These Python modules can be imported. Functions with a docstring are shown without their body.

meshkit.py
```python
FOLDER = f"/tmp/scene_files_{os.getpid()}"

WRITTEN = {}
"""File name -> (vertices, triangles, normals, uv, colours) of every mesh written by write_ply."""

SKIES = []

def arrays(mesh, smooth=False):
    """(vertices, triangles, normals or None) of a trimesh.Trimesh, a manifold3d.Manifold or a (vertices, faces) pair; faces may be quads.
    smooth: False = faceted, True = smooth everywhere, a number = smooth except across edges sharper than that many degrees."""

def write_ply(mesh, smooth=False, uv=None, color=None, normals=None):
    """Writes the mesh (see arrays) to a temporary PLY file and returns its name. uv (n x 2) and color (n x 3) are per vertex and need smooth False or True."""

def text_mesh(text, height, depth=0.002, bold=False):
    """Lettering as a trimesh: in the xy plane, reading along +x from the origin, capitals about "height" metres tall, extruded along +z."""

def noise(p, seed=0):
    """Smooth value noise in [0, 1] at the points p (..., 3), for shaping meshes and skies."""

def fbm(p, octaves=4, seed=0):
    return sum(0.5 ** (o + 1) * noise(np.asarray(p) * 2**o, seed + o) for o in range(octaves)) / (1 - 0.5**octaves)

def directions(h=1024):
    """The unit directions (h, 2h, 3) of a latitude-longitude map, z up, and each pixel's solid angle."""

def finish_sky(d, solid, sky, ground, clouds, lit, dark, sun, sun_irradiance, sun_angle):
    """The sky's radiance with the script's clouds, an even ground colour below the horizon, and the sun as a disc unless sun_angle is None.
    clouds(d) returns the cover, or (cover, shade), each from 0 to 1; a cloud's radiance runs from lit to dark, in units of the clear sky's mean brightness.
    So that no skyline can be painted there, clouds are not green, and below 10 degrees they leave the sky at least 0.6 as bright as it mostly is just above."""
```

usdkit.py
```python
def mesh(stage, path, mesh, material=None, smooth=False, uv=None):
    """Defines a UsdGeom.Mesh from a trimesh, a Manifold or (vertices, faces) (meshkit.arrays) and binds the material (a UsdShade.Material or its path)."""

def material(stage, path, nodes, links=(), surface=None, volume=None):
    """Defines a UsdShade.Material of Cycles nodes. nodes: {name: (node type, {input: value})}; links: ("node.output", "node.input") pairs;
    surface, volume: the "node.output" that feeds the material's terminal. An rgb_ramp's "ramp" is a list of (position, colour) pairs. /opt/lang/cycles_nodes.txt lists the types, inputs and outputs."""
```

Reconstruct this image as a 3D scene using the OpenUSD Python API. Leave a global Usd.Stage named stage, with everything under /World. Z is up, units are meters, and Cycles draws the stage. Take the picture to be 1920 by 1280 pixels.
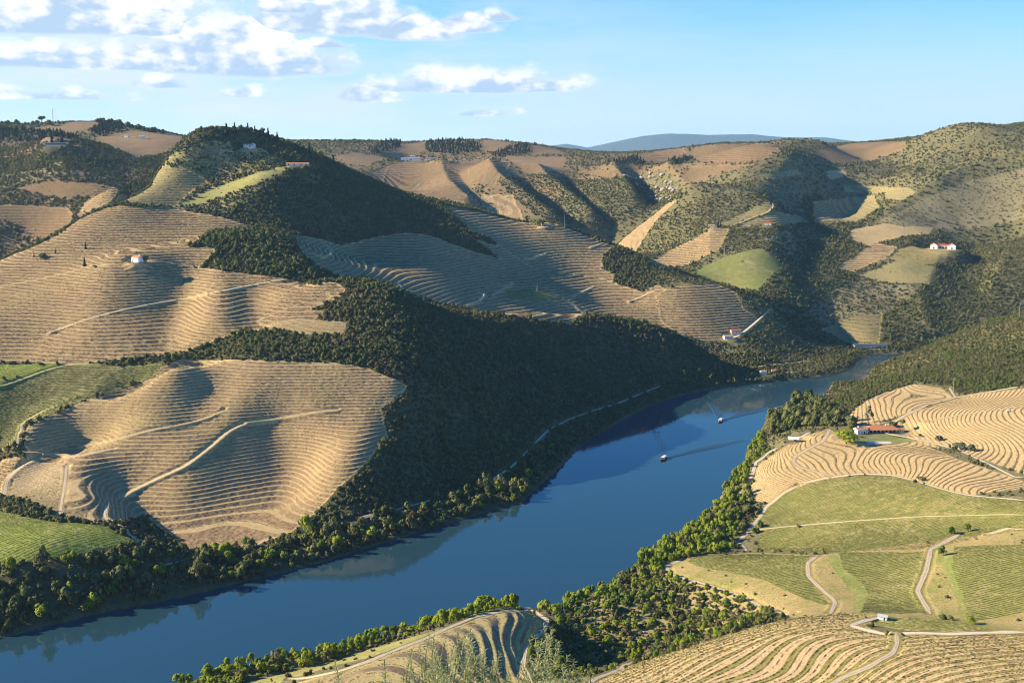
import math
import numpy as np
import trimesh
import shapely
from scipy.ndimage import map_coordinates, gaussian_filter
from scipy.interpolate import RBFInterpolator
from pxr import Usd, UsdGeom, UsdLux, UsdShade, Sdf, Gf, Vt
import usdkit
import meshkit

EXPOSURE = 1.25
SUNI = 1.25
SKYS = 0.084
SKY_AIR, SKY_AER, SKY_OZ = 1.3, 0.1, 3.0
SKY_SAT = 1.3
SKY_TINT = (0.33, 0.74, 1.10)
CL_LIT = (5.6, 5.6, 5.6)
CL_DARK = (2.6, 3.45, 4.55)
HORIZON = (3.6, 4.45, 4.95)
CLOUDS = [
    (-0.4103, 0.1119, 0.1400, 0.0446, 1.15),
    (-0.3187, 0.1089, 0.0450, 0.0272, 1.00),
    (-0.3631, 0.0792, 0.1650, 0.0228, 0.95),
    (-0.2497, 0.0812, 0.1000, 0.0421, 1.15),
    (-0.1684, 0.1000, 0.0350, 0.0129, 0.80),
    (-0.4311, 0.1287, 0.0750, 0.0297, 0.90),
    (-0.1587, 0.1158, 0.0800, 0.0356, 1.10),
    (-0.1974, 0.1297, 0.0450, 0.0208, 0.90),
    (-0.0898, 0.1099, 0.0550, 0.0218, 1.00),
    (-0.0450, 0.1158, 0.0375, 0.0208, 0.90),
    (-0.0120, 0.1248, 0.0200, 0.0129, 0.90),
    (-0.0350, 0.0634, 0.1050, 0.0198, 1.00),
    (0.0300, 0.0634, 0.0350, 0.0149, 0.85),
    (-0.3097, 0.0634, 0.0400, 0.0178, 0.80),
    (-0.2426, 0.0564, 0.0250, 0.0129, 0.70),
    (-0.1293, 0.0545, 0.0500, 0.0198, 0.65),
    (-0.0300, 0.0406, 0.0550, 0.0139, 0.70),
    (0.0649, 0.0386, 0.0200, 0.0079, 0.50),
    (-0.4061, 0.0515, 0.1300, 0.0168, 0.60),
    (-0.3544, 0.1426, 0.0250, 0.0099, 0.80)]
WAVE = 0.045
WATERC = (0.017, 0.050, 0.066)
HAZED = 2.0e-5
HAZEC = (0.42, 0.70, 1.0)
OLIVE_X = -0.58
OLIVE_TOP = 325.47

stage = Usd.Stage.CreateInMemory()
UsdGeom.SetStageUpAxis(stage, UsdGeom.Tokens.z)
UsdGeom.SetStageMetersPerUnit(stage, 1.0)
UsdGeom.Xform.Define(stage, '/World')
UsdGeom.Scope.Define(stage, '/World/Looks')
LK = '/World/Looks/'

# ---------------------------------------------------------------- camera
CAMZ = 330.0
cam = UsdGeom.Camera.Define(stage, '/World/camera')
cam.CreateHorizontalApertureAttr(36.0)
cam.CreateVerticalApertureAttr(24.0)
cam.CreateFocalLengthAttr(37.5)
cam.CreateClippingRangeAttr(Gf.Vec2f(0.5, 30000))
cam.CreateExposureAttr(EXPOSURE)
cam.AddTranslateOp().Set(Gf.Vec3d(0, 0, CAMZ))
cam.AddRotateXOp().Set(90 - math.degrees(math.atan(340 / 2000.0)))

# ---------------------------------------------------------------- sun and sky
SUN_EL = math.radians(25.0)
SUN_H = np.array([-1.0, 0.05]); SUN_H /= np.linalg.norm(SUN_H)
SUN_ROT = math.atan2(SUN_H[0], SUN_H[1])
SUN_DIR = np.array([SUN_H[0] * math.cos(SUN_EL), SUN_H[1] * math.cos(SUN_EL), math.sin(SUN_EL)])


def tag(prim, label=None, cat=None, group=None, kind=None):
    prim = prim.GetPrim() if hasattr(prim, 'GetPrim') else prim
    for k, v in (('label', label), ('category', cat), ('group', group), ('kind', kind)):
        if v:
            prim.SetCustomDataByKey(k, v)
    return prim


sun = UsdLux.DistantLight.Define(stage, '/World/sun')
sun.CreateIntensityAttr(SUNI)
sun.CreateAngleAttr(0.53)
sun.CreateNormalizeAttr(True)
sun.CreateColorAttr(Gf.Vec3f(1.0, 0.83, 0.60))
zax = Gf.Vec3d(*map(float, SUN_DIR))
rot = Gf.Rotation(Gf.Vec3d(0, 0, 1), zax)
sun.AddTransformOp().Set(Gf.Matrix4d().SetRotate(rot))


class Graph:
    """collects shader nodes and links for usdkit.material"""

    def __init__(s):
        s.n, s.l, s.k = {}, [], 0

    def add(s, kind, **inp):
        s.k += 1
        name = 'n%d' % s.k
        vals = {}
        for k, v in inp.items():
            if isinstance(v, str) and '.' in v and v.split('.')[0] in s.n:
                s.l.append((v, name + '.' + k))
            else:
                vals[k] = v
        s.n[name] = (kind, vals)
        return name

    def m(s, op, a, b=None, c=None, clamp=False):
        d = dict(math_type=op, value1=a)
        if b is not None:
            d['value2'] = b
        if c is not None:
            d['value3'] = c
        if clamp:
            d['use_clamp'] = True
        return s.add('math', **d) + '.value'

    def ramp(s, fac, stops):
        return s.add('rgb_ramp', fac=fac, ramp=stops) + '.color'

    def mix(s, fac, a, b, kind='mix'):
        return s.add('mix', mix_type=kind, fac=fac, color1=a, color2=b) + '.color'

    def noise(s, vec, scale, detail=4, rough=0.55, out='fac', **kw):
        return s.add('noise_texture', vector=vec, scale=scale, detail=detail, roughness=rough, **kw) + '.' + out

    def smooth(s, v, a, b, lo=0.0, hi=1.0):
        return s.add('map_range', range_type='smoothstep', value=v, from_min=a, from_max=b, to_min=lo, to_max=hi, clamp=True) + '.result'

    def make(s, name, surface=None, volume=None):
        return usdkit.material(stage, LK + name, s.n, s.l, surface=surface, volume=volume)


def sky_material():
    g = Graph()
    pos = g.add('texture_coordinate') + '.generated'
    sky = g.add('sky_texture', sky_type='single_scattering', sun_disc=False, sun_elevation=SUN_EL, sun_rotation=SUN_ROT,
                altitude=300.0, air_density=SKY_AIR, aerosol_density=SKY_AER, ozone_density=SKY_OZ) + '.color'
    sky = g.add('hsv', hue=0.5, saturation=SKY_SAT, value=1.0, fac=1.0, color=sky) + '.color'
    sky = g.mix(1.0, sky, SKY_TINT, 'multiply')
    sep = g.add('separate_xyz', vector=pos)
    x, y, z = sep + '.x', sep + '.y', sep + '.z'
    u = g.m('arctan2', x, y)
    v = g.m('arcsine', z)
    uv = g.add('combine_xyz', x=u, y=g.m('multiply', v, 1.7), z=0.0) + '.vector'
    n1 = g.noise(uv, 19.0, 6, 0.53)
    sh = g.add('mapping', mapping_type='point', vector=uv, location=(0.010, -0.008, 0.0)) + '.vector'
    n2 = g.noise(sh, 19.0, 6, 0.53)
    nl = g.noise(uv, 7.0, 3, 0.5)
    # cumulus banks: azimuth, elevation of the flat base, half width, height, strength (radians)
    banks = CLOUDS
    best, rel = None, None
    for (cu, cv, hw, hh, st) in banks:
        X = g.m('divide', g.m('subtract', u, cu), hw)
        V = g.m('divide', g.m('subtract', v, cv), hh)
        Vd = g.m('maximum', g.m('multiply', V, 0.95), g.m('multiply', V, -4.5))
        d = g.m('sqrt', g.m('add', g.m('multiply', X, X), g.m('multiply', Vd, Vd)))
        mm = g.m('subtract', st, d)
        if best is None:
            best, rel = mm, V
        else:
            up = g.m('greater_than', mm, best)
            rel = g.add('mix_float', fac=up, a=rel, b=V) + '.result'
            best = g.m('maximum', best, mm)
    ragged = g.smooth(rel, -0.25, 0.4, 0.7, 2.3)
    dens = g.m('add', best, g.m('multiply', g.m('subtract', n1, 0.5), ragged))
    dens = g.m('add', dens, g.m('multiply_add', nl, 0.7, -0.35))
    cover = g.smooth(dens, -0.12, 0.38)
    lit = g.m('add', g.m('multiply_add', rel, 0.85, 0.02), g.m('multiply', g.m('subtract', n1, n2), 5.0))
    lit = g.m('add', lit, g.m('multiply', g.m('subtract', n1, 0.5), 1.0))
    lit = g.smooth(lit, -0.25, 0.8)
    edge = g.smooth(dens, 0.45, 0.0, 0.0, 0.55)
    lit = g.m('maximum', lit, edge)
    # thin veil low in the sky and scattered shreds elsewhere
    veil = g.noise(g.add('mapping', mapping_type='point', vector=uv, scale=(5.0, 16.0, 1.0), location=(3.1, 0.4, 0.0)) + '.vector', 1.0, 6, 0.6)
    left = g.smooth(u, 0.25, -0.35)
    low = g.m('multiply', g.smooth(v, 0.30, 0.03), g.m('multiply_add', left, 0.85, 0.12))
    veil = g.m('multiply', g.smooth(veil, 0.34, 0.64), g.m('multiply', low, 1.0, clamp=True))
    col = g.mix(g.m('multiply', g.smooth(v, 0.19, 0.0), 0.95), sky, tuple(HORIZON))
    col = g.mix(veil, col, (4.2, 4.6, 5.0))
    ccol = g.mix(lit, tuple(CL_DARK), tuple(CL_LIT))
    col = g.mix(cover, col, ccol)
    bg = g.add('background_shader', color=col, strength=SKYS)
    return g.make('sky', surface=bg + '.background')


sky = UsdLux.DomeLight.Define(stage, '/World/sky')
UsdShade.MaterialBindingAPI.Apply(sky.GetPrim()).Bind(sky_material())
tag(sky, 'blue sky with white cumulus clouds at the upper left', None, None, 'structure')

# ---------------------------------------------------------------- survey of the valley, metres, river surface at z = 0
CTRL=[[-760.0,560.0,1.0],[-520.0,650.0,1.0],[-359.0,702.6,1.0],[-301.1,747.5,1.0],[-267.1,765.0,1.0],[-202.2,811.2,1.0],[-162.9,842.1,1.0],[-113.3,889.7,1.0],[-67.7,932.4,1.0],[-17.9,980.7,1.0],[6.8,1000.0,1.0],[24.5,1048.1,1.0],[52.4,1124.9,1.0],[76.2,1201.4,1.0],[128.0,1310.2,1.0],[177.8,1404.3,1.0],[237.0,1480.3,1.0],[297.2,1530.5,1.0],[361.9,1564.6,1.0],[422.5,1592.1,1.0],[502.1,1633.1,1.0],[538.3,1671.8,1.0],[587.6,1769.4,1.0],[631.8,1809.5,1.0],[695.4,1825.0,1.0],[760.0,1900.0,1.0],[1100.0,2000.0,1.0],[-640.0,420.0,1.0],[-380.0,555.0,1.0],[-210.2,634.0,1.0],[-187.3,654.2,1.0],[-167.9,664.0,1.0],[-133.3,678.8,1.0],[-110.3,695.1,1.0],[-75.7,712.1,1.0],[-50.3,722.7,1.0],[-13.8,742.8,1.0],[30.6,750.4,1.0],[55.1,772.0,1.0],[66.1,782.3,1.0],[89.9,812.3,1.0],[116.4,866.6,1.0],[149.5,909.9,1.0],[177.9,957.4,1.0],[207.2,1013.3,1.0],[225.7,1066.3,1.0],[258.1,1139.5,1.0],[273.0,1196.8,1.0],[305.2,1275.4,1.0],[341.6,1344.1,1.0],[330.0,1330.0,1.0],[420.0,1440.0,1.0],[520.0,1560.0,1.0],[640.0,1690.0,1.0],[900.0,1780.0,1.0],[1100.0,1830.0,1.0],[0.0,0.0,328.0],[-120.0,0.0,318.0],[150.0,0.0,326.0],[0.0,-150.0,335.0],[0.0,10.0,317.0],[0.0,100.0,262.0],[0.0,250.0,176.0],[0.0,400.0,92.0],[150.0,400.0,98.0],[-150.0,380.0,80.0],[300.0,400.0,105.0],[-350.0,350.0,60.0],[-350.0,0.0,250.0],[400.0,100.0,280.0],[250.0,250.0,190.0],[0.0,470.0,68.0],[120.0,470.0,72.0],[-120.0,480.0,55.0],[700.0,300.0,180.0],[-700.0,250.0,60.0],[-700.0,0.0,150.0],[700.0,0.0,300.0],[8.8,668.0,35.9],[0.0,660.0,39.8],[-9.3,650.0,42.7],[-23.4,630.0,47.6],[-38.0,606.0,51.6],[-50.1,588.0,53.8],[-63.9,573.0,54.4],[-77.5,558.0,55.2],[-93.0,543.0,56.7],[-17.6,548.0,49.2],[-40.0,533.0,56.9],[-24.7,580.0,51.0],[-9.7,610.0,45.2],[-3.0,568.0,45.4],[6.2,582.0,41.8],[16.1,630.0,35.2],[22.3,656.0,33.0],[9.0,562.0,40.4],[-123.2,640.0,9.4],[-88.8,640.0,18.5],[-55.7,655.0,26.1],[-32.5,680.0,26.0],[-178.9,655.0,-2.6],[-11.0,690.0,28.1],[37.9,715.0,8.3],[32.0,668.0,10.6],[33.4,625.0,16.9],[68.9,680.0,4.8],[94.5,745.0,11.6],[73.5,730.0,9.8],[128.9,715.0,12.4],[161.0,690.0,23.5],[106.5,690.0,7.9],[44.2,590.0,30.4],[43.4,540.0,50.8],[88.5,572.0,51.6],[140.3,600.0,53.3],[176.2,615.0,54.4],[214.2,612.0,57.4],[81.2,522.0,60.1],[127.0,540.0,62.6],[148.2,512.0,66.2],[184.4,540.0,68.7],[194.4,490.0,77.5],[225.4,535.0,72.7],[280.1,560.0,68.6],[241.9,480.0,82.6],[222.4,565.0,66.2],[225.8,608.0,56.5],[250.6,590.0,61.9],[272.0,575.0,64.8],[128.1,812.0,9.1],[144.7,745.0,21.5],[160.6,705.0,29.8],[170.9,672.0,35.2],[178.9,640.0,44.2],[146.8,822.0,12.9],[182.1,752.0,29.5],[222.1,762.0,36.0],[211.2,665.0,42.0],[211.3,700.0,38.6],[247.4,735.0,40.4],[217.0,640.0,49.3],[258.6,690.0,42.8],[299.1,735.0,48.5],[262.8,636.0,51.0],[287.0,672.0,54.0],[311.2,705.0,56.1],[307.7,655.0,57.3],[351.3,705.0,63.9],[312.7,622.0,60.7],[286.2,606.0,57.4],[213.8,905.0,9.7],[207.3,850.0,9.1],[235.0,800.0,28.0],[277.9,830.0,30.3],[323.7,838.0,38.9],[367.4,790.0,51.3],[391.3,790.0,61.2],[237.3,955.0,11.2],[269.4,960.0,22.6],[301.8,970.0,32.4],[340.1,965.0,38.1],[363.1,885.0,51.3],[401.1,820.0,61.6],[319.6,890.0,37.7],[363.2,830.0,52.9],[233.9,990.0,18.3],[247.7,1040.0,22.1],[274.5,1085.0,26.2],[314.3,1130.0,31.6],[349.0,1140.0,36.2],[287.7,1030.0,30.6],[347.0,1050.0,36.0],[389.8,1020.0,44.4],[408.8,940.0,51.7],[424.5,870.0,58.4],[404.9,1140.0,33.8],[422.0,1115.0,36.8],[435.8,1070.0,40.7],[446.5,1030.0,45.4],[438.6,900.0,56.3],[494.3,1020.0,55.3],[475.1,1100.0,51.2],[544.7,1130.0,61.5],[452.0,1190.0,41.0],[399.3,1215.0,31.7],[396.2,1235.0,30.0],[455.9,1310.0,35.9],[524.4,1360.0,41.7],[550.6,1330.0,41.8],[547.9,1290.0,40.4],[582.5,1280.0,49.3],[629.2,1290.0,55.9],[391.2,1390.0,17.9],[450.5,1470.0,17.7],[547.3,1580.0,18.9],[617.0,1640.0,27.5],[657.5,1640.0,44.4],[689.1,1620.0,69.6],[727.9,1600.0,90.8],[761.8,1580.0,105.1],[339.3,1270.0,14.8],[313.6,1300.0,14.2],[390.3,1290.0,23.5],[469.1,1390.0,25.2],[611.8,1430.0,50.0],[669.7,1400.0,63.1],[682.2,1510.0,65.5],[1000.0,1500.0,150.0],[1000.0,1300.0,140.0],[1000.0,1000.0,130.0],[900.0,800.0,120.0],[900.0,600.0,120.0],[1000.0,1700.0,60.0],[-382.2,757.0,31.7],[-347.7,770.0,35.1],[-293.6,803.0,33.5],[-425.4,850.0,41.7],[-371.8,838.0,38.9],[-343.9,868.0,35.6],[-450.4,965.0,34.0],[-427.7,990.0,41.2],[-489.6,985.0,38.4],[-373.1,735.0,15.8],[-325.3,762.0,19.2],[-271.6,842.0,12.1],[-241.3,852.0,8.4],[-193.2,890.0,8.7],[-179.1,928.0,12.7],[-159.5,960.0,27.7],[-135.0,1005.0,43.2],[-123.2,1040.0,54.3],[-108.7,1090.0,91.0],[-298.7,940.0,16.2],[-257.9,975.0,30.9],[-312.1,990.0,47.5],[-367.8,1005.0,59.3],[-414.1,990.0,52.8],[-459.7,990.0,58.1],[-213.8,1010.0,47.2],[-270.1,1030.0,68.9],[-330.7,1058.0,84.2],[-168.7,1060.0,72.5],[-225.3,1075.0,97.1],[-271.1,1110.0,119.5],[-348.7,1115.0,122.0],[-175.1,1110.0,117.2],[-373.3,1092.0,104.8],[-416.7,1072.0,93.3],[-458.9,1040.0,80.1],[-473.8,1010.0,71.3],[-525.3,1060.0,36.0],[-524.4,1085.0,55.0],[-490.7,1115.0,79.7],[-440.3,1135.0,93.0],[-380.4,1150.0,110.8],[-549.4,1120.0,88.5],[-527.6,1150.0,98.8],[-574.0,1175.0,106.0],[-494.2,1170.0,106.9],[-429.3,1155.0,106.2],[-430.0,1020.0,40.0],[-395.0,1100.0,64.0],[-350.0,1125.0,84.0],[-372.9,1165.0,118.7],[-310.9,1180.0,135.5],[-292.4,1205.0,149.9],[-616.3,1270.0,140.1],[-520.0,1270.0,140.1],[-432.6,1300.0,155.5],[-486.9,1385.0,200.1],[-369.1,1310.0,169.5],[-283.7,1345.0,180.2],[-372.4,1375.0,188.6],[-241.7,1335.0,171.2],[-661.7,1370.0,163.5],[-604.0,1400.0,184.6],[-692.9,1440.0,187.7],[-674.6,1500.0,208.1],[-661.3,1560.0,222.6],[-652.8,1620.0,242.6],[-625.6,1680.0,258.5],[-519.5,1660.0,255.2],[-456.7,1640.0,245.6],[-377.0,1610.0,228.8],[-470.4,1520.0,217.8],[-381.3,1500.0,230.5],[-320.6,1530.0,219.4],[-277.8,1440.0,191.3],[-583.7,1540.0,224.0],[-251.2,1245.0,159.8],[-196.5,1215.0,148.4],[-260.0,1165.0,131.9],[-184.0,1170.0,131.1],[-223.7,1310.0,186.0],[-202.7,1300.0,175.3],[-174.0,1330.0,166.4],[-113.0,1400.0,133.6],[-44.3,1460.0,110.2],[-7.6,1500.0,104.2],[31.1,1540.0,101.4],[113.2,1600.0,89.2],[196.8,1620.0,72.9],[265.4,1635.0,50.4],[315.0,1630.0,26.0],[360.2,1605.0,2.3],[-116.2,1140.0,100.8],[-68.9,1230.0,95.5],[-89.3,1085.0,55.0],[27.9,1370.0,61.7],[-35.4,1150.0,62.8],[145.2,1500.0,36.3],[25.3,1230.0,31.2],[-107.8,990.0,26.3],[-230.0,1440.0,168.0],[-90.0,1500.0,112.0],[0.0,1590.0,88.0],[100.0,1680.0,62.0],[200.0,1700.0,50.0],[-311.6,1560.0,211.0],[-278.2,1740.0,191.2],[-188.5,1800.0,206.1],[-201.0,1540.0,162.3],[-88.7,1600.0,123.4],[33.9,1680.0,94.3],[76.5,1680.0,74.6],[-54.1,1800.0,152.1],[72.4,1800.0,115.8],[-135.5,1690.0,163.0],[0.0,1740.0,114.2],[143.7,1780.0,82.1],[195.7,1760.0,66.9],[-585.7,1740.0,287.5],[-387.5,1620.0,226.5],[-393.4,1730.0,300.5],[-369.0,1690.0,263.9],[-490.5,1960.0,383.1],[-530.9,1930.0,369.3],[-570.1,1900.0,353.0],[-596.1,1830.0,316.6],[-459.8,1900.0,353.0],[-507.0,1800.0,303.7],[-464.1,1770.0,291.1],[-369.6,1850.0,321.0],[-387.7,1970.0,351.0],[-335.2,2000.0,329.0],[-257.2,2000.0,289.0],[-156.5,1970.0,245.1],[-95.6,1920.0,216.9],[-65.7,1880.0,193.1],[-314.9,1760.0,243.8],[-236.7,1830.0,231.3],[-291.5,1900.0,283.6],[-500.0,2150.0,290.0],[-300.0,2300.0,230.0],[-150.0,2200.0,215.0],[-760.0,1650.0,150.0],[-680.0,1800.0,150.0],[-600.0,1950.0,170.0],[-900.0,1500.0,130.0],[-911.9,1900.0,170.8],[-914.5,2000.0,232.0],[-894.7,2100.0,268.5],[-779.4,1990.0,261.9],[-714.2,1950.0,282.4],[-1067.4,2250.0,297.1],[-953.8,2250.0,330.0],[-993.9,2350.0,361.9],[-842.9,2250.0,330.0],[-764.8,2120.0,299.0],[-1157.5,2450.0,353.8],[-874.2,2500.0,342.1],[-835.8,2700.0,379.7],[-1008.2,2700.0,382.3],[-1318.5,2800.0,411.2],[-1257.7,2850.0,418.2],[-1142.1,2950.0,431.2],[-1027.0,2950.0,421.3],[-927.0,2950.0,398.5],[-932.0,1950.0,215.1],[-1300.0,2000.0,330.0],[-1200.0,1500.0,260.0],[-900.0,1200.0,170.0],[-700.0,1000.0,100.0],[-600.0,850.0,50.0],[-1000.0,1000.0,160.0],[-1500.0,2600.0,420.0],[-1500.0,3400.0,400.0],[-900.0,3300.0,380.0],[-600.0,3200.0,330.0],[-300.0,3000.0,230.0],[-300.0,2650.0,210.0],[71.4,2050.0,212.3],[30.8,2060.0,208.7],[-117.4,2150.0,240.6],[-10.6,2130.0,215.1],[143.1,2050.0,186.9],[220.0,2000.0,160.4],[273.8,1950.0,132.4],[97.6,1950.0,156.9],[133.5,1900.0,123.1],[37.7,1880.0,144.2],[223.4,1850.0,105.2],[316.2,1850.0,114.5],[264.4,1810.0,96.3],[391.1,1850.0,98.6],[304.2,1770.0,65.4],[363.6,1750.0,41.5],[250.5,1770.0,65.4],[457.3,1850.0,75.1],[414.6,1780.0,45.7],[488.9,1860.0,51.9],[580.9,1880.0,24.9],[635.5,1840.0,1.1],[454.8,1720.0,11.0],[519.4,1730.0,0.2],[377.8,1690.0,25.3],[365.6,1650.0,6.9],[317.4,1640.0,8.8],[475.7,1700.0,7.7],[0.0,2350.0,150.0],[150.0,2400.0,120.0],[250.0,2300.0,110.0],[300.0,2150.0,95.0],[400.0,2050.0,80.0],[161.5,2400.0,168.4],[268.1,2450.0,197.8],[381.3,2520.0,233.9],[258.7,2250.0,141.5],[301.7,2150.0,117.5],[424.0,2300.0,183.1],[434.9,2310.0,189.4],[571.6,2400.0,236.1],[520.5,2380.0,213.4],[476.6,2600.0,253.8],[409.3,2580.0,241.7],[467.1,2120.0,131.1],[384.4,1960.0,96.8],[339.4,2050.0,115.0],[453.6,1960.0,91.8],[539.4,2110.0,121.5],[538.6,2250.0,175.1],[591.4,2720.0,290.2],[742.7,2900.0,344.1],[641.0,2480.0,208.5],[626.9,2330.0,181.2],[655.4,2220.0,132.9],[566.6,2090.0,102.4],[597.4,1970.0,35.5],[613.5,1890.0,8.7],[648.2,1850.0,1.2],[779.1,2090.0,60.1],[949.0,2350.0,137.8],[921.8,2500.0,170.3],[772.4,2420.0,163.4],[723.7,2260.0,129.3],[748.3,2160.0,94.8],[793.9,2200.0,112.6],[1024.1,2170.0,93.7],[1161.6,2480.0,171.6],[1062.2,2540.0,180.4],[1298.5,2800.0,316.4],[1037.9,2650.0,239.3],[892.1,2600.0,196.2],[832.7,2750.0,215.6],[874.9,2900.0,273.4],[928.0,3200.0,382.7],[1009.1,3200.0,337.8],[1136.8,3400.0,379.4],[1237.1,3400.0,379.4],[1095.2,3000.0,315.4],[1278.6,3100.0,400.5],[1353.9,3100.0,411.0],[1453.1,3100.0,408.0],[769.3,1920.0,3.6],[899.7,2000.0,31.0],[967.3,2830.0,247.1],[638.3,1910.0,24.9],[835.7,2100.0,58.8],[1300.0,3200.0,430.0],[1500.0,2600.0,380.0],[1400.0,2000.0,200.0],[1300.0,1900.0,120.0],[1500.0,3800.0,420.0],[1000.0,4000.0,380.0],[1700.0,4500.0,400.0],[700.0,3700.0,370.0],[-520.2,3300.0,342.8],[-460.3,3600.0,378.9],[-373.6,3800.0,388.9],[-115.0,3900.0,399.9],[76.7,3900.0,386.7],[187.1,3800.0,355.8],[-327.8,3500.0,330.0],[-398.1,3100.0,292.3],[-301.7,2900.0,245.0],[-155.4,2850.0,232.5],[-171.2,3150.0,284.0],[55.7,2800.0,192.8],[-29.7,3000.0,271.5],[65.1,3300.0,314.0],[188.3,2700.0,157.6],[198.0,2850.0,218.5],[306.2,2800.0,192.8],[260.4,3100.0,284.7],[361.7,3050.0,285.4],[408.8,2950.0,258.0],[458.1,2800.0,234.2],[408.1,3600.0,330.0],[649.5,4000.0,372.7],[888.2,4200.0,387.0],[1033.3,4200.0,374.8],[657.1,3600.0,312.5],[486.6,3400.0,305.2],[-800.0,4500.0,330.0],[0.0,4500.0,318.0],[250.0,4300.0,330.0],[700.0,4600.0,345.0],[150.0,2600.0,135.0],[350.0,2650.0,140.0]]
RIVER=[[-760,560],[-520,650],[-359.0,702.6],[-301.1,747.5],[-267.1,765.0],[-202.2,811.2],[-162.9,842.1],[-113.3,889.7],[-67.7,932.4],[-17.9,980.7],[6.8,1000.0],[24.5,1048.1],[52.4,1124.9],[76.2,1201.4],[128.0,1310.2],[177.8,1404.3],[237.0,1480.3],[297.2,1530.5],[361.9,1564.6],[422.5,1592.1],[502.1,1633.1],[538.3,1671.8],[587.6,1769.4],[631.8,1809.5],[695.4,1825.0],[760,1900],[1100,2000],[1100,1830],[900,1780],[640,1690],[520,1560],[420,1440],[330,1330],[341.6,1344.1],[305.2,1275.4],[273.0,1196.8],[258.1,1139.5],[225.7,1066.3],[207.2,1013.3],[177.9,957.4],[149.5,909.9],[116.4,866.6],[89.9,812.3],[66.1,782.3],[55.1,772.0],[30.6,750.4],[-13.8,742.8],[-50.3,722.7],[-75.7,712.1],[-110.3,695.1],[-133.3,678.8],[-167.9,664.0],[-187.3,654.2],[-210.2,634.0],[-380,555],[-640,420]]
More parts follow.
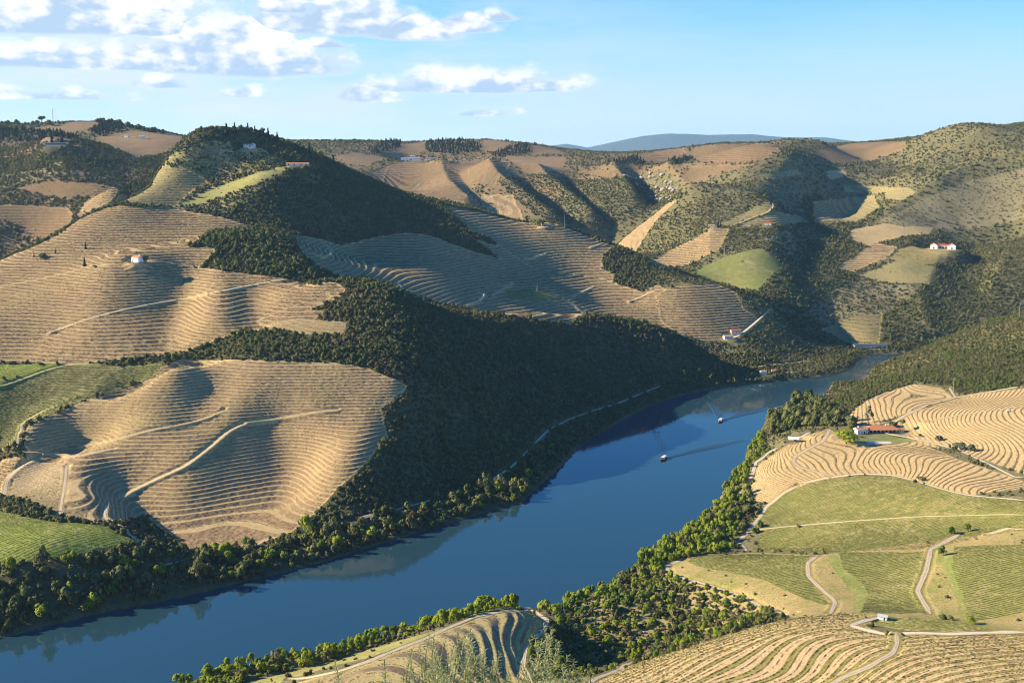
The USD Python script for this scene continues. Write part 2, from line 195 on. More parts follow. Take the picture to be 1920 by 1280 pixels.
RIBS=[[9.0,32.0,[[-316.0,1037.0],[-297.0,953.0]]],[-11.0,32.0,[[-237.0,1042.0],[-215.0,1003.0],[-206.0,965.0]]],[6.0,40.0,[[-177.0,1046.0],[-166.0,1002.0],[-174.0,958.0]]],[8.0,30.0,[[-418.0,969.0],[-373.0,897.0]]],[-10.0,28.0,[[-360.0,950.0],[-296.0,857.0]]],[7.0,35.0,[[-376.0,1065.0],[-359.0,1027.0]]],[-8.0,26.0,[[-306.0,1070.0],[-315.0,1034.0]]],[10.0,45.0,[[-519.0,1380.0],[-486.0,1214.0]]],[-12.0,32.0,[[-422.0,1380.0],[-388.0,1198.0]]],[7.0,30.0,[[-381.0,1356.0],[-348.0,1219.0]]],[-9.0,26.0,[[-315.0,1295.0],[-294.0,1212.0]]],[12.0,45.0,[[-174.0,1333.0],[-115.0,1196.0],[-106.0,1121.0],[-109.0,1085.0],[-125.0,1034.0],[-157.0,962.0]]],[14.0,60.0,[[-129.0,1275.0],[-50.0,1412.0],[70.0,1540.0],[154.0,1597.0],[203.0,1601.0],[237.0,1613.0]]],[-12.0,45.0,[[-110.0,1073.0],[-91.0,1041.0],[-83.0,1004.0]]],[34.0,75.0,[[-216.0,3237.0],[-168.0,2943.0],[-147.0,2859.0],[-114.0,2792.0]]],[-26.0,60.0,[[-154.0,3112.0],[-99.0,2844.0],[-52.0,2774.0]]],[50.0,85.0,[[-69.0,3095.0],[-46.0,2994.0],[-25.0,2937.0],[96.0,2748.0]]],[-48.0,70.0,[[37.0,2978.0],[100.0,2873.0],[170.0,2709.0],[168.0,2403.0]]],[46.0,75.0,[[76.0,3073.0],[207.0,2781.0]]],[-46.0,70.0,[[157.0,3022.0],[201.0,2878.0],[251.0,2769.0],[228.0,2407.0]]],[44.0,75.0,[[294.0,3130.0],[298.0,3045.0],[326.0,2859.0]]],[-46.0,52.0,[[358.0,3086.0],[376.0,2864.0]]],[25.0,60.0,[[440.0,3071.0],[460.0,2839.0],[414.0,2534.0]]],[25.0,90.0,[[-989.0,2337.0],[-888.0,2164.0]]],[-25.0,90.0,[[-797.0,2212.0],[-743.0,2086.0]]],[12.0,90.0,[[736.0,2871.0],[697.0,2802.0],[594.0,2585.0],[542.0,2438.0],[529.0,2421.0]]],[-10.0,80.0,[[893.0,3020.0],[690.0,2533.0],[644.0,2397.0]]],[38.0,110.0,[[1298.0,2800.0],[1223.0,2776.0],[1142.0,2734.0],[1098.0,2704.0],[1049.0,2659.0],[934.0,2595.0],[891.0,2556.0]]],[-18.0,60.0,[[648.0,2321.0],[576.0,2127.0]]],[10.0,50.0,[[419.0,2273.0],[403.0,2175.0]]],[10.0,60.0,[[941.0,2330.0],[843.0,2151.0]]],[-14.0,60.0,[[1022.0,2295.0],[933.0,2133.0]]],[-26.0,80.0,[[1111.0,3047.0],[955.0,2880.0],[877.0,2776.0],[849.0,2732.0],[800.0,2616.0]]],[-18.0,70.0,[[1171.0,2488.0],[1110.0,2473.0],[1061.0,2443.0],[929.0,2220.0]]],[12.0,50.0,[[1087.0,2338.0],[965.0,2133.0]]],[22.0,90.0,[[1335.0,3054.0],[1267.0,3016.0],[1174.0,2977.0],[1043.0,2849.0]]],[14.0,60.0,[[1004.0,2946.0],[1015.0,2889.0],[1015.0,2769.0]]],[10.0,45.0,[[572.0,2295.0],[519.0,2163.0]]],[-10.0,45.0,[[619.0,2047.0],[602.0,1918.0]]],[12.0,50.0,[[802.0,2095.0],[776.0,1965.0]]]]
ZONES=[
["slope","sorange",0,"brown and scrubby plateau on the far side of the valley",[[-560.7,3250.9],[-546.2,3260.3],[-522.4,3423.6],[-477.6,3597.0],[-453.1,3840.8],[-395.7,3833.5],[-382.1,3886.3],[-358.7,3847.4],[-340.2,3859.9],[-302.1,3875.4],[-144.5,3883.8],[-124.9,3889.9],[-105.6,3906.8],[-85.6,3897.7],[-65.7,3896.5],[-26.2,3907.4],[-6.4,3880.6],[13.4,3890.5],[33.3,3909.2],[53.0,3892.7],[72.7,3888.5],[92.5,3893.0],[112.7,3905.6],[132.0,3888.9],[172.5,3909.4],[192.6,3914.0],[211.7,3910.6],[230.4,3900.8],[251.1,3924.0],[268.5,3895.1],[307.3,3901.2],[344.4,3885.4],[430.8,3803.6],[454.6,3847.4],[497.9,3889.9],[513.1,3860.8],[574.1,3889.1],[585.3,3836.9],[655.9,3809.6],[692.1,3803.5],[705.4,3775.2],[725.9,3785.3],[742.1,3773.3],[760.0,3770.3],[779.4,3774.7],[800.7,3787.4],[814.6,3760.2],[836.3,3769.6],[861.7,3794.8],[725.0,3121.0],[752.4,3168.3],[757.3,3120.1],[770.3,3106.6],[785.7,3103.2],[714.8,2898.6],[667.4,2819.6],[619.6,2790.2],[590.5,2781.9],[565.1,2790.9],[529.2,2818.2],[487.7,2817.2],[425.1,2526.8],[412.2,2523.6],[454.9,2856.0],[431.8,3015.8],[406.9,3052.1],[382.8,3099.5],[368.4,3106.9],[352.7,3103.3],[308.0,2966.9],[293.3,2966.0],[265.6,2984.4],[210.1,3034.3],[196.5,3056.1],[182.1,3068.8],[167.2,3075.6],[136.7,3072.6],[135.3,2715.7],[107.8,2706.7],[94.3,2707.3],[67.6,2718.2],[-13.8,2776.0],[-55.5,2793.9],[-69.4,2795.6],[-96.1,2764.7],[-122.9,2750.5],[-164.6,2764.2],[-240.0,2806.9],[-272.6,2840.1],[-291.0,2874.7],[-322.9,3032.8],[-337.3,3039.3],[-393.0,3047.0],[-423.0,3057.3],[-439.7,3069.7],[-474.9,3103.9]]],
["field","orange",5,"orange brown terraced slope below the long white farm on the far plateau",[[-412.1,3090.4],[-387.5,3165.6],[-363.6,3261.5],[-356.2,3360.6],[-310.8,3442.0],[-293.7,3452.3],[-275.8,3454.8],[-240.2,3220.8],[-221.5,3194.4],[-203.8,3178.7],[-188.4,3202.7],[-173.8,3245.9],[-167.4,3468.5],[-94.8,3495.9],[-66.1,3074.6],[-48.9,3082.5],[-35.5,3457.7],[3.4,3427.3],[-8.1,3068.6],[-29.2,2958.9],[-50.0,2887.2],[-84.3,2919.8],[-102.0,2944.2],[-109.6,2912.9],[-121.3,2780.1],[-221.6,2793.9],[-254.5,2821.4],[-289.7,2866.8],[-322.9,3032.8],[-351.1,3040.3]]],
["field","orange",0,"round orange field above the long white farm, between two pine woods",[[-400.6,3505.5],[-377.8,3645.3],[-369.0,3752.0],[-304.4,3870.3],[-291.7,3635.4],[-341.1,3551.3],[-361.5,3539.6]]],
["field","orange",0,"orange field right of the biggest pine wood on the plateau",[[-105.6,3906.8],[-83.4,3894.1],[-61.6,3890.2],[-18.0,3895.8],[3.8,3906.5],[-27.1,3676.5],[-97.2,3657.6]]],
["field","orange",0,"orange field at the right end of the plateau skyline",[[68.2,3852.4],[110.0,3853.7],[152.0,3861.3],[171.1,3819.7],[188.8,3758.8],[128.6,3678.3],[71.5,3630.2]]],
["field","orange",0,"brown field on the front edge of the plateau",[[-21.1,3561.4],[70.1,3575.0],[125.6,3595.5],[182.1,3623.8],[141.6,3117.6],[123.5,3094.3],[87.6,3031.2],[37.5,3037.6],[20.4,3059.8],[3.1,3108.6]]],
["field","orange",0,"brown field on the left end of the plateau",[[-537.7,3257.2],[-524.4,3292.0],[-502.8,3403.9],[-454.6,3418.4],[-404.2,3418.2],[-407.1,3302.8],[-422.1,3168.5],[-486.6,3182.9]]],
["field","orange",5,"small brown terraces at the plateau corner above the rocks",[[192.7,3121.4],[209.1,3120.3],[240.9,3105.4],[285.6,3056.2],[301.5,3054.3],[272.6,2980.1],[225.3,3073.4]]],
["field","tan",6,"pale terraces under the plateau at the valley head",[[-169.1,2768.1],[-126.4,2770.2],[-117.5,2751.2],[-109.3,2751.3],[-122.9,2750.5],[-136.7,2754.3]]],
["field","orange",6,"far round orange hill of vines below the blue mountain",[[593.7,3709.2],[650.2,3776.0],[699.6,3743.0],[735.6,3739.7],[776.2,3758.7],[800.7,3787.4],[814.2,3763.8],[829.4,3748.8],[702.6,3106.4],[706.7,3057.9],[716.3,3034.8],[729.3,3026.6],[763.0,3042.0],[717.3,2915.3],[657.7,2838.8],[617.7,2847.5],[593.9,2867.8],[571.7,2898.0],[520.2,3014.0],[520.2,3127.6]]],
["field","orange",5,"flat orange field left of the far round orange hill",[[431.7,3729.4],[525.2,3844.9],[554.0,3907.0],[565.8,3848.1],[604.0,3836.2],[597.3,3733.0],[548.7,3691.1],[523.1,3659.5],[478.3,3626.8],[431.5,3572.0]]],
["field","orange",5,"orange hollow below the far round orange hill",[[493.8,2987.4],[532.9,2938.9],[608.2,2801.2],[594.4,2801.1],[569.1,2811.7],[520.7,2848.5],[471.6,2846.2],[454.8,2922.0]]],
["field","orange",0,"orange field on the skyline saddle at the right",[[839.1,3043.5],[928.5,3145.5],[1011.5,3371.2],[1045.9,3430.2],[1127.8,3640.6],[1171.0,3721.3],[1183.4,3703.1],[1225.4,3776.6],[1228.7,3730.5],[1237.4,3701.5],[1287.6,3588.2],[1151.0,3160.5],[1110.7,3176.5],[1079.8,3175.9],[1061.4,3167.0],[1033.6,3129.0],[987.8,3082.3],[949.0,3055.2],[896.1,3028.9]]],
["field","tan",4,"pale terraces between two shaded spurs of the far valley",[[-85.0,2857.9],[0.0,2836.1],[20.6,2766.7],[29.2,2709.5],[33.7,2705.9],[4.1,2722.5],[-76.2,2792.1]]],
["field","orange",0,"orange vineyard on the left skyline ridge",[[-1236.1,2784.2],[-1189.6,2881.2],[-1179.7,2930.6],[-1170.6,2945.8],[-1149.5,2930.2],[-1144.0,2955.0],[-1127.3,2955.4],[-1102.5,2934.2],[-1082.7,2925.4],[-1085.3,2850.3],[-1111.2,2726.9],[-1179.4,2753.3]]],
["field","orange",0,"brown vineyard hollow left of the wooded summit",[[-1037.3,2707.3],[-998.7,2787.0],[-986.9,2832.5],[-962.8,2847.4],[-944.2,2879.6],[-940.6,2914.3],[-944.4,2973.4],[-928.4,2970.9],[-927.3,3016.7],[-908.8,3006.2],[-858.1,2844.1],[-824.1,2689.8],[-824.9,2537.7],[-830.5,2512.6],[-808.8,2407.1],[-802.3,2349.5],[-810.2,2298.9],[-864.6,2310.7],[-916.1,2358.8]]],
["slope","sbrown",0,"brown terraced slope with scattered scrub at the far left",[[-1103.8,2221.8],[-1071.5,2225.7],[-968.5,2173.8],[-892.3,2151.1],[-873.6,2157.9],[-859.1,2175.9],[-806.3,2304.0],[-784.9,2341.5],[-772.9,2412.2],[-574.7,1821.7],[-563.8,1815.5],[-581.6,1813.5],[-596.4,1830.6],[-739.5,2234.9],[-745.9,2187.3],[-760.7,2135.5],[-759.1,2109.1],[-709.8,1951.8],[-714.1,1924.5],[-725.9,1911.9],[-626.4,1628.7],[-637.7,1597.1],[-665.5,1551.0],[-675.7,1502.4],[-685.3,1505.8],[-872.6,1895.1],[-909.2,1886.9],[-937.9,1863.5]]],
["slope","sbrown",0,"brown slope under the left skyline",[[-1258.7,2548.7],[-1226.1,2650.5],[-1198.9,2713.7],[-1153.7,2700.6],[-987.4,2338.1],[-975.1,2335.8],[-965.4,2339.8],[-957.4,2348.3],[-953.2,2366.4],[-1065.8,2678.3],[-1036.4,2669.9],[-957.7,2561.9],[-877.6,2378.0],[-814.7,2328.8],[-838.2,2267.3],[-893.6,2239.6],[-923.3,2232.1],[-979.2,2257.9],[-1093.1,2327.4],[-1121.0,2335.7],[-1155.4,2332.3]]],
["slope","sgrass",0,"patchy grass shelf on the front of the wooded summit hill",[[-590.9,1708.6],[-587.0,1746.5],[-601.4,1817.2],[-596.4,1830.6],[-576.7,1836.7],[-565.2,1833.1],[-546.2,1838.0],[-457.5,1898.0],[-428.8,1893.4],[-387.2,1870.3],[-373.0,1820.5],[-386.2,1731.3],[-396.6,1708.7],[-442.6,1649.1],[-503.5,1661.7],[-557.3,1650.7],[-591.7,1656.2],[-734.6,2070.5],[-739.4,2098.5],[-730.5,2099.1]]],
["field","orange",0,"red brown field on the shaded hillside at the far left",[[-1010.9,2150.7],[-952.4,2139.7],[-867.4,2112.7],[-802.3,2105.8],[-729.5,1936.8],[-740.3,1939.8],[-789.2,2041.2],[-840.7,2042.5],[-1000.5,2127.4]]],
["field","orange",5,"old stone terraces below the shaded hill at the left edge",[[-1016.6,2038.5],[-963.7,2038.5],[-907.8,2031.9],[-859.6,2013.0],[-818.9,1986.6],[-786.6,1920.6],[-656.3,1608.1],[-789.3,1909.7],[-836.7,1905.1],[-893.7,1950.4],[-940.1,1963.1],[-991.6,1985.1]]],
["field","tan",4,"tan strip field beside the wooded gully",[[-777.3,1931.4],[-777.2,1944.7],[-807.9,2064.4],[-789.1,2097.9],[-753.7,2098.9],[-759.0,2092.1],[-711.1,1938.8],[-718.9,1918.7],[-739.0,1913.8],[-761.6,1915.3]]],
["field","grassy",3.6,"grassy terraces on the shoulder below the wooded summit",[[-710.6,1922.2],[-706.8,1955.6],[-702.1,1962.9],[-598.4,1691.2],[-584.5,1734.1],[-603.9,1816.7],[-582.0,1830.8],[-561.1,1822.2],[-507.1,1838.8],[-483.1,1831.2],[-503.7,1784.4],[-521.4,1667.0],[-584.2,1653.3],[-604.8,1660.6]]],
["grass","grass",0,"green and straw meadow strip on the summit shoulder",[[-518.1,1669.7],[-497.8,1708.5],[-485.7,1752.0],[-473.6,1772.5],[-416.0,1792.3],[-394.7,1817.6],[-379.4,1807.7],[-390.9,1744.0],[-402.4,1721.7],[-416.4,1711.8],[-462.0,1694.0],[-490.4,1674.3]]],
["field","orange",0,"small orange field under the summit wood",[[-532.4,1825.6],[-521.6,1843.8],[-498.8,1857.5],[-497.0,1841.4],[-517.6,1826.5]]],
["field","tan",3.0,"pale sunlit terraced vineyard above the white house",[[-739.4,1467.0],[-737.6,1477.8],[-725.5,1469.1],[-703.8,1499.4],[-687.9,1496.8],[-675.7,1502.5],[-668.9,1540.5],[-660.7,1558.6],[-654.5,1607.6],[-637.3,1619.3],[-624.0,1644.0],[-580.6,1639.3],[-519.5,1660.4],[-377.7,1619.8],[-410.8,1585.4],[-439.4,1574.0],[-430.1,1466.5],[-436.0,1439.0],[-415.1,1438.2],[-396.5,1432.6],[-400.7,1414.2],[-410.7,1395.5],[-422.5,1398.9],[-436.8,1398.5],[-456.8,1393.0],[-484.2,1371.0],[-490.0,1367.9],[-503.6,1365.2],[-518.6,1366.4],[-527.0,1369.3],[-545.9,1380.0],[-556.9,1388.7],[-576.7,1385.2],[-599.0,1387.8],[-641.1,1385.4],[-668.2,1380.0],[-692.4,1370.3],[-689.4,1361.3],[-714.1,1361.5],[-724.9,1364.9],[-732.8,1370.2],[-731.8,1379.3],[-727.6,1389.9],[-720.6,1399.0],[-710.2,1406.5]]],
["field","tan",3.8,"long terraced vineyard valley side behind the dark wooded ridge",[[-334.8,1617.9],[-308.4,1666.2],[-291.8,1719.3],[-271.2,1752.0],[-247.6,1771.9],[-145.9,1828.7],[-73.4,1834.9],[-19.6,1856.3],[-51.9,1872.8],[-82.9,1873.8],[-28.7,1895.7],[-25.3,1904.2],[31.6,1877.0],[37.7,1879.1],[91.5,1819.7],[148.3,1781.7],[132.9,1764.4],[134.5,1761.8],[168.5,1759.6],[159.0,1748.5],[156.7,1730.6],[126.8,1731.6],[109.4,1579.1],[77.2,1526.3],[37.8,1496.8],[-0.0,1477.4],[-14.9,1477.3],[-25.6,1614.5],[-63.8,1580.7],[-124.8,1548.2],[-146.3,1529.3],[-169.6,1533.3],[-192.2,1530.1],[-211.6,1505.3],[-233.1,1450.8],[-267.7,1451.4],[-296.4,1482.2]]],
["meadow","green",0,"small green meadow among the valley terraces",[[-13.1,1738.0],[26.8,1777.6],[85.1,1779.2],[-4.3,1699.9]]],
["field","tan",4.2,"terraced vineyard on the knoll with a ruined hut",[[-130.3,2018.4],[-81.4,2049.1],[-51.7,2080.7],[-20.8,2093.1],[0.0,2085.6],[31.1,2085.2],[51.2,2052.9],[61.5,2058.9],[71.6,2054.3],[81.9,2056.7],[92.0,2050.4],[112.7,2057.1],[132.7,2048.1],[143.5,2055.2],[162.8,2038.0],[181.0,2032.9],[196.8,2019.7],[167.2,1965.1],[161.4,1927.2],[170.7,1923.2],[184.4,1912.7],[181.1,1893.3],[177.1,1886.9],[157.4,1901.8],[126.1,1894.9],[94.1,1873.2],[37.6,1874.4],[-42.8,1912.8],[-76.2,1912.8],[-102.2,1956.2]]],
["field","tan",4,"terraced vineyard below the knoll",[[37.6,1874.4],[107.8,1902.6],[127.9,1905.5],[157.6,1901.9],[214.3,1858.3],[226.4,1843.9],[251.6,1860.5],[270.5,1837.8],[247.9,1822.5],[247.5,1818.8],[251.3,1814.1],[259.3,1768.8],[252.4,1766.0],[270.0,1740.9],[240.3,1731.6],[222.4,1757.3],[134.7,1761.6],[83.0,1804.1]]],
["field","tan",3.6,"round terraced vineyard knob with a farmhouse at its foot",[[247.7,1822.3],[288.1,1849.0],[327.0,1858.8],[360.6,1888.2],[376.0,1869.2],[393.1,1859.7],[398.8,1816.9],[429.1,1806.4],[370.3,1738.5],[323.2,1722.3],[272.8,1737.5],[250.3,1768.9]]],
["field","tan",4,"triangular tan terraced field on the far spur",[[242.6,2444.2],[257.2,2461.7],[269.8,2459.8],[284.8,2487.6],[296.9,2488.9],[307.9,2480.9],[333.8,2497.4],[348.2,2515.4],[360.8,2520.0],[369.9,2499.4],[380.3,2489.1],[342.0,2456.8],[273.9,2361.3],[252.9,2398.8],[243.0,2426.7]]],
["field","tan",4,"tan terraced field below the lone pale hut",[[252.5,1977.2],[291.9,2207.0],[327.8,2245.9],[350.5,2260.1],[413.8,2269.6],[425.2,2275.7],[461.9,2272.2],[424.0,2175.2],[339.7,2151.5],[328.1,2157.8],[290.4,1986.3],[275.4,1961.8]]],
["meadow","green",0,"bright green meadow on the spur below the lone hut",[[348.0,2101.7],[361.4,2119.6],[385.0,2134.0],[418.7,2144.7],[462.3,2149.9],[497.3,2163.2],[542.9,2124.1],[489.5,2058.3],[467.3,2019.1],[426.4,2069.4],[407.7,2080.8]]],
["field","grassy",3.5,"grassy terrace strip running up from the lone hut",[[441.9,2305.3],[509.9,2372.2],[559.2,2395.1],[574.3,2412.2],[578.7,2377.8],[510.7,2333.4],[468.7,2284.4]]],
["field","grassy",4,"grassy terraces in the hollow behind the lone hut",[[475.2,2271.1],[511.6,2326.5],[604.8,2386.2],[623.8,2413.2],[659.3,2502.0],[675.5,2515.6],[684.0,2499.6],[688.3,2469.1],[625.1,2369.1],[563.1,2308.2]]],
["field","grassy",5,"green terraced bowl high on the right hillside",[[762.1,2718.7],[788.8,2760.4],[831.1,2802.0],[887.0,2839.7],[919.1,2852.2],[933.2,2852.2],[949.0,2815.8],[893.4,2600.0],[806.8,2513.2],[765.2,2512.1],[734.2,2500.0],[701.2,2480.1]]],
["field","tan",0,"tan field on the shelf behind the white barn",[[767.0,2442.9],[811.2,2467.3],[852.3,2480.7],[865.8,2484.3],[915.9,2482.7],[986.9,2502.1],[953.6,2445.3],[876.3,2406.2],[774.8,2331.9],[754.5,2369.5]]],
["field","tan",3,"tan field left of the white barn",[[665.7,2184.2],[801.5,2360.5],[839.5,2326.7],[787.4,2247.1],[728.8,2203.3],[697.8,2173.6]]],
["field","grassy",0,"straw field below the white barn",[[705.1,2161.3],[803.6,2228.8],[837.1,2221.5],[884.5,2219.7],[839.5,2136.2],[802.7,2132.7],[756.5,2135.5]]],
["grass","straw",0,"dry grass slope around the white barn",[[793.0,2247.0],[847.8,2323.7],[922.4,2367.6],[944.4,2362.8],[984.5,2372.8],[914.9,2255.0],[883.3,2231.6],[840.2,2205.8],[803.6,2228.8]]],
["field","grassy",4,"grassy olive terraces above the railway bridge",[[550.3,1880.9],[575.0,1931.7],[611.7,1986.5],[649.9,2010.8],[706.6,2029.0],[708.5,2015.9],[653.1,1870.8],[608.3,1868.7],[591.1,1849.1]]],
["slope","sgrass",0,"bushy straw slope above the hollow between the near vineyards",[[30.8,727.4],[39.3,742.1],[68.1,757.1],[101.2,788.8],[118.2,801.9],[122.3,784.3],[128.5,770.1],[144.2,742.4],[163.7,701.4],[173.0,664.4],[174.6,644.9],[173.6,629.4],[158.2,620.6],[151.4,619.5],[139.0,622.6],[126.7,643.2],[125.9,657.1],[121.6,672.1],[112.9,684.2],[106.3,688.7],[79.9,682.2],[58.5,686.9],[40.8,697.7],[35.7,708.9]]],
["slope","sdry",0,"sparse dry slope under the ridge at the right edge",[[858.4,2500.0],[978.6,2596.1],[1052.6,2624.1],[1152.8,2676.9],[1200.1,2692.8],[1244.1,2700.6],[1284.7,2700.9],[1333.4,2690.5],[1249.8,2503.1],[1207.5,2521.1],[1158.2,2525.6],[1064.5,2513.8],[1021.7,2500.5],[968.3,2492.4],[898.5,2471.2]]],
["slope","sdry",0,"dry rocky scrub slope above the river bend",[[529.6,1942.6],[565.1,2011.1],[606.4,2065.9],[631.0,2090.2],[710.3,2142.8],[769.0,2124.7],[823.8,2128.3],[714.8,2022.9],[648.7,2006.5],[613.6,1989.8],[582.7,1952.4],[560.7,1910.6]]],
["slope","sdry",0,"dry scrub knob between the meadow and the hollow",[[483.7,2202.2],[505.7,2202.4],[519.6,2215.7],[565.4,2268.5],[601.2,2320.4],[603.5,2235.5],[583.7,2201.9]]],
["slope","sgrass",0,"rough grass below the summit wood",[[-596.4,1830.6],[-572.7,1814.5],[-563.5,1814.3],[-539.4,1825.4],[-488.4,1834.8],[-456.8,1814.2],[-479.1,1794.7],[-491.8,1774.9],[-519.7,1791.7],[-566.7,1799.8]]],
["slope","sdry",0,"dry slope at the left edge",[[-1112.1,2239.4],[-1092.0,2246.1],[-1067.3,2243.7],[-973.3,2190.2],[-911.2,2200.7],[-906.9,2133.3],[-966.4,2122.3],[-1021.4,2119.4],[-1049.0,2107.1]]],
["grass","green",0,"green lawn in front of the villa",[[353.9,1075.4],[366.6,1105.0],[396.5,1132.8],[408.8,1134.5],[424.8,1130.6],[439.7,1109.2],[437.3,1091.1],[422.9,1090.1],[408.5,1085.5],[381.8,1072.9]]],
["field","grassy",4,"narrow green terraces on the shoulder below the right skyline",[[612.4,2694.2],[645.8,2723.5],[739.6,2826.8],[762.5,2832.2],[721.0,2786.7],[656.5,2702.3],[619.3,2664.9]]],
["field","tan",0,"small yellow clearing high in the wooded hollow",[[858.2,2955.9],[879.4,2975.5],[917.7,2998.9],[920.7,2957.5],[880.1,2934.8],[857.7,2915.7]]],
["field","grassy",4,"thin green terraces above the terraced bowl",[[893.4,2912.5],[923.0,2914.6],[950.5,2910.0],[963.4,2905.3],[974.0,2894.0],[988.9,2736.4],[967.3,2711.5],[963.1,2776.8],[949.4,2864.2],[936.9,2873.9],[921.7,2875.6],[888.9,2871.0]]],
["field","grassy",4,"green patch right of the terraced bowl",[[973.9,2809.5],[992.1,2708.1],[980.6,2621.4],[941.2,2599.5],[937.6,2625.6],[943.0,2716.7]]],
["field","tan",3.0,"large terraced vineyard hillside below the white house",[[-692.9,1370.1],[-668.2,1380.0],[-641.1,1385.4],[-599.0,1387.8],[-576.7,1385.2],[-556.7,1388.7],[-545.9,1380.0],[-527.0,1369.3],[-518.6,1366.4],[-503.6,1365.2],[-490.0,1367.9],[-484.2,1371.0],[-456.9,1393.0],[-436.9,1398.5],[-422.5,1398.9],[-406.6,1394.1],[-397.7,1388.5],[-378.0,1369.4],[-369.5,1364.4],[-341.8,1362.4],[-306.2,1355.3],[-264.6,1350.1],[-247.4,1295.2],[-238.9,1286.1],[-226.6,1292.8],[-213.4,1290.7],[-207.4,1285.7],[-200.5,1275.6],[-200.7,1268.9],[-206.1,1258.8],[-232.4,1236.9],[-214.8,1260.5],[-221.8,1271.3],[-251.5,1247.0],[-291.1,1225.5],[-295.7,1220.1],[-280.7,1210.0],[-288.4,1191.8],[-305.4,1202.2],[-312.4,1186.0],[-323.5,1181.8],[-358.4,1176.3],[-380.0,1168.1],[-479.7,1163.8],[-504.3,1164.9],[-569.9,1174.5],[-599.7,1172.7]]],
["field","tan",4,"narrow terraced strip beside the wooded crest",[[-296.1,1220.3],[-291.1,1225.5],[-257.5,1245.4],[-222.9,1273.1],[-214.6,1260.6],[-236.4,1233.3],[-214.3,1229.4],[-228.4,1211.5],[-245.3,1213.6],[-263.2,1210.9],[-267.7,1211.9],[-278.8,1208.4],[-267.1,1191.1],[-277.9,1188.6],[-288.2,1191.4],[-280.7,1210.2]]],
["field","tan",0,"small ploughed field enclosed by the scrub wood",[[-282.1,1212.6],[-263.2,1210.9],[-245.3,1213.6],[-214.0,1209.4],[-189.4,1208.3],[-186.9,1182.5],[-229.2,1175.1],[-268.7,1192.7]]],
["field","green",2.0,"dark green terraced vineyard in the shaded gully",[[-575.9,1121.7],[-556.0,1131.1],[-522.4,1151.6],[-491.2,1162.6],[-429.3,1155.0],[-410.0,1155.5],[-389.8,1153.3],[-377.2,1154.6],[-380.8,1148.2],[-389.4,1139.5],[-411.7,1135.5],[-421.8,1130.8],[-430.5,1122.9],[-437.5,1110.6],[-439.0,1099.9],[-435.9,1078.0],[-437.6,1068.4],[-455.1,1056.8],[-472.5,1031.9],[-476.9,1029.1],[-505.4,1078.1],[-477.4,1013.7],[-475.1,1000.1],[-487.6,1000.1],[-495.5,1005.1],[-531.8,1056.5],[-546.1,1052.3]]],
["field","rowsleft",0,"small green row vineyard at the left edge of the gully",[[-598.0,1169.2],[-568.1,1171.6],[-502.6,1164.3],[-526.1,1149.2],[-561.3,1130.1],[-577.1,1124.2]]],
["field","tan",2.6,"big terraced vineyard spur with a diagonal track across it",[[-477.1,1019.5],[-469.6,1026.9],[-461.6,1046.2],[-436.8,1066.6],[-434.1,1073.5],[-438.1,1097.6],[-437.3,1110.2],[-430.5,1122.6],[-421.6,1130.2],[-411.4,1134.6],[-389.0,1137.8],[-385.8,1147.5],[-379.8,1149.7],[-363.7,1162.9],[-345.2,1162.4],[-331.4,1157.0],[-323.8,1151.7],[-305.6,1129.4],[-298.0,1123.1],[-284.7,1117.4],[-260.4,1112.6],[-175.2,1110.4],[-152.3,1107.7],[-128.9,1098.2],[-112.1,1097.7],[-110.5,1091.4],[-133.6,1064.7],[-123.4,1032.3],[-140.4,975.1],[-150.2,955.1],[-184.4,910.2],[-193.5,891.6],[-218.7,869.7],[-242.5,856.4],[-275.0,852.4],[-292.3,879.2],[-327.8,916.4],[-331.1,911.0],[-333.0,900.8],[-328.8,828.0],[-349.2,836.1],[-369.8,838.6],[-373.1,846.7],[-380.7,845.0],[-384.6,855.8],[-379.4,854.4],[-417.0,961.7],[-440.7,980.5],[-454.8,981.6],[-451.4,988.2],[-469.5,985.5],[-462.9,990.5],[-469.6,995.2]]],
["field","tan",2.5,"curved little terraces at the left edge above the green field",[[-525.6,1010.9],[-493.6,991.2],[-479.8,985.3],[-468.6,984.6],[-449.8,989.2],[-461.2,973.6],[-462.5,968.4],[-463.8,955.9],[-462.0,937.4],[-493.6,944.6]]],
["field","brown",0,"square brown vineyard plot with fine rows",[[-470.5,975.2],[-462.0,981.9],[-440.7,980.6],[-417.0,961.8],[-378.8,852.7],[-396.8,864.7],[-411.7,878.6],[-455.8,931.5],[-464.3,929.8],[-466.9,938.0],[-462.1,938.0],[-462.5,950.1]]],
["field","rowsleft",0,"bright green row vineyard above the left riverbank",[[-469.8,897.3],[-438.3,863.9],[-416.4,847.7],[-367.6,828.1],[-348.7,824.3],[-340.1,824.1],[-332.4,826.4],[-310.8,808.0],[-296.5,808.6],[-301.9,800.1],[-308.4,794.9],[-347.4,768.8],[-368.7,760.6],[-399.0,754.5]]],
["field","gold",0.85,"golden vineyard block below the scrub ridge",[[394.6,1229.8],[438.9,1298.8],[458.2,1316.9],[480.7,1343.0],[527.0,1365.1],[531.8,1355.2],[549.1,1334.9],[548.2,1312.8],[543.9,1283.5],[498.9,1248.6],[476.1,1222.0],[456.7,1203.0],[416.5,1174.6],[391.6,1171.6]]],
["field","gold",0.95,"large golden terraced vineyard behind the villa",[[399.0,1154.3],[415.5,1169.1],[489.7,1224.8],[543.3,1279.0],[557.3,1281.5],[581.9,1278.7],[647.9,1262.3],[458.8,880.3],[454.9,881.2],[452.8,886.0],[444.9,968.6],[442.3,1032.7],[434.7,1065.5],[433.6,1035.4],[425.9,1068.5],[425.1,1084.8],[420.9,1086.0],[420.0,1088.7],[427.6,1090.9],[422.5,1108.4],[429.0,1142.4],[411.8,1151.5]]],
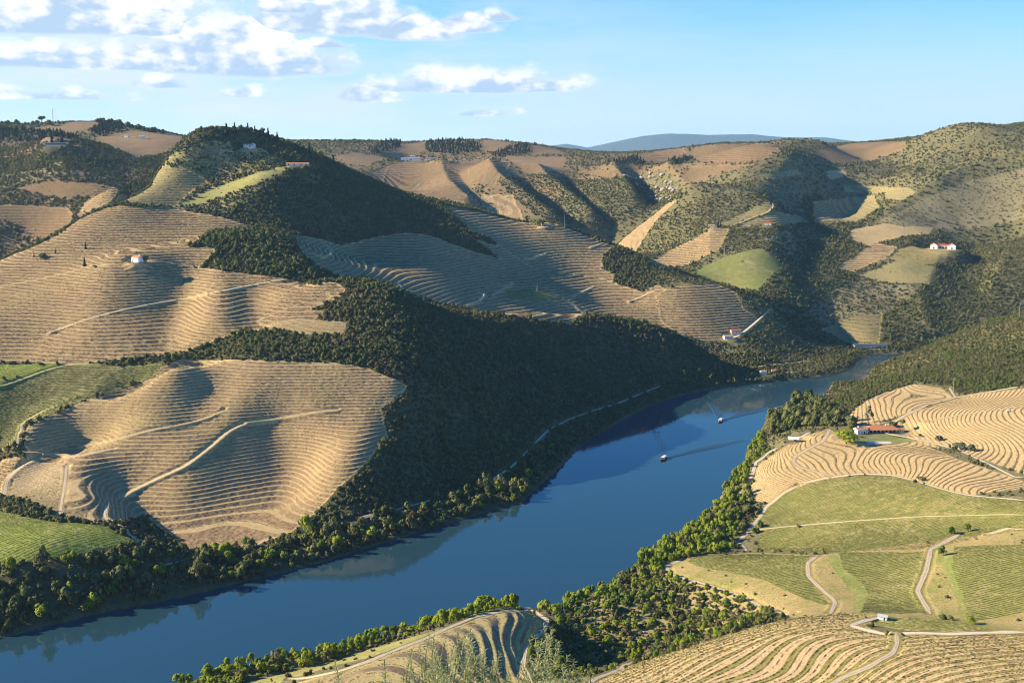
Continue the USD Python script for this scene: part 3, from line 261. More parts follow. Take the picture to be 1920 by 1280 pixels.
["field","gold",0.85,"golden terraced vineyard in front of the villa",[[230.8,991.6],[254.0,1067.2],[277.0,1087.3],[290.9,1105.9],[314.5,1130.8],[323.7,1143.2],[330.0,1141.9],[337.7,1145.1],[355.8,1160.5],[350.4,1124.1],[349.5,1103.3],[379.7,1083.1],[409.4,1087.9],[425.1,1085.2],[426.9,1047.3],[424.9,978.5],[439.7,895.8],[442.3,856.1],[444.5,851.9],[430.5,850.1],[422.4,851.4],[382.3,850.2],[378.6,851.8],[365.1,893.7],[352.6,958.3],[333.3,974.7],[329.1,977.3],[302.9,973.4],[273.2,974.7],[243.3,953.8],[229.2,967.9]]],
["field","rows",0,"green hillside vineyard with a white track above it",[[219.3,898.4],[225.9,937.4],[245.6,963.6],[273.2,974.7],[303.6,976.1],[328.5,972.3],[350.8,953.1],[362.6,889.5],[377.1,848.1],[420.4,803.8],[408.7,780.1],[406.4,780.3],[410.6,774.5],[401.4,776.2],[374.2,802.1],[328.8,836.8],[279.5,867.6],[248.4,884.5],[217.2,893.4],[214.3,896.8]]],
["field","rows",0,"green vineyard strip below the straight pale track",[[218.4,892.5],[248.9,883.6],[280.5,866.3],[328.8,836.8],[374.2,802.1],[405.1,772.7],[394.8,751.9],[357.3,763.0],[308.9,750.4],[281.4,764.0],[240.6,777.1],[229.9,782.2],[222.5,800.2],[213.6,830.8],[207.5,841.7],[200.4,848.9]]],
["bank","straw",0,"straw coloured grass banks between the vineyard plots",[[124.2,813.9],[143.6,828.7],[160.2,824.7],[164.7,825.2],[197.3,835.5],[203.9,826.0],[222.0,780.9],[231.1,769.4],[277.8,775.8],[330.0,774.5],[356.0,769.5],[394.8,751.9],[299.9,561.0],[266.2,560.1],[219.6,582.0],[191.2,592.0],[178.1,601.8],[171.9,614.8],[174.3,651.0],[169.7,678.9],[163.8,697.9],[144.5,744.2],[123.5,786.7]]],
["field","rows",0,"green vineyard plot enclosed by a curving grass bank",[[148.5,831.5],[160.6,826.5],[194.7,824.2],[218.0,778.2],[227.6,767.2],[216.9,748.7],[210.4,722.2],[210.5,680.6],[208.1,655.0],[202.6,665.8],[182.9,722.6],[146.3,794.4],[141.6,816.4]]],
["field","rows",0,"green vineyard plot between two dirt tracks",[[248.1,772.6],[279.0,759.5],[301.5,744.3],[286.3,704.8],[267.1,668.9],[259.1,628.4],[241.0,622.7],[219.2,623.7],[215.8,624.4],[241.1,683.3],[242.4,713.2],[238.7,731.6]]],
["field","rows",0,"green vineyard plot at the right edge",[[324.1,744.9],[352.2,720.2],[372.9,708.0],[324.9,610.6],[287.9,602.8],[273.2,604.2],[283.4,628.0],[301.2,693.7]]],
["grass","lush",0,"bright green grass strip along the foot of the bank by the looping track",[[238.2,766.3],[245.0,767.6],[240.3,734.5],[242.4,713.2],[241.1,683.3],[217.1,628.4],[216.0,637.2],[232.1,679.8],[232.4,736.3]]],
["grass","lush",0,"green grass strip between the wide track bank and the right edge vineyard",[[308.1,722.5],[312.8,721.3],[284.3,627.7],[280.9,629.2],[298.6,702.7]]],
["field","rowswide",0,"little lens shaped vineyard beside the white shed",[[208.6,590.9],[224.3,604.0],[239.8,610.8],[262.4,602.9],[279.6,571.6],[250.2,566.9],[226.0,574.4]]],
["field","front",1.25,"nearest terraced vineyard of curving green benches",[[41.1,527.6],[46.7,544.3],[63.9,569.1],[68.1,579.1],[89.8,579.6],[100.7,589.9],[107.5,610.9],[114.4,613.3],[118.8,602.9],[128.2,601.7],[158.4,609.0],[178.1,621.7],[191.1,621.3],[205.7,626.0],[217.4,616.7],[201.6,593.0],[212.2,568.0],[240.2,566.0],[236.5,569.0],[253.3,565.7],[278.8,567.6],[302.2,565.5],[251.9,466.9],[221.3,471.1],[200.7,476.2],[146.2,499.5],[78.4,512.5],[57.2,519.5]]],
["field","knob",2.3,"terraced vineyard knob in a loop of dirt track",[[-128.5,544.2],[-110.3,541.4],[-101.7,542.3],[-93.3,544.6],[-85.2,550.1],[-63.7,571.1],[-49.7,589.1],[-20.2,636.0],[-1.7,649.3],[1.7,653.7],[5.3,661.6],[9.8,739.2],[16.3,707.1],[19.5,698.3],[22.9,695.3],[16.2,633.6],[7.1,608.5],[5.9,579.0],[11.1,541.8],[-0.8,538.0],[-32.0,520.8],[-94.4,520.1],[-113.6,529.9]]],
["grass","grass",0,"grassy strip between the riverside bushes and the track",[[-177.1,611.1],[-158.8,630.4],[-143.8,639.8],[-118.6,652.7],[-109.2,660.0],[-82.0,669.4],[-71.1,606.8],[-67.2,600.7],[-60.5,598.4],[-51.2,601.5],[-39.0,611.1],[-35.4,605.8],[-49.9,587.4],[-80.6,560.1],[-86.9,561.6],[-95.9,560.7],[-102.3,562.7],[-104.9,560.3],[-120.8,563.6],[-123.3,561.3],[-126.7,562.7],[-129.3,560.5],[-135.9,562.8],[-138.4,560.7],[-142.4,564.3],[-163.9,598.8]]]]
WOODS=[
["nearbank",[[-210.5,622.3],[-212.8,642.5],[-169.9,672.5],[-135.4,690.1],[-112.1,706.9],[-14.0,756.2],[31.1,762.1],[55.7,780.2],[91.4,827.0],[118.5,883.1],[152.6,929.5],[210.8,1032.2],[257.0,1156.5],[268.7,1196.8],[296.1,1257.9],[304.6,1274.1],[310.3,1278.5],[275.2,1110.3],[255.4,1092.5],[196.0,880.6],[198.2,859.0],[182.9,850.3],[156.6,828.7],[125.6,824.0],[117.6,797.3],[39.0,736.7],[30.8,727.4],[22.6,735.4],[14.3,750.4],[5.6,751.7],[1.0,660.4],[-30.3,635.3],[-40.2,631.0],[-43.7,633.4],[-50.4,678.0],[-54.6,684.3],[-62.1,687.4],[-79.8,681.1],[-112.3,657.3],[-158.8,630.4],[-177.1,611.1]]],
["farbank",[[-398.2,752.6],[-349.6,764.0],[-302.3,789.0],[-289.2,798.9],[-274.5,790.8],[-248.4,835.1],[-221.3,855.5],[-186.4,890.5],[-169.9,902.8],[-129.7,920.6],[-112.0,934.1],[-98.6,949.4],[-80.5,978.6],[-23.1,1033.3],[9.2,1094.8],[29.4,1141.6],[61.8,1198.5],[45.7,1103.0],[6.7,991.9],[-17.8,975.9],[-162.3,838.6],[-201.4,807.9],[-266.2,762.1],[-309.4,739.1],[-370.1,698.6],[-373.1,697.3]]],
["gully",[[7.5,560.6],[7.8,606.8],[19.9,645.9],[26.0,699.9],[35.5,744.5],[68.3,759.8],[118.2,801.9],[128.5,770.1],[163.7,701.4],[173.0,664.4],[173.6,629.4],[149.9,613.3],[118.7,602.7],[109.9,606.6],[109.1,620.1],[104.3,631.1],[91.8,636.7],[81.5,635.6],[74.3,631.9],[70.3,625.5],[61.2,572.1],[57.5,565.2],[48.0,560.0]]],
["grove",[[308.0,1302.0],[331.2,1388.7],[368.6,1469.9],[378.2,1478.5],[408.0,1476.8],[413.7,1469.9],[392.3,1368.3],[387.8,1292.7],[403.5,1228.3],[388.8,1172.4],[376.6,1176.6],[355.3,1191.1],[337.9,1216.6],[311.5,1234.8]]],
["copse",[[-458.8,1411.3],[-440.7,1433.6],[-431.1,1470.2],[-429.7,1489.0],[-436.6,1563.7],[-403.3,1556.1],[-387.1,1522.9],[-391.5,1570.9],[-375.0,1601.1],[-353.6,1576.1],[-344.5,1570.2],[-336.7,1569.8],[-329.8,1573.9],[-311.6,1507.6],[-303.7,1489.5],[-282.6,1447.0],[-255.4,1405.5],[-255.6,1375.3],[-260.8,1365.9],[-279.3,1356.5],[-299.1,1353.9],[-364.6,1372.1],[-398.3,1394.2],[-414.1,1400.9],[-428.6,1402.8],[-448.5,1399.5]]],
["ridge",[[785.5,1548.6],[653.6,1273.8],[590.8,1281.4],[555.0,1291.4],[560.5,1338.1],[539.0,1357.8],[529.6,1372.2],[480.7,1343.0],[438.9,1298.8],[398.7,1233.0],[387.8,1292.7],[390.8,1365.9],[413.7,1469.9],[475.9,1553.1],[583.6,1685.1],[558.5,1589.8],[595.9,1605.6],[678.6,1804.4],[746.4,1885.4],[644.4,1607.7],[777.8,1916.9],[807.2,1942.5],[928.1,2017.3],[738.1,1586.3],[747.3,1570.6],[758.9,1560.5]]],
["pines",[[-294.6,3626.4],[-304.4,3870.3],[-287.6,3901.3],[-266.9,3878.2],[-249.5,3904.4],[-228.9,3880.4],[-211.0,3902.2],[-188.4,3911.3],[-162.9,3854.9],[-139.3,3829.2],[-116.2,3811.0],[-97.7,3675.5],[-195.3,3605.4],[-255.1,3622.7]]],
["pines",[[-465.3,3501.1],[-441.1,3636.6],[-441.3,3820.7],[-420.2,3859.3],[-396.9,3882.0],[-374.1,3656.3],[-416.4,3535.8],[-440.8,3442.6]]],
["pines",[[-71.0,3603.0],[-3.7,3798.4],[57.4,3892.7],[63.4,3677.8],[23.1,3614.0],[-34.9,3537.8]]],
["pines",[[-1258.7,2548.7],[-1359.1,2757.0],[-1320.5,2765.1],[-1213.6,2747.8],[-1146.3,2747.6],[-1081.0,2683.7],[-938.9,2359.0],[-939.4,2331.2],[-944.0,2314.2],[-957.4,2291.2],[-968.5,2290.7],[-985.0,2302.1],[-1024.4,2338.6],[-1140.3,2573.5],[-1202.9,2567.7]]],
["pines",[[-1075.2,2755.0],[-1103.9,2905.9],[-1082.7,2925.4],[-1074.5,2942.4],[-1060.1,2942.1],[-1015.1,2854.2],[-1020.8,2782.0],[-1030.6,2725.2]]],
["pines",[[310.1,3493.0],[420.7,3712.8],[528.1,3696.0],[506.7,3672.1],[484.4,3639.4],[437.0,3543.8],[412.9,3487.1],[361.0,3485.7],[309.3,3135.6],[292.1,3117.4]]],
["pines",[[523.1,3659.5],[542.8,3670.7],[580.7,3682.4],[617.0,3683.8],[652.2,3678.3],[552.4,3029.7],[524.3,3039.1],[509.6,3039.7],[494.2,3036.5],[446.7,3017.4]]],
["bare",[[418.4,1171.2],[468.8,1199.7],[504.1,1229.6],[476.5,1131.2],[429.9,1097.9],[419.5,1100.3],[401.8,1098.3],[354.9,1075.3],[362.8,1175.8],[379.5,1171.5]]],
["rocks",[[301.9,2980.3],[347.6,3107.1],[364.8,3114.1],[380.8,3111.1],[395.0,3093.5],[407.2,3062.6],[420.2,3039.7],[435.1,2959.3],[447.4,2870.4],[436.2,2840.8],[379.6,2509.9],[413.2,2824.4],[403.5,2854.5],[380.4,2893.3],[372.5,2931.7],[361.9,2950.5],[322.8,2944.1],[311.3,2951.7]]],
["sparse",[[819.0,2492.6],[848.9,2514.4],[890.4,2536.2],[938.3,2574.0],[968.2,2592.4],[1024.5,2617.8],[1067.5,2631.6],[1162.2,2677.2],[1206.7,2691.6],[1248.3,2698.8],[1286.8,2699.4],[1333.4,2690.5],[1245.7,2493.9],[1218.9,2516.7],[1188.0,2532.3],[1164.7,2537.5],[1126.9,2539.4],[1073.3,2534.5],[1029.9,2522.7],[999.9,2510.0],[906.6,2458.8],[861.1,2469.9]]],
["dense",[[-43.3,2917.8],[-28.8,2914.9],[-14.4,2919.6],[0.0,2995.4],[14.9,3015.7],[29.9,3026.2],[59.9,3033.0],[91.2,3013.7],[107.3,3021.7],[124.5,3054.5],[141.2,3066.7],[157.5,3070.9],[173.5,3068.7],[204.8,3054.0],[264.3,3002.0],[293.7,2980.8],[309.7,2984.3],[351.9,3067.5],[366.3,3047.2],[402.5,2947.6],[433.9,2840.4],[396.6,2508.0],[406.8,2487.6],[372.9,2488.4],[362.1,2500.8],[390.2,2792.1],[376.0,2791.9],[317.6,2776.7],[261.8,2766.2],[247.5,2759.9],[232.4,2743.1],[203.9,2727.4],[190.1,2723.7],[163.4,2732.9],[121.5,2710.7],[107.8,2707.3],[94.4,2709.2],[67.7,2723.3],[54.4,2737.3],[33.1,2778.8],[-10.6,2848.7]]],
["dense",[[429.5,1909.0],[460.6,2019.5],[472.5,2043.1],[522.2,2111.7],[572.4,2201.9],[649.2,2321.7],[680.3,2350.4],[714.6,2388.1],[757.6,2494.7],[785.1,2566.2],[846.7,2747.6],[816.8,2693.1],[747.0,2545.1],[706.5,2490.1],[683.1,2450.3],[699.1,2557.3],[703.7,2626.0],[754.7,2743.8],[776.5,2787.1],[790.1,2798.5],[942.8,2796.4],[944.6,2781.5],[888.5,2574.1],[881.9,2534.7],[853.6,2512.5],[822.5,2481.2],[769.5,2411.1],[657.6,2186.6],[690.6,2149.5],[636.6,2079.9],[595.9,2037.8],[564.7,1998.5],[523.7,1920.2],[509.0,1901.7],[470.0,1902.8],[451.3,1906.9],[441.2,1905.1]]],
["dense",[[649.9,1828.2],[705.9,2011.2],[744.2,2048.1],[793.2,2088.5],[849.6,2144.5],[883.1,2183.9],[965.4,2294.9],[974.3,2288.9],[987.9,2241.6],[992.2,2177.0],[998.1,2165.8],[1012.7,2150.5],[1067.2,2108.0],[999.1,2068.7],[883.6,1985.4],[830.8,1953.1],[807.1,1942.3],[748.7,1891.5],[681.7,1839.4]]]]
TREES=[
["lone_tree","round",9,6.5,[-474.0,1375.4],"round dark green tree on the right side of the white two storey house"],
["lone_tree","bright",9,6.0,[-371.4,1158.8],"round bright green tree at the upper left tip of the terraced spur"],
["cypress","cypress",11,2.6,[-589.1,1475.1],"dark pointed tree standing alone in the middle of the pale upper vineyard"],
["cypress","cypress",13,3.4,[-556.9,1387.2],"dark pointed tree left of the white two storey house"],
["lone_tree","round",7,7,[-640.1,1451.6],"broad dark tree at the left edge of the pale upper vineyard"],
["cypress","cypress",8,1.4,[-627.1,1464.7],"thin cypress to the right of the broad dark tree in the upper vineyard"],
["cypress","cypress",9,1.4,[-653.9,1458.3],"thin cypress to the left of the broad dark tree in the upper vineyard"],
["shrub","round",3.5,3.5,[-537.4,1371.1],"low dark bush between the pointed tree and the white house"],
["lone_tree","spring",8,6.5,[-248.5,850.2],"yellow green round tree at the foot of the terraced spur by the riverside track"],
["lone_tree","bright",7,4.5,[-270.3,807.8],"bright green ball shaped tree left of the riverside track"],
["lone_tree","bright",5,3,[-264.4,818.7],"small bright green tree beside the ball shaped tree on the left bank"],
["lone_tree","bright",9,4,[-226.0,862.3],"bright green tree at the bend of the riverside track"],
["tall_tree","airy",17,6,[407.5,1187.3],"tall airy tree behind the left end of the villa"],
["umbrella_pine","umbrella",13,5,[430.9,1146.2],"umbrella pine with a bare trunk right of the villa"],
["lone_tree","round",8,6,[426.1,1164.1],"wide dark tree close behind the villa roof"],
["lone_tree","round",9,7,[380.9,1160.6],"dark spreading tree in front of the tall airy tree at the villa"],
["lone_tree","spring",15,13,[350.8,1083.3],"huge bright green willow below the villa terrace"],
["lone_tree","olive",6,4,[444.0,1075.6],"small olive tree above the white gravel track right of the villa"],
["lone_tree","olive",8,7,[446.3,1028.2],"wide dark olive tree, left of the pair beside the gravel track"],
["lone_tree","olive",8,5.5,[450.7,1015.2],"dark olive tree, right of the pair beside the gravel track"],
["lone_tree","olive",5.5,3.2,[438.0,1023.4],"small round olive tree right at the edge of the gravel track"],
["lone_tree","olive",4,2.5,[434.1,1101.7],"little bush tree on the track just right of the villa"],
["shrub","round",4,5,[366.3,919.7],"dark bush beside the white track above the green hillside"],
["lone_tree","bright",7,4,[338.0,784.9],"left one of two round green trees in the green strip below the straight track"],
["lone_tree","bright",7,3.2,[350.7,784.2],"right one of two round green trees in the green strip below the straight track"],
["lone_tree","bright",6.5,4,[307.3,725.2],"bright green tree on the top of the wide dirt track bank"],
["shrub","spring",4.5,3,[270.8,593.0],"yellow green bush at the corner of the right edge vineyard"],
["shrub","round",3,3,[260.7,608.0],"dark bush at the foot of the grass bank, left of a pair"],
["shrub","round",3,2.6,[264.5,606.3],"dark bush at the foot of the grass bank, right of a pair"],
["lone_tree","round",3.8,1.5,[210.9,564.6],"tiny dark tree beside the pale track in front of the white shed"],
["cypress","cypress",4,0.9,[237.8,775.9],"small cypress on the edge of the field above the looping track"],
["lone_tree","round",9,7,[218.9,945.6],"dark round tree beside the dirt track climbing from the riverside"],
["lone_tree","bright",5,3,[210.2,890.8],"small green tree at the start of the straight pale track"],
["lone_tree","bright",5,3.2,[219.4,904.9],"round green bush tree just above the start of the straight pale track"],
["lone_tree","umbrella",24,14,[-1233.5,2858.8],"big spreading tree standing alone on the left skyline"],
["cypress","cypress",15,3,[438.5,2280.5],"left cypress of two beside the lone pale hut"],
["cypress","cypress",15,3,[444.5,2282.3],"right cypress of two beside the lone pale hut"],
["lone_tree","round",14,11,[52.7,2035.4],"dark tree crowding the ruined hut on the knoll"]]
SKYLINE_TREES=[[-1369.3,2924.8],[-1344.7,2893.3],[-1350.4,2924.2],[-1326.1,2918.2],[-1267.8,2879.8],[-1263.1,2895.0],[-1225.6,2883.6],[-1202.5,2893.0],[-1119.0,2934.6],[-1113.9,2940.3],[-1109.9,2948.7],[-1096.6,2932.4],[-1091.6,2942.0],[-1089.1,2954.7],[-1075.8,2938.2],[-1072.9,2950.0],[-1060.6,2939.6],[-1016.8,2879.3],[-1007.1,2879.3],[-992.9,2870.5],[-983.3,2871.2],[-968.8,2861.2],[-959.3,2861.9],[-949.9,2862.9],[-940.3,2867.7],[-931.4,2874.9],[-923.8,2886.2]]
BOATS=[[169.5,1154.4],[267.1,1329.8]]
SUMMIT_TREES=[[-504.9,1868.0],[-496.0,1887.6],[-487.5,1909.9],[-480.2,1926.3],[-470.1,1935.0],[-458.6,1938.0],[-448.0,1940.9],[-435.7,1940.2],[-420.2,1942.7],[-404.9,1936.5],[-386.0,1936.2],[-364.5,1947.3],[-348.1,1961.9],[-326.2,1974.3]]
PLACES={"white_house":[-483.1,1374.0],"villa":[405.7,1142.5],"villa_wing":[386.2,1136.8],"barn":[945.9,2342.3],"hut":[429.1,2284.7],"long_house":[-326.4,3484.9],"red_house":[-272.3,3518.3],"summit_house":[-458.3,1893.2],"long_low_house":[-371.3,1844.6],"modern_house":[-950.3,2264.8],"skyline_house":[-919.8,2697.7],"skyline_house2":[-963.9,2717.8],"farmhouse":[364.1,1743.2],"station":[387.0,1605.0],"station2":[398.8,1613.0],"shed":[222.7,603.8],"tent":[305.5,1122.6],"van":[538.8,1128.2],"pole1":[553.9,1309.8],"pole2":[608.3,1493.9],"pole3":[750.5,1562.4],"mast":[-1214.7,2881.3],"pole4":[100.6,2039.4],"pole5":[428.8,2153.3],"pole6":[41.9,1772.6],"bank_house":[-130.2,916.6],"bridge":[626.4,1836.0],"ruin":[60.6,2028.9],"hollow_house":[549.1,2297.3],"pond":[385.9,1088.2]}
TRACKS=[
[3.6,"pale dirt track climbing across the hillside below the white house",[[-540.4,1236.3],[-516.4,1250.2],[-501.9,1253.3],[-488.9,1260.1],[-468.5,1277.9],[-432.7,1317.4],[-419.0,1326.4],[-407.6,1326.2],[-401.0,1323.2],[-371.6,1299.1],[-359.4,1296.0],[-349.7,1302.6],[-340.8,1312.8],[-331.3,1321.2],[-299.0,1337.7],[-289.5,1350.3]]],
[3.6,"diagonal dirt track across the terraced spur",[[-355.3,935.9],[-351.5,947.4],[-345.8,954.1],[-336.3,960.2],[-307.4,973.8],[-290.0,1002.5],[-279.6,1025.7],[-265.6,1040.3]]],
[1.4,"faint track along the top of the shaded terraces",[[-265.6,1040.3],[-250.0,1048.2],[-233.3,1053.0],[-196.4,1055.1],[-177.4,1058.2]]],
[2.9,"pale track edging the small green row vineyard",[[-551.0,1123.5],[-521.2,1150.6],[-512.6,1156.6],[-499.2,1162.1],[-494.6,1163.7],[-454.5,1159.4]]],
[3.6,"curved track round the tip of the terraced spur",[[-474.4,991.4],[-487.3,1026.1],[-511.8,1082.0],[-503.9,1090.7],[-491.2,1094.8],[-472.2,1093.6]]],
[2.9,"track leaving the spur tip to the right",[[-474.2,990.9],[-469.4,989.6],[-461.5,990.5],[-440.7,999.9],[-431.8,999.2],[-414.5,978.4],[-410.2,978.0],[-383.0,993.7]]],
[4.3,"wide track along the square brown plot",[[-463.4,935.2],[-472.6,960.8],[-471.2,969.5],[-465.5,977.9],[-459.6,982.4],[-454.5,988.5]]],
[2.9,"narrow track on the right side of the square plot",[[-375.5,849.1],[-415.6,962.0]]],
[1.4,"faint track winding through the terraced spur",[[-426.8,1021.8],[-418.0,1022.5],[-407.9,1020.2],[-389.9,1008.9],[-381.4,1008.2],[-369.5,1009.4],[-346.3,1016.5],[-334.3,1021.9],[-311.4,1036.4],[-299.5,1041.9],[-291.2,1052.1]]],
[2.9,"grassy track bending round the green field",[[-354.0,894.5],[-343.0,860.4],[-320.2,839.1],[-308.4,821.6],[-299.7,811.9],[-291.0,812.0],[-291.4,804.3],[-293.1,800.7]]],
[3.6,"riverside track at the foot of the terraced spur",[[-274.9,791.8],[-263.5,808.5],[-252.9,834.6],[-250.0,838.8],[-222.1,859.0],[-208.6,881.3]]],
[4.3,"railway line on the shaded riverbank",[[-107.8,940.6],[-96.2,957.3],[-78.0,987.9],[-58.3,1008.1],[-23.2,1038.7],[0.0,1079.5],[10.7,1104.7],[27.4,1154.1],[43.8,1217.3],[55.0,1244.4],[72.3,1280.4],[100.0,1326.1],[142.5,1390.8],[165.4,1431.5],[180.9,1456.0],[197.3,1476.7],[213.6,1493.6]]],
[4.3,"railway line above the quay at the bend",[[364.0,1642.9],[372.7,1648.2],[396.8,1654.9],[422.1,1665.3],[449.6,1682.8],[472.5,1703.8],[483.1,1711.1]]],
[3.6,"pale quay road by the river bend",[[372.2,1586.5],[408.1,1607.5],[415.4,1610.3],[438.4,1623.1]]],
[4.3,"white road slanting down the round terraced knob",[[357.5,1736.6],[372.3,1748.9],[431.1,1815.8],[441.9,1829.4],[454.6,1850.5]]],
[2.9,"pale track corner beside the oak copse",[[-295.6,1681.6],[-288.8,1675.3],[-281.1,1663.5],[-268.8,1571.1],[-268.2,1525.8],[-271.2,1502.7],[-285.2,1500.9],[-293.0,1503.0]]],
[2.9,"hairpin track in the valley terraces",[[-169.9,1572.6],[-162.3,1552.0],[-145.0,1557.4]]],
[2.9,"hairpin track beside the small meadow",[[-72.1,1589.4],[-49.8,1648.6],[-43.9,1676.9],[-55.0,1682.3]]],
[2.9,"track climbing out of the small meadow",[[-32.4,1691.4],[-11.2,1755.2],[1.8,1782.7]]],
[3.6,"zigzag track above the wooded crest",[[87.8,1777.8],[102.8,1772.4],[111.2,1762.3],[124.5,1757.4],[118.4,1583.4]]],
[2.9,"short pale track below the ruined hut",[[23.7,1897.5],[58.2,1939.3]]],
[2.9,"short track under the knoll",[[99.4,1794.9],[119.5,1826.4],[140.7,1865.3]]],
[2.9,"short track on the saddle left of the round knob",[[201.5,1817.2],[225.7,1829.9],[248.8,1845.4]]],
[2.9,"pale track on the edge of the knoll",[[147.0,1987.9],[160.1,2003.9],[175.9,2036.9]]],
[3.6,"white gravel track descending from the villa to the right",[[409.5,1136.5],[421.8,1114.3],[435.3,1075.7],[442.2,1045.7],[444.6,1029.4],[441.3,974.3],[440.4,900.6],[450.5,900.8]]],
[3.6,"white gravel track along the top of the green hillside",[[271.6,978.0],[299.7,979.8],[330.4,976.7],[341.0,969.6],[353.7,957.3],[360.9,927.9],[366.5,887.5],[370.9,870.6],[378.0,852.3],[409.7,816.0]]],
[3.2,"straight pale track through the green hillside",[[205.2,891.5],[217.2,897.2],[239.8,892.3],[260.2,883.4],[330.0,839.9],[353.6,820.2],[379.7,801.8],[395.7,786.3]]],
[3.6,"S-bend pale track beside the golden terraces",[[354.1,1154.8],[343.4,1127.0],[329.3,1095.9],[288.5,1053.7],[283.3,1039.8],[284.8,1018.9],[305.3,981.7]]],
[4.3,"white riverside road below the villa",[[333.9,1158.6],[319.3,1139.7],[275.2,1110.3],[268.0,1098.0],[256.0,1083.1],[241.3,1034.6],[227.3,999.1]]],
[3.6,"pale dirt track curving along the grass bank",[[139.5,829.8],[134.1,822.9],[123.8,814.2],[123.4,788.6],[130.5,772.2],[144.9,746.1],[161.9,710.4],[173.5,671.5],[176.8,652.1],[181.9,651.4]]],
[3.6,"looping dirt track in the grass bank",[[230.0,765.7],[218.6,750.6],[211.4,723.0],[214.6,674.0],[212.5,662.5],[199.8,631.4]]],
[4.3,"wide dirt track between two green plots",[[343.8,782.4],[308.3,748.7],[287.7,703.5],[268.2,668.1],[260.3,625.6]]],
[4.3,"dirt track climbing from the riverside",[[195.4,877.9],[205.2,891.5],[236.5,951.9],[257.0,969.7],[272.4,977.6]]],
[2.9,"short track end among riverside bushes",[[195.7,847.9],[196.0,869.7],[192.4,874.2]]],
[4.3,"pale track round the white shed",[[291.0,567.0],[278.5,567.5],[247.1,565.2],[229.6,567.9],[212.1,567.9],[203.6,576.1],[197.2,585.4],[209.4,597.8],[221.6,605.3]]],
[3.6,"dirt track descending through the nearest vineyard",[[217.0,566.5],[211.0,548.4],[203.4,533.3],[185.2,516.9],[167.6,506.2],[157.4,496.9]]],
[3.6,"dirt track looping round the terraced knob",[[-124.5,552.9],[-110.9,547.2],[-98.4,546.1],[-91.2,547.7],[-79.7,555.3],[-50.2,589.5],[-36.0,615.6],[-23.6,635.1],[-9.3,646.8],[0.0,656.8],[3.2,665.1],[6.4,668.6],[10.6,739.0],[13.6,737.6],[19.2,724.8],[24.6,701.1],[21.7,658.4],[18.7,640.9],[8.4,609.3],[6.2,579.3],[11.2,550.3]]],
[4.3,"pale track at the foot of the nearest vineyard",[[39.9,531.0],[44.6,547.9],[54.9,562.6],[61.1,574.7],[69.3,624.6],[76.3,634.1]]],
[4.3,"pale track bend at the right edge",[[355.4,763.0],[373.7,768.8],[377.1,761.2],[383.6,760.7]]],
[2.9,"pale track between the golden vineyards",[[458.1,1151.9],[472.7,1150.6],[478.3,1151.9],[482.9,1150.9],[488.6,1152.5],[508.6,1152.7],[512.4,1150.1],[523.6,1152.8],[542.6,1150.0],[549.0,1153.0],[553.3,1150.8],[559.2,1152.2],[563.5,1150.2],[569.4,1151.6]]],
[5.0,"pale earth track along the upper edge of the golden vineyard",[[416.7,1157.7],[454.8,1197.8],[476.1,1217.9],[501.6,1247.2],[528.2,1270.6],[544.9,1282.7],[556.8,1284.7],[588.6,1281.6],[632.8,1283.9]]],
[3.6,"bare track up to the power pole",[[559.7,1335.9],[546.3,1281.5]]],
[2.9,"track curling above the lone hut",[[466.5,2284.6],[523.5,2339.0],[563.5,2362.1],[580.6,2386.5],[584.3,2418.1]]],
[2.9,"pale track across the bright green meadow",[[462.0,2120.6],[484.4,2100.6],[503.9,2093.0],[513.9,2090.5]]]]

# ---------------------------------------------------------------- relief of the valley
CTRL = np.array(CTRL)
GX0, GX1, GY0, GY1, GS = -2600.0, 2600.0, -200.0, 4800.0, 5.0


def build_relief():
    rbf = RBFInterpolator(CTRL[:, :2] / 1000, CTRL[:, 2], kernel='thin_plate_spline', smoothing=2e-4)
    cs = 30.0
    gx, gy = np.arange(GX0, GX1 + cs, cs), np.arange(GY0, GY1 + cs, cs)
    q = np.stack(np.meshgrid(gx, gy), -1).reshape(-1, 2)
    g = rbf(q / 1000).reshape(len(gy), len(gx))
    xx, yy = np.meshgrid(np.arange(GX0, GX1 + 1, GS), np.arange(GY0, GY1 + 1, GS))
    g = map_coordinates(g, [(yy - GY0) / cs, (xx - GX0) / cs], order=3, mode='nearest')
    ring = shapely.Polygon(RIVER)
    near = (yy > 300) & (yy < 2200) & (g < 90)
    d = np.full(g.shape, 99.0)
    d[near] = np.minimum(shapely.distance(shapely.points(xx[near], yy[near]), ring.exterior), 99)
    d = np.where(shapely.contains_xy(ring, xx, yy), -d, d)
    bank = np.minimum(.35 * d + .2, 6 + .02 * d)
    bed = np.maximum(np.minimum(np.minimum(g, 2), .3 * d), -9)
    g = np.where(d > 0, np.maximum(g, bank), bed)
    add = np.zeros_like(g)
    for amp, wd, pl in RIBS:
        pl = np.array(pl)
        (ax, ay), (bx, by) = pl.min(0) - 3.5 * wd, pl.max(0) + 3.5 * wd
        m = (xx > ax) & (xx < bx) & (yy > ay) & (yy < by)
        D = shapely.distance(shapely.points(xx[m], yy[m]), shapely.LineString(pl))
        add[m] += amp * np.exp(-(D / wd) ** (2 if pl[:, 1].mean() < 1900 else 1.15))   # far spurs are sharper
    g = g + np.where(g > 8, add, 0)
    return np.where(d > 0, np.maximum(g, bank), g), d


RELIEF, SHORE = build_relief()


def on_grid(arr, x, y, order=1):
    return map_coordinates(arr, [(np.asarray(y) - GY0) / GS, (np.asarray(x) - GX0) / GS], order=order, mode='nearest')


def noise2(x, y, wl, seed, octaves=3):
    return meshkit.fbm(np.stack([x / wl, y / wl, np.full_like(x, seed * 7.31)], -1), octaves, seed) - 0.5


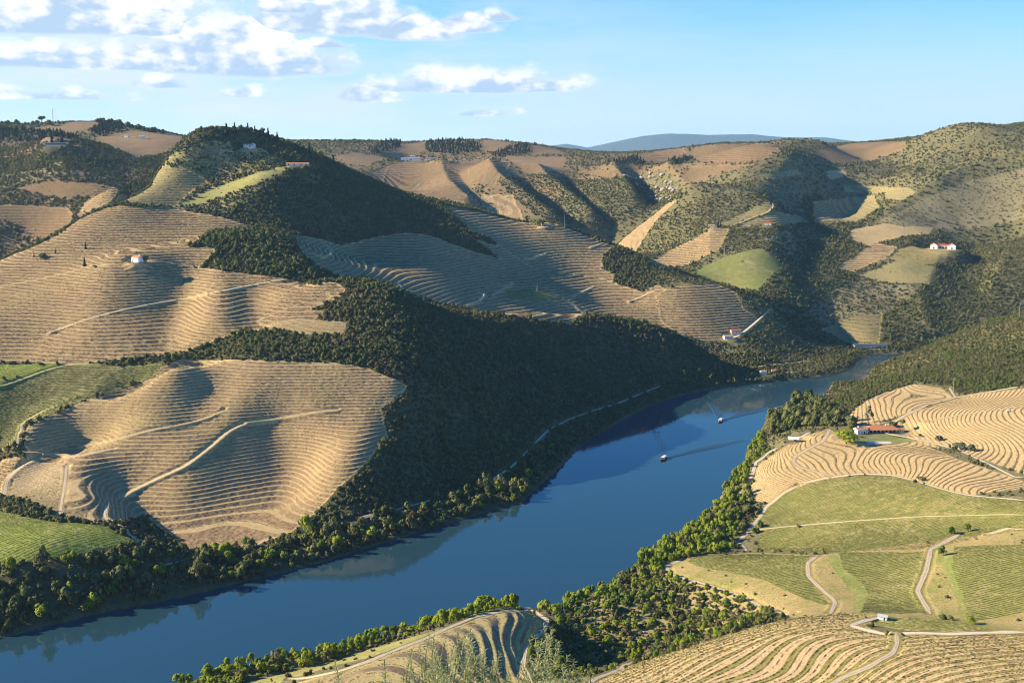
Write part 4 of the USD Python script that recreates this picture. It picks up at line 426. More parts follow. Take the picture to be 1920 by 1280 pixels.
# ---------------------------------------------------------------- the ground sheet (finer where the valley is seen in detail)
A_IN = np.linspace(-0.575, 0.575, 1001)
A_OUT = 0.575 + np.geomspace(0.004, 1.4, 46)
ACOL = np.concatenate([-A_OUT[::-1], A_IN, A_OUT])


def band(a, b, s):
    return np.arange(a, b, s)


YROW = np.concatenate([band(-150, 20, 10), band(20, 300, 7), band(300, 470, 3.5), band(470, 760, 1.0), band(760, 1430, 1.0),
                       band(1430, 1900, 1.6), band(1900, 2150, 2.2), band(2150, 2750, 3.6), band(2750, 4790, 9.0), [4795.0]])
# columns fan out from a line behind the camera so that the sheet also covers the ground at the foot of the hill
FAN = 180.0
AA, YY = np.meshgrid(ACOL, YROW)
XX = AA * np.where(YY > 250, YY, 250 - (250 - YY) * 0.0)
NX, NYR = len(ACOL), len(YROW)
fx, fy = XX.ravel(), YY.ravel()
hs = on_grid(RELIEF, fx, fy, 3)
shore = on_grid(SHORE, fx, fy)

# land cover of every vertex and terraces
zone_poly = [shapely.Polygon(z[4]) for z in ZONES]
STYLE = {'tan': (0.36, 0.06), 'brown': (0.36, 0.06), 'grassy': (0.45, 0.10), 'green': (0.38, 0.1), 'gold': (0.24, 0.1), 'front': (0.34, 0.04),
         'knob': (0.5, 0.08), 'orange': (0.5, 0.1)}


def in_box(poly, pad=0.0):
    a, b, c, d = poly.bounds
    return np.nonzero((fx > a - pad) & (fx < c + pad) & (fy > b - pad) & (fy < d + pad))[0]


rough = noise2(fx, fy, 130.0, 3, 3) * 9.0 + noise2(fx, fy, 38.0, 4, 3) * 3.0
near_flat = np.clip((hs - 6) / 25, 0, 1)
calm = np.ones(len(fx))
cover = np.full(len(fx), -1, np.int16)
wz = []
for k, (zn, zc, step, zl, zp) in enumerate(ZONES):
    poly = zone_poly[k]
    i = in_box(poly, 30)
    pts = shapely.points(fx[i], fy[i])
    dist = shapely.distance(pts, poly)
    inside = dist == 0
    cover[i[inside]] = k
    calm[i] = np.minimum(calm[i], np.clip(dist / 25, 0.12, 1))
    wz.append(i[inside])
calm = np.where(fy > 2300, np.maximum(calm, .6), calm)
# gentler roughness on the open slopes by the river
hg = hs + rough * calm * near_flat * np.clip((fy - 560) / 200, 0.1, 1)
def wander(x, y):
    return noise2(x, y, 110.0, 9, 2) * 2.2 + noise2(x, y, 42.0, 12, 2) * 0.55


skew = wander(fx, fy)
bankw = np.zeros(len(fx), np.float32)
benchf = np.zeros(len(fx), np.float32)
hz = hg.copy()


def steps(t, b, tilt):
    f = t - np.floor(t)
    p = np.where(f < b, tilt * f, tilt * b + (1 - tilt * b) * (f - b) / (1 - b))
    return np.floor(t) + p, f


def terrace_t(x, y, h, step):
    return (h + wander(x, y) * step) / step


for k, (zn, zc, step, zl, zp) in enumerate(ZONES):
    if not step:
        continue
    i = wz[k]
    b, tilt = STYLE[zc]
    edge = shapely.distance(shapely.points(fx[i], fy[i]), zone_poly[k].exterior)
    w = np.clip(edge / 3.0, 0, 1) * (cover[i] == k)
    t = (hg[i] + skew[i] * step) / step
    p, f = steps(t, b, tilt)
    hz[i] = hg[i] + w * (p - t) * step
    bw = np.clip((f - b) / .06, 0, 1) * np.clip((1.0 - f) / .06, 0, 1)
    bankw[i] = np.where(cover[i] == k, bw * np.clip(edge / 3, 0, 1), bankw[i])
    benchf[i] = np.where(cover[i] == k, f, benchf[i])

# small scale unevenness of bare ground
hz += noise2(fx, fy, 7.0, 21, 2) * np.where(cover >= 0, 0.35, 1.4) * np.clip(shore / 8, 0, 1)
hz += noise2(fx, fy, 2.6, 22, 2) * bankw * np.where(fy > 850, 1.1, .35)

# tracks are cut level into the slopes
track_lines = []
for wd, tl, pl in TRACKS:
    L = shapely.LineString(pl)
    n = max(4, int(L.length / 2.0))
    s = np.linspace(0, L.length, n)
    q = np.array([L.interpolate(v).coords[0] for v in s])
    # round the corners
    for _ in range(3):
        q[1:-1] = (q[:-2] + 2 * q[1:-1] + q[2:]) / 4
    z = on_grid(RELIEF, q[:, 0], q[:, 1], 3)
    z = z + (noise2(q[:, 0], q[:, 1], 130.0, 3, 3) * 9.0 + noise2(q[:, 0], q[:, 1], 38.0, 4, 3) * 3.0) * 0.12 * np.clip((q[:, 1] - 560) / 200, 0.1, 1) * np.clip((z - 6) / 25, 0, 1)
    kk = min(9, n // 2)
    zp = np.convolve(np.pad(z, kk, mode='edge'), np.ones(2 * kk + 1) / (2 * kk + 1), 'valid')
    zp = np.maximum(zp, 1.2)
    L = shapely.LineString(q)
    sl = np.concatenate([[0], np.cumsum(np.hypot(*np.diff(q, axis=0).T))])
    track_lines.append((wd, tl, q, zp, L, sl))
    i = in_box(L, wd / 2 + 7)
    pts = shapely.points(fx[i], fy[i])
    D = shapely.distance(pts, L)
    j = D < wd / 2 + 3.4
    i, D = i[j], D[j]
    zt = np.interp(shapely.line_locate_point(L, pts[j]), sl, zp)
    w = np.clip((wd / 2 + 3.4 - D) / 2.6, 0, 1)
    w = w * w * (3 - 2 * w)
    hz[i] = hz[i] * (1 - w) + (zt - 0.06) * w
    bankw[i] *= (1 - w)

# level places cut for buildings
for key, br_ in {'white_house': 11, 'villa': 26, 'barn': 36, 'hut': 12, 'long_house': 45, 'summit_house': 18, 'long_low_house': 25, 'modern_house': 24, 'farmhouse': 9,
                 'shed': 6, 'tent': 10, 'skyline_house': 10, 'skyline_house2': 10, 'station': 14, 'hollow_house': 12, 'ruin': 9, 'bank_house': 8}.items():
    bx_, by_ = PLACES[key]
    bz_ = float(on_grid(RELIEF, [bx_], [by_], 3)[0])
    i = np.nonzero((np.abs(fx - bx_) < br_ * 2.2) & (np.abs(fy - by_) < br_ * 2.2))[0]
    D = np.hypot(fx[i] - bx_, fy[i] - by_)
    w = np.clip((br_ * 2 - D) / br_, 0, 1)
    w = w * w * (3 - 2 * w)
    hz[i] = hz[i] * (1 - w) + bz_ * w
    bankw[i] *= 1 - w

HZ = hz.reshape(NYR, NX)
COVER = cover.reshape(NYR, NX)


def sheet_ij(x, y):
    r = np.interp(y, YROW, np.arange(NYR))
    c = np.interp(x / np.where(y > 250, y, 250), ACOL, np.arange(NX))
    return r, c


def ground(x, y):
    x, y = np.atleast_1d(np.asarray(x, float)), np.atleast_1d(np.asarray(y, float))
    return map_coordinates(HZ, list(sheet_ij(x, y)), order=1, mode='nearest')


def ground1(x, y):
    return float(ground(x, y)[0])


def cover_at(x, y):
    r, c = sheet_ij(x, y)
    return COVER[np.clip(np.round(r).astype(int), 0, NYR - 1), np.clip(np.round(c).astype(int), 0, NX - 1)]


# how far below the line of sight each place lies, for leaving out what no nearby viewpoint can see
SIGHT = np.maximum.accumulate(np.where(YY > 3, (HZ - CAMZ) / np.maximum(YY, 3), -9), 0)


def in_sight(x, y, h):
    r, c = sheet_ij(x, y)
    s = map_coordinates(SIGHT, [np.maximum(r - 3, 0), c], order=1, mode='nearest')
    return (ground(x, y) + h - CAMZ) / y > s - 0.004


# smooth normals of the whole sheet
dzdc = np.gradient(HZ, axis=1)
dzdr = np.gradient(HZ, axis=0)
dxdc = np.gradient(XX, axis=1)
dxdr = np.gradient(XX, axis=0)
dydr = np.gradient(YY, axis=0)
tc = np.stack([dxdc, np.zeros_like(dxdc), dzdc], -1)
tr_ = np.stack([dxdr, dydr, dzdr], -1)
NRM = np.cross(tc, tr_)
NRM /= np.linalg.norm(NRM, axis=-1, keepdims=True)
NRM = NRM.reshape(-1, 3)
VERT = np.stack([fx, fy, hz], -1)
idx = np.arange(NX * NYR).reshape(NYR, NX)
quads = np.stack([idx[:-1, :-1], idx[:-1, 1:], idx[1:, 1:], idx[1:, :-1]], -1)
# ground that no nearby viewpoint sees (back slopes) is kept at a quarter of the resolution
unseen = (HZ + 10 - CAMZ) / np.maximum(YY, 3) < SIGHT - 0.008
unseen &= YY > 500
unseen[:, :47] = unseen[:, -47:] = False
B = 4
nbr, nbc = (NYR - 1) // B, (NX - 1) // B
blk = np.ones((nbr, nbc), bool)
for i in range(B + 1):
    for j in range(B + 1):
        blk &= unseen[i:i + (nbr - 1) * B + 1:B, j:j + (nbc - 1) * B + 1:B]
fine = np.ones((NYR - 1, NX - 1), bool)
fine[:nbr * B, :nbc * B] = ~np.repeat(np.repeat(blk, B, 0), B, 1)
ci = idx[:nbr * B + 1:B, :nbc * B + 1:B]
coarse = np.stack([ci[:-1, :-1], ci[:-1, 1:], ci[1:, 1:], ci[1:, :-1]], -1)[blk]
quads = np.concatenate([quads[fine], coarse])
# nothing is kept of the river bed far from the bank
keep = ~((shore[quads] < -14).all(1))
quads = quads[keep]
qc = (fx[quads].mean(1), fy[quads].mean(1))
qz = np.full(len(quads), -1, np.int16)
for k, poly in enumerate(zone_poly):
    a, b, c, d = poly.bounds
    i = np.nonzero((qc[0] > a) & (qc[0] < c) & (qc[1] > b) & (qc[1] < d))[0]
    wob = 1.6 if b < 1400 else 3.0
    i_ = i[shapely.contains_xy(poly, qc[0][i] + noise2(qc[0][i], qc[1][i], 9.0, 5, 2) * wob * 2, qc[1][i] + noise2(qc[0][i], qc[1][i], 9.0, 6, 2) * wob * 2)]
    qz[i_] = k


def raw_mesh(path, v, f, mat, n=None, prim=None):
    me = UsdGeom.Mesh.Define(stage, path)
    me.CreatePointsAttr(Vt.Vec3fArray.FromNumpy(np.ascontiguousarray(v, np.float32)))
    me.CreateFaceVertexCountsAttr(Vt.IntArray.FromNumpy(np.full(len(f), f.shape[1], np.int32)))
    me.CreateFaceVertexIndicesAttr(Vt.IntArray.FromNumpy(np.ascontiguousarray(f, np.int32).ravel()))
    me.CreateSubdivisionSchemeAttr('none')
    if n is not None:
        me.CreateNormalsAttr(Vt.Vec3fArray.FromNumpy(np.ascontiguousarray(n, np.float32)))
        me.SetNormalsInterpolation('vertex')
    for k, a in (prim or {}).items():
        UsdGeom.PrimvarsAPI(me).CreatePrimvar(k, Sdf.ValueTypeNames.FloatArray, 'vertex').Set(Vt.FloatArray.FromNumpy(np.ascontiguousarray(a, np.float32)))
    if mat is not None:
        UsdShade.MaterialBindingAPI.Apply(me.GetPrim()).Bind(mat)
    return me


used = {}


def fresh(name, parent='/World'):
    key = parent + '/' + name
    used[key] = used.get(key, -1) + 1
    return key if used[key] == 0 else '%s_%03d' % (key, used[key])


def ground_material(name, c_bench, c_bank, c_patch, patch=0.5, dirt=0.25, rows=None, bumpd=0.35):
    """bench colour, bank colour and a third colour that comes in patches"""
    g = Graph()
    pos = g.add('geometry') + '.position'
    big = g.noise(pos, 0.016, 4, 0.6)
    mid = g.noise(pos, 0.11, 4, 0.6)
    fine = g.noise(pos, 0.9, 4, 0.65)
    bank = g.add('attribute', attribute='bank') + '.fac'
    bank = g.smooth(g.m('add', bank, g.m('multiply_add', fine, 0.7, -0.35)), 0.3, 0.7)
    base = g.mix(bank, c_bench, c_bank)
    pm = g.smooth(g.m('add', g.m('multiply', big, 0.5), g.m('multiply', mid, 0.5)), 0.56 - 0.14 * patch, 0.62)
    base = g.mix(g.m('multiply', pm, min(1.0, 0.35 + patch * 0.6)), base, c_patch)
    if rows:
        ang, sp, c_row, amt = rows
        mp = g.add('mapping', mapping_type='point', vector=pos, rotation=(0.0, 0.0, ang)) + '.vector'
        rx = g.add('separate_xyz', vector=mp) + '.x'
        wv = g.m('sine', g.m('add', g.m('multiply', rx, 2 * math.pi / sp), g.m('multiply', mid, 1.5)))
        base = g.mix(g.m('multiply', g.smooth(wv, -0.2, 0.8), amt), base, c_row)
    spk = g.ramp(fine, [(0.25, (1 - dirt * 1.6,) * 3), (0.5, (1.0, 1.0, 1.0)), (0.8, (1 + dirt,) * 3)])
    base = g.mix(1.0, base, spk, 'multiply')
    base = g.mix(1.0, base, g.ramp(mid, [(0.2, (0.84, 0.82, 0.80)), (0.8, (1.12, 1.12, 1.1))]), 'multiply')
    bp = g.add('bump', height=g.noise(pos, 0.55, 5, 0.7), strength=0.9, distance=bumpd, filter_width=1.0) + '.normal'
    p = g.add('principled_bsdf', base_color=base, roughness=0.95, specular_ior_level=0.1, normal=bp)
    return g.make(name, surface=p + '.BSDF')


MAT = {}
SOIL = (0.40, 0.29, 0.165)
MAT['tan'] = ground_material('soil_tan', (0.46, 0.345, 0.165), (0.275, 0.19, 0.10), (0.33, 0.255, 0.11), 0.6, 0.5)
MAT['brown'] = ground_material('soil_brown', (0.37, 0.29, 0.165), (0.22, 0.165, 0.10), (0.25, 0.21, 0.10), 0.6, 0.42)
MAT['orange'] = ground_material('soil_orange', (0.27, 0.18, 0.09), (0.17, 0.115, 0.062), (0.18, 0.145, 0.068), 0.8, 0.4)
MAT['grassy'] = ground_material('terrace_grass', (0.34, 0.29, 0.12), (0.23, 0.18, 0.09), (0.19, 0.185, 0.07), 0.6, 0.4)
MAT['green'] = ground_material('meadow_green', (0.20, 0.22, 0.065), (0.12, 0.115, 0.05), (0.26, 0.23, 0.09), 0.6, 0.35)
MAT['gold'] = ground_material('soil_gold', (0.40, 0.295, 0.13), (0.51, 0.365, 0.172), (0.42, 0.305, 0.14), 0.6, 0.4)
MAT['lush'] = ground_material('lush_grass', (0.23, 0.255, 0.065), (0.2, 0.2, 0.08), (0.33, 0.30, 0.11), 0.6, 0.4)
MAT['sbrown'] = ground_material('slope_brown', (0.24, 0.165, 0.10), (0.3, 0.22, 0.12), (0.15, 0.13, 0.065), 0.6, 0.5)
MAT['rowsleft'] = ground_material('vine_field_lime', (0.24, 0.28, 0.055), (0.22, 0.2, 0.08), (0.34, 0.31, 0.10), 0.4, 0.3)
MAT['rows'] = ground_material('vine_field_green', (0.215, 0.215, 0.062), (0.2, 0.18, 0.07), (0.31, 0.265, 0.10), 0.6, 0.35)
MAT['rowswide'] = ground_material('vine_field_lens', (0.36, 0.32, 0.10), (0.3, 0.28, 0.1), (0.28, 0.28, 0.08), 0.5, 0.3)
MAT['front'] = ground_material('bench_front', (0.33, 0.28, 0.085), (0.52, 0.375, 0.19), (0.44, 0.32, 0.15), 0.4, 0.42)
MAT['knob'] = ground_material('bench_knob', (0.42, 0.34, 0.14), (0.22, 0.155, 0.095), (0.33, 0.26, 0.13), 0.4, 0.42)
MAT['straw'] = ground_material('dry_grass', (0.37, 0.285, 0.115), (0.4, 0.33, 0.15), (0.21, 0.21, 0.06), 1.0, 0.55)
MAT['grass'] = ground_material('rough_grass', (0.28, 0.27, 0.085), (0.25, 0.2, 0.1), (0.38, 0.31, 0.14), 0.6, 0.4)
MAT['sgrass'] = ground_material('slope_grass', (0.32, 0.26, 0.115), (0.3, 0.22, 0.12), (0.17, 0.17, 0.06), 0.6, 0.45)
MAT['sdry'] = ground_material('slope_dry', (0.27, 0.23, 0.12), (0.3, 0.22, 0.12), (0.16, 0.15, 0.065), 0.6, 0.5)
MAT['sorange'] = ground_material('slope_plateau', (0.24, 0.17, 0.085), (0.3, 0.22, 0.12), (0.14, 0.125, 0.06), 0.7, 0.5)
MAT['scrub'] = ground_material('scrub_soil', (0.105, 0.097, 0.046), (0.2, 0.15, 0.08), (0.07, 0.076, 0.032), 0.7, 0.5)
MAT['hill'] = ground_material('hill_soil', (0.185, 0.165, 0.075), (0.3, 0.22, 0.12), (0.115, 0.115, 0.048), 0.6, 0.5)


def track_material(name, dust, verge, middle):
    """wheel ruts either side of a grassier middle, ragged verges"""
    g = Graph()
    pos = g.add('geometry') + '.position'
    mid = g.noise(pos, 0.25, 4, 0.6)
    fine = g.noise(pos, 1.6, 4, 0.65)
    a = g.m('absolute', g.m('add', g.add('attribute', attribute='across') + '.fac', g.m('multiply_add', mid, 0.16, -0.08)))
    c = g.m('multiply', g.smooth(a, 0.15, 0.04), g.smooth(mid, 0.40, 0.60))
    v = g.smooth(g.m('add', a, g.m('multiply_add', fine, 0.3, -0.15)), 0.34, 0.52)
    col = g.mix(g.m('multiply', c, 0.8), dust, middle)
    col = g.mix(v, col, verge)
    col = g.mix(1.0, col, g.ramp(fine, [(0.25, (0.78, 0.77, 0.75)), (0.75, (1.14, 1.13, 1.1))]), 'multiply')
    bp = g.add('bump', height=fine, strength=0.6, distance=0.1, filter_width=1.0) + '.normal'
    p = g.add('principled_bsdf', base_color=col, roughness=0.95, specular_ior_level=0.1, normal=bp)
    return g.make(name, surface=p + '.BSDF')


MAT['track'] = track_material('track_dust', (0.56, 0.45, 0.30), (0.34, 0.27, 0.13), (0.33, 0.28, 0.13))
MAT['gravel'] = track_material('track_gravel', (0.62, 0.53, 0.39), (0.40, 0.33, 0.19), (0.50, 0.42, 0.29))


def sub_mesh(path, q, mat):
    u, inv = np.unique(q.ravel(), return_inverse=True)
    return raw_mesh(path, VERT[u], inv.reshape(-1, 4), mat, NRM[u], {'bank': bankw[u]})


PLAIN = {'slope': 'open_slope', 'bank': 'grass_bank', 'meadow': 'meadow', 'grass': 'grass_slope', 'field': 'vineyard'}
open_q = quads[qz < 0]
ox, oy = fx[open_q].mean(1), fy[open_q].mean(1)
far_ = oy >= 2450
right_ = ~far_ & (((ox > 250) & (oy > 1690)) | ((ox > 420) & (oy > 1350)))
near_ = ~far_ & ~right_ & (oy < 1450) & (on_grid(SHORE, ox, oy) >= -20) & (ox > -100 + (oy - 560) * .62 - 150) & ((oy < 700) | (ox > (oy - 700) * .62 - 20))
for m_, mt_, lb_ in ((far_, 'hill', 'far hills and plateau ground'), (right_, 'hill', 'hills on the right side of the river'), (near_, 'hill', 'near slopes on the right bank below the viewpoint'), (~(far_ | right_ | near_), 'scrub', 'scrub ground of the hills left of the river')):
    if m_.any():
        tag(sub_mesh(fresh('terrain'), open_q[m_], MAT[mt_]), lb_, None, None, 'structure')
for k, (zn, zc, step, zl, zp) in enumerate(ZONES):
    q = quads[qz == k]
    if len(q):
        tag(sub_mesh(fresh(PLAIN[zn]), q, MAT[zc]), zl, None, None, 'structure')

# tracks: ribbons with a soft crown and sunken edges
for wd, tl, q, zp, L, sl in track_lines:
    tan = np.gradient(q, axis=0)
    tan /= np.maximum(np.linalg.norm(tan, axis=1, keepdims=True), 1e-6)
    nr = np.stack([-tan[:, 1], tan[:, 0]], -1)
    offs = np.array([-.58, -.5, -.22, 0, .22, .5, .58])
    lift = np.array([-.35, .03, .0, .06, .0, .03, -.35])
    jit = .78 + noise2(q[:, 0], q[:, 1], 9.0, 31, 2) * .7
    jit = jit * np.clip(np.minimum(sl, sl[-1] - sl) / 10 + .25, 0, 1)
    v = np.concatenate([np.stack([q[:, 0] + nr[:, 0] * o * wd * jit, q[:, 1] + nr[:, 1] * o * wd * jit, zp + l], -1)[:, None] for o, l in zip(offs, lift)], 1)
    n, m_ = v.shape[:2]
    ii = np.arange(n * m_).reshape(n, m_)
    f = np.stack([ii[:-1, :-1], ii[:-1, 1:], ii[1:, 1:], ii[1:, :-1]], -1).reshape(-1, 4)[:, ::-1]
    nm = 'railway_line' if 'railway' in tl else ('road' if 'road' in tl else 'dirt_track')
    mt = MAT['gravel'] if ('white' in tl or 'road' in tl) else MAT['track']
    tag(raw_mesh(fresh(nm), v.reshape(-1, 3), f, mt, None, {'across': np.tile(offs, n)}), tl, None, None, 'structure')

# ---------------------------------------------------------------- far mountain beyond the plateau
def far_range(name, label, ridge, y0, depth, mat, seed):
    xs = np.linspace(ridge[0][0], ridge[-1][0], 260)
    top = np.interp(xs, [r[0] for r in ridge], [r[1] for r in ridge])
    ys = np.linspace(-1, 1, 60)
    X, T_ = np.meshgrid(xs, ys)
    Yv = y0 + T_ * depth
    prof = np.clip(1 - np.abs(T_) ** 1.4, 0, 1)
    base = 150.0
    H = base + (top[None] - base) * prof
    H = H + noise2(X.ravel(), Yv.ravel(), depth * .6, seed, 5).reshape(X.shape) * depth * .06 * prof * (1 - prof * .75) + noise2(X.ravel(), Yv.ravel(), 160.0, seed + 1, 3).reshape(X.shape) * 16
    ii = np.arange(X.size).reshape(X.shape)
    f = np.stack([ii[:-1, :-1], ii[:-1, 1:], ii[1:, 1:], ii[1:, :-1]], -1).reshape(-1, 4)
    v = np.stack([X, Yv, H], -1).reshape(-1, 3)
    t = trimesh.Trimesh(v, np.vstack([f[:, [0, 1, 2]], f[:, [0, 2, 3]]]), process=False)
    tag(raw_mesh('/World/' + name, v, f, mat, t.vertex_normals), label, None, None, 'structure')


def mountain_material():
    g = Graph()
    pos = g.add('geometry') + '.position'
    n = g.noise(pos, 0.012, 6, 0.65)
    col = g.ramp(n, [(0.3, (0.035, 0.05, 0.03)), (0.52, (0.06, 0.075, 0.04)), (0.7, (0.13, 0.12, 0.07))])
    p = g.add('principled_bsdf', base_color=col, roughness=1.0, specular_ior_level=0.0)
    return g.make('far_mountain', surface=p + '.BSDF')


MM = mountain_material()
far_range('far_mountain', 'hazy blue mountain range on the horizon', [(-600, 350), (300, 520), (780, 640), (1200, 680), (1680, 600), (2280, 730), (2900, 850), (3480, 905), (4400, 880), (5280, 890), (6000, 815), (6900, 810), (7800, 690), (9500, 420)], 24000, 4000, MM, 41)
far_range('far_plain', 'far low hills behind the plateau skyline', [(-9000, 300), (-5000, 310), (-2000, 270), (0, 250), (2500, 270), (6000, 340), (9000, 330)], 7000, 1900, MM, 47)

# ---------------------------------------------------------------- river
def water_material():
    g = Graph()
    pos = g.add('geometry') + '.position'
    st = g.add('mapping', mapping_type='point', vector=pos, scale=(1.0, 0.55, 1.0), rotation=(0, 0, 0.5)) + '.vector'
    r1 = g.noise(st, 0.35, 3, 0.55)
    r2 = g.noise(pos, 0.02, 3, 0.5)
    hgt = g.m('multiply', r1, g.smooth(r2, 0.3, 0.7, 0.35, 1.0))
    bp = g.add('bump', height=hgt, strength=1.0, distance=WAVE, filter_width=1.0) + '.normal'
    p = g.add('principled_bsdf', base_color=WATERC, roughness=0.04, ior=1.45, specular_ior_level=0.5, normal=bp)
    return g.make('river_water', surface=p + '.BSDF')


WATER = water_material()
wp = shapely.Polygon(RIVER).buffer(22)
wv, wf = trimesh.creation.triangulate_polygon(wp, engine='earcut')
wv = np.column_stack([wv, np.zeros(len(wv))])
wf = np.asarray(wf)
a_, b_, c_ = (wv[wf[:, i]] for i in range(3))
flip = np.cross(b_ - a_, c_ - a_)[:, 2] < 0
wf[flip] = wf[flip][:, ::-1]
tag(raw_mesh('/World/river', wv, wf, WATER), 'wide blue river winding between the vineyard hills', None, None, 'structure')

# ---------------------------------------------------------------- air
hz_box = trimesh.creation.box(bounds=[(-10600, -420, float(HZ.min()) - 1.0), (10600, 29000, 1100)])
g_ = Graph()
vol_ = g_.add('principled_volume', color=HAZEC, density=HAZED, anisotropy=0.2)
tag(usdkit.mesh(stage, '/World/haze', hz_box, g_.make('haze', volume=vol_ + '.volume')), 'thin blue haze filling the valley air', None, None, 'stuff')
print('lowest ground', HZ.min(), 'quads', len(quads))

# ---------------------------------------------------------------- foliage
def leaf_material(name, dark, light, odd, trans=0.25, var=0.35):
    g = Graph()
    pos = g.add('geometry') + '.position'
    rnd = g.add('object_info') + '.random'
    n = g.noise(pos, 0.30, 3, 0.6)
    n2 = g.noise(pos, 0.035, 3, 0.6)
    f = g.m('add', g.m('multiply', n, 0.55), g.m('add', g.m('multiply', rnd, var), g.m('multiply_add', n2, 0.5, -0.25)), clamp=True)
    col = g.ramp(f, [(0.12, dark), (0.55, light), (0.9, odd)])
    d = g.add('principled_bsdf', base_color=col, roughness=0.75, specular_ior_level=0.2) + '.BSDF'
    t = g.add('translucent_bsdf', color=g.mix(1.0, col, (1.15, 1.2, 0.7), 'multiply')) + '.BSDF'
    mx = g.add('mix_closure', fac=trans, closure1=d, closure2=t)
    return g.make(name, surface=mx + '.closure')


LEAF = {
    'holm': leaf_material('leaf_holm', (0.062, 0.082, 0.026), (0.155, 0.172, 0.052), (0.25, 0.235, 0.08)),
    'scrub': leaf_material('leaf_scrub', (0.10, 0.10, 0.042), (0.185, 0.172, 0.07), (0.26, 0.23, 0.105)),
    'heath': leaf_material('leaf_heath', (0.095, 0.072, 0.038), (0.16, 0.115, 0.058), (0.24, 0.19, 0.12)),
    'spring': leaf_material('leaf_spring', (0.16, 0.21, 0.022), (0.31, 0.37, 0.04), (0.44, 0.45, 0.07), 0.45),
    'willow': leaf_material('leaf_willow', (0.12, 0.13, 0.045), (0.20, 0.20, 0.08), (0.27, 0.24, 0.13), 0.3),
    'bright': leaf_material('leaf_bright', (0.085, 0.135, 0.02), (0.16, 0.24, 0.035), (0.24, 0.30, 0.055), 0.35),
    'pine': leaf_material('leaf_pine', (0.018, 0.032, 0.02), (0.032, 0.05, 0.028), (0.05, 0.07, 0.035), 0.1),
    'olive': leaf_material('leaf_olive', (0.075, 0.088, 0.05), (0.13, 0.145, 0.085), (0.2, 0.2, 0.12), 0.2),
    'vine': leaf_material('leaf_vine', (0.05, 0.037, 0.02), (0.085, 0.07, 0.028), (0.13, 0.12, 0.035), 0.15),
    'vinegreen': leaf_material('leaf_vine_green', (0.07, 0.085, 0.022), (0.125, 0.14, 0.035), (0.18, 0.18, 0.05), 0.3),
    'round': None,
}
LEAF['round'] = LEAF['holm']


def simple(name, col, rough=0.8, spec=0.3, var=0.15, scale=1.5):
    g = Graph()
    pos = g.add('geometry') + '.position'
    n = g.noise(pos, scale, 5, 0.6)
    c = np.array(col)
    cc = g.ramp(n, [(0.25, tuple(c * (1 - var))), (0.75, tuple(np.minimum(c * (1 + var), 0.95)))])
    p = g.add('principled_bsdf', base_color=cc, roughness=rough, specular_ior_level=spec)
    return g.make(name, surface=p + '.BSDF')


BARK = simple('bark', (0.12, 0.09, 0.065), 0.95, 0.1, 0.3, 3.0)


def leaf_cloud(seed, n, leaf, lobes, flat=1.0, centre=0.55, shape='round', spread=0.62, lobe_r=(0.34, 0.55), up=0.25):
    """leaf sized quads over the lobes of a crown of radius about 1, its middle at (0, 0, centre); returns vertices, quads, normals"""
    r = np.random.default_rng(seed)
    if shape == 'cone':
        h = r.uniform(0, 1, n) ** 1.25
        rad = (1 - h) * (0.72 + .28 * np.sin(h * 23 + r.uniform(0, 6))) * np.sqrt(r.uniform(.35, 1, n))
        th = r.uniform(0, 2 * math.pi, n)
        c = np.stack([rad * np.cos(th), rad * np.sin(th), h * 2.0], -1)
        out = np.stack([np.cos(th), np.sin(th), np.full(n, .5)], -1)
    elif shape == 'row':
        c = np.stack([r.uniform(-1, 1, n), r.normal(0, .25, n), r.uniform(0.1, 1, n) ** .8], -1)
        out = np.stack([r.normal(0, .3, n), np.sign(c[:, 1]) * .8, np.full(n, .8)], -1)
    else:
        lc = r.normal(0, 1, (lobes, 3))
        lc /= np.linalg.norm(lc, axis=1, keepdims=True)
        lc *= (r.uniform(.25, 1, (lobes, 1)) ** .5) * spread
        lc[:, 2] = np.abs(lc[:, 2]) * r.choice([1, 1, -.6], lobes)
        lr = r.uniform(*lobe_r, lobes)
        k = r.choice(lobes, n, p=lr ** 2 / (lr ** 2).sum())
        d = r.normal(0, 1, (n, 3))
        d[:, 2] = np.abs(d[:, 2]) * np.where(r.uniform(size=n) < .8, 1, -1)
        d /= np.linalg.norm(d, axis=1, keepdims=True)
        c = lc[k] + d * lr[k][:, None] * r.uniform(.72, 1.05, (n, 1))
        out = d * .75 + c * .35
        c = c * np.array([1, 1, flat])
        c[:, 2] += centre
    out /= np.linalg.norm(out, axis=1, keepdims=True)
    # each leaf faces roughly outwards with much scatter
    fn = out + r.normal(0, .55, (n, 3))
    fn /= np.linalg.norm(fn, axis=1, keepdims=True)
    a = np.cross(fn, r.normal(0, 1, (n, 3)))
    a /= np.linalg.norm(a, axis=1, keepdims=True)
    b = np.cross(fn, a)
    s = leaf * r.uniform(.6, 1.25, (n, 1))
    v = np.stack([c - a * s, c + b * s * .7, c + a * s, c - b * s * .7], 1).reshape(-1, 3)
    nn = out + fn * .35 + np.array([0, 0, up])
    nn /= np.linalg.norm(nn, axis=1, keepdims=True)
    q = np.arange(4 * n).reshape(n, 4)
    gn = np.cross(v[q[:, 1]] - v[q[:, 0]], v[q[:, 2]] - v[q[:, 0]])
    back = (gn * nn).sum(1) < 0
    q[back] = q[back][:, ::-1]
    return v, q, np.repeat(nn, 4, 0)


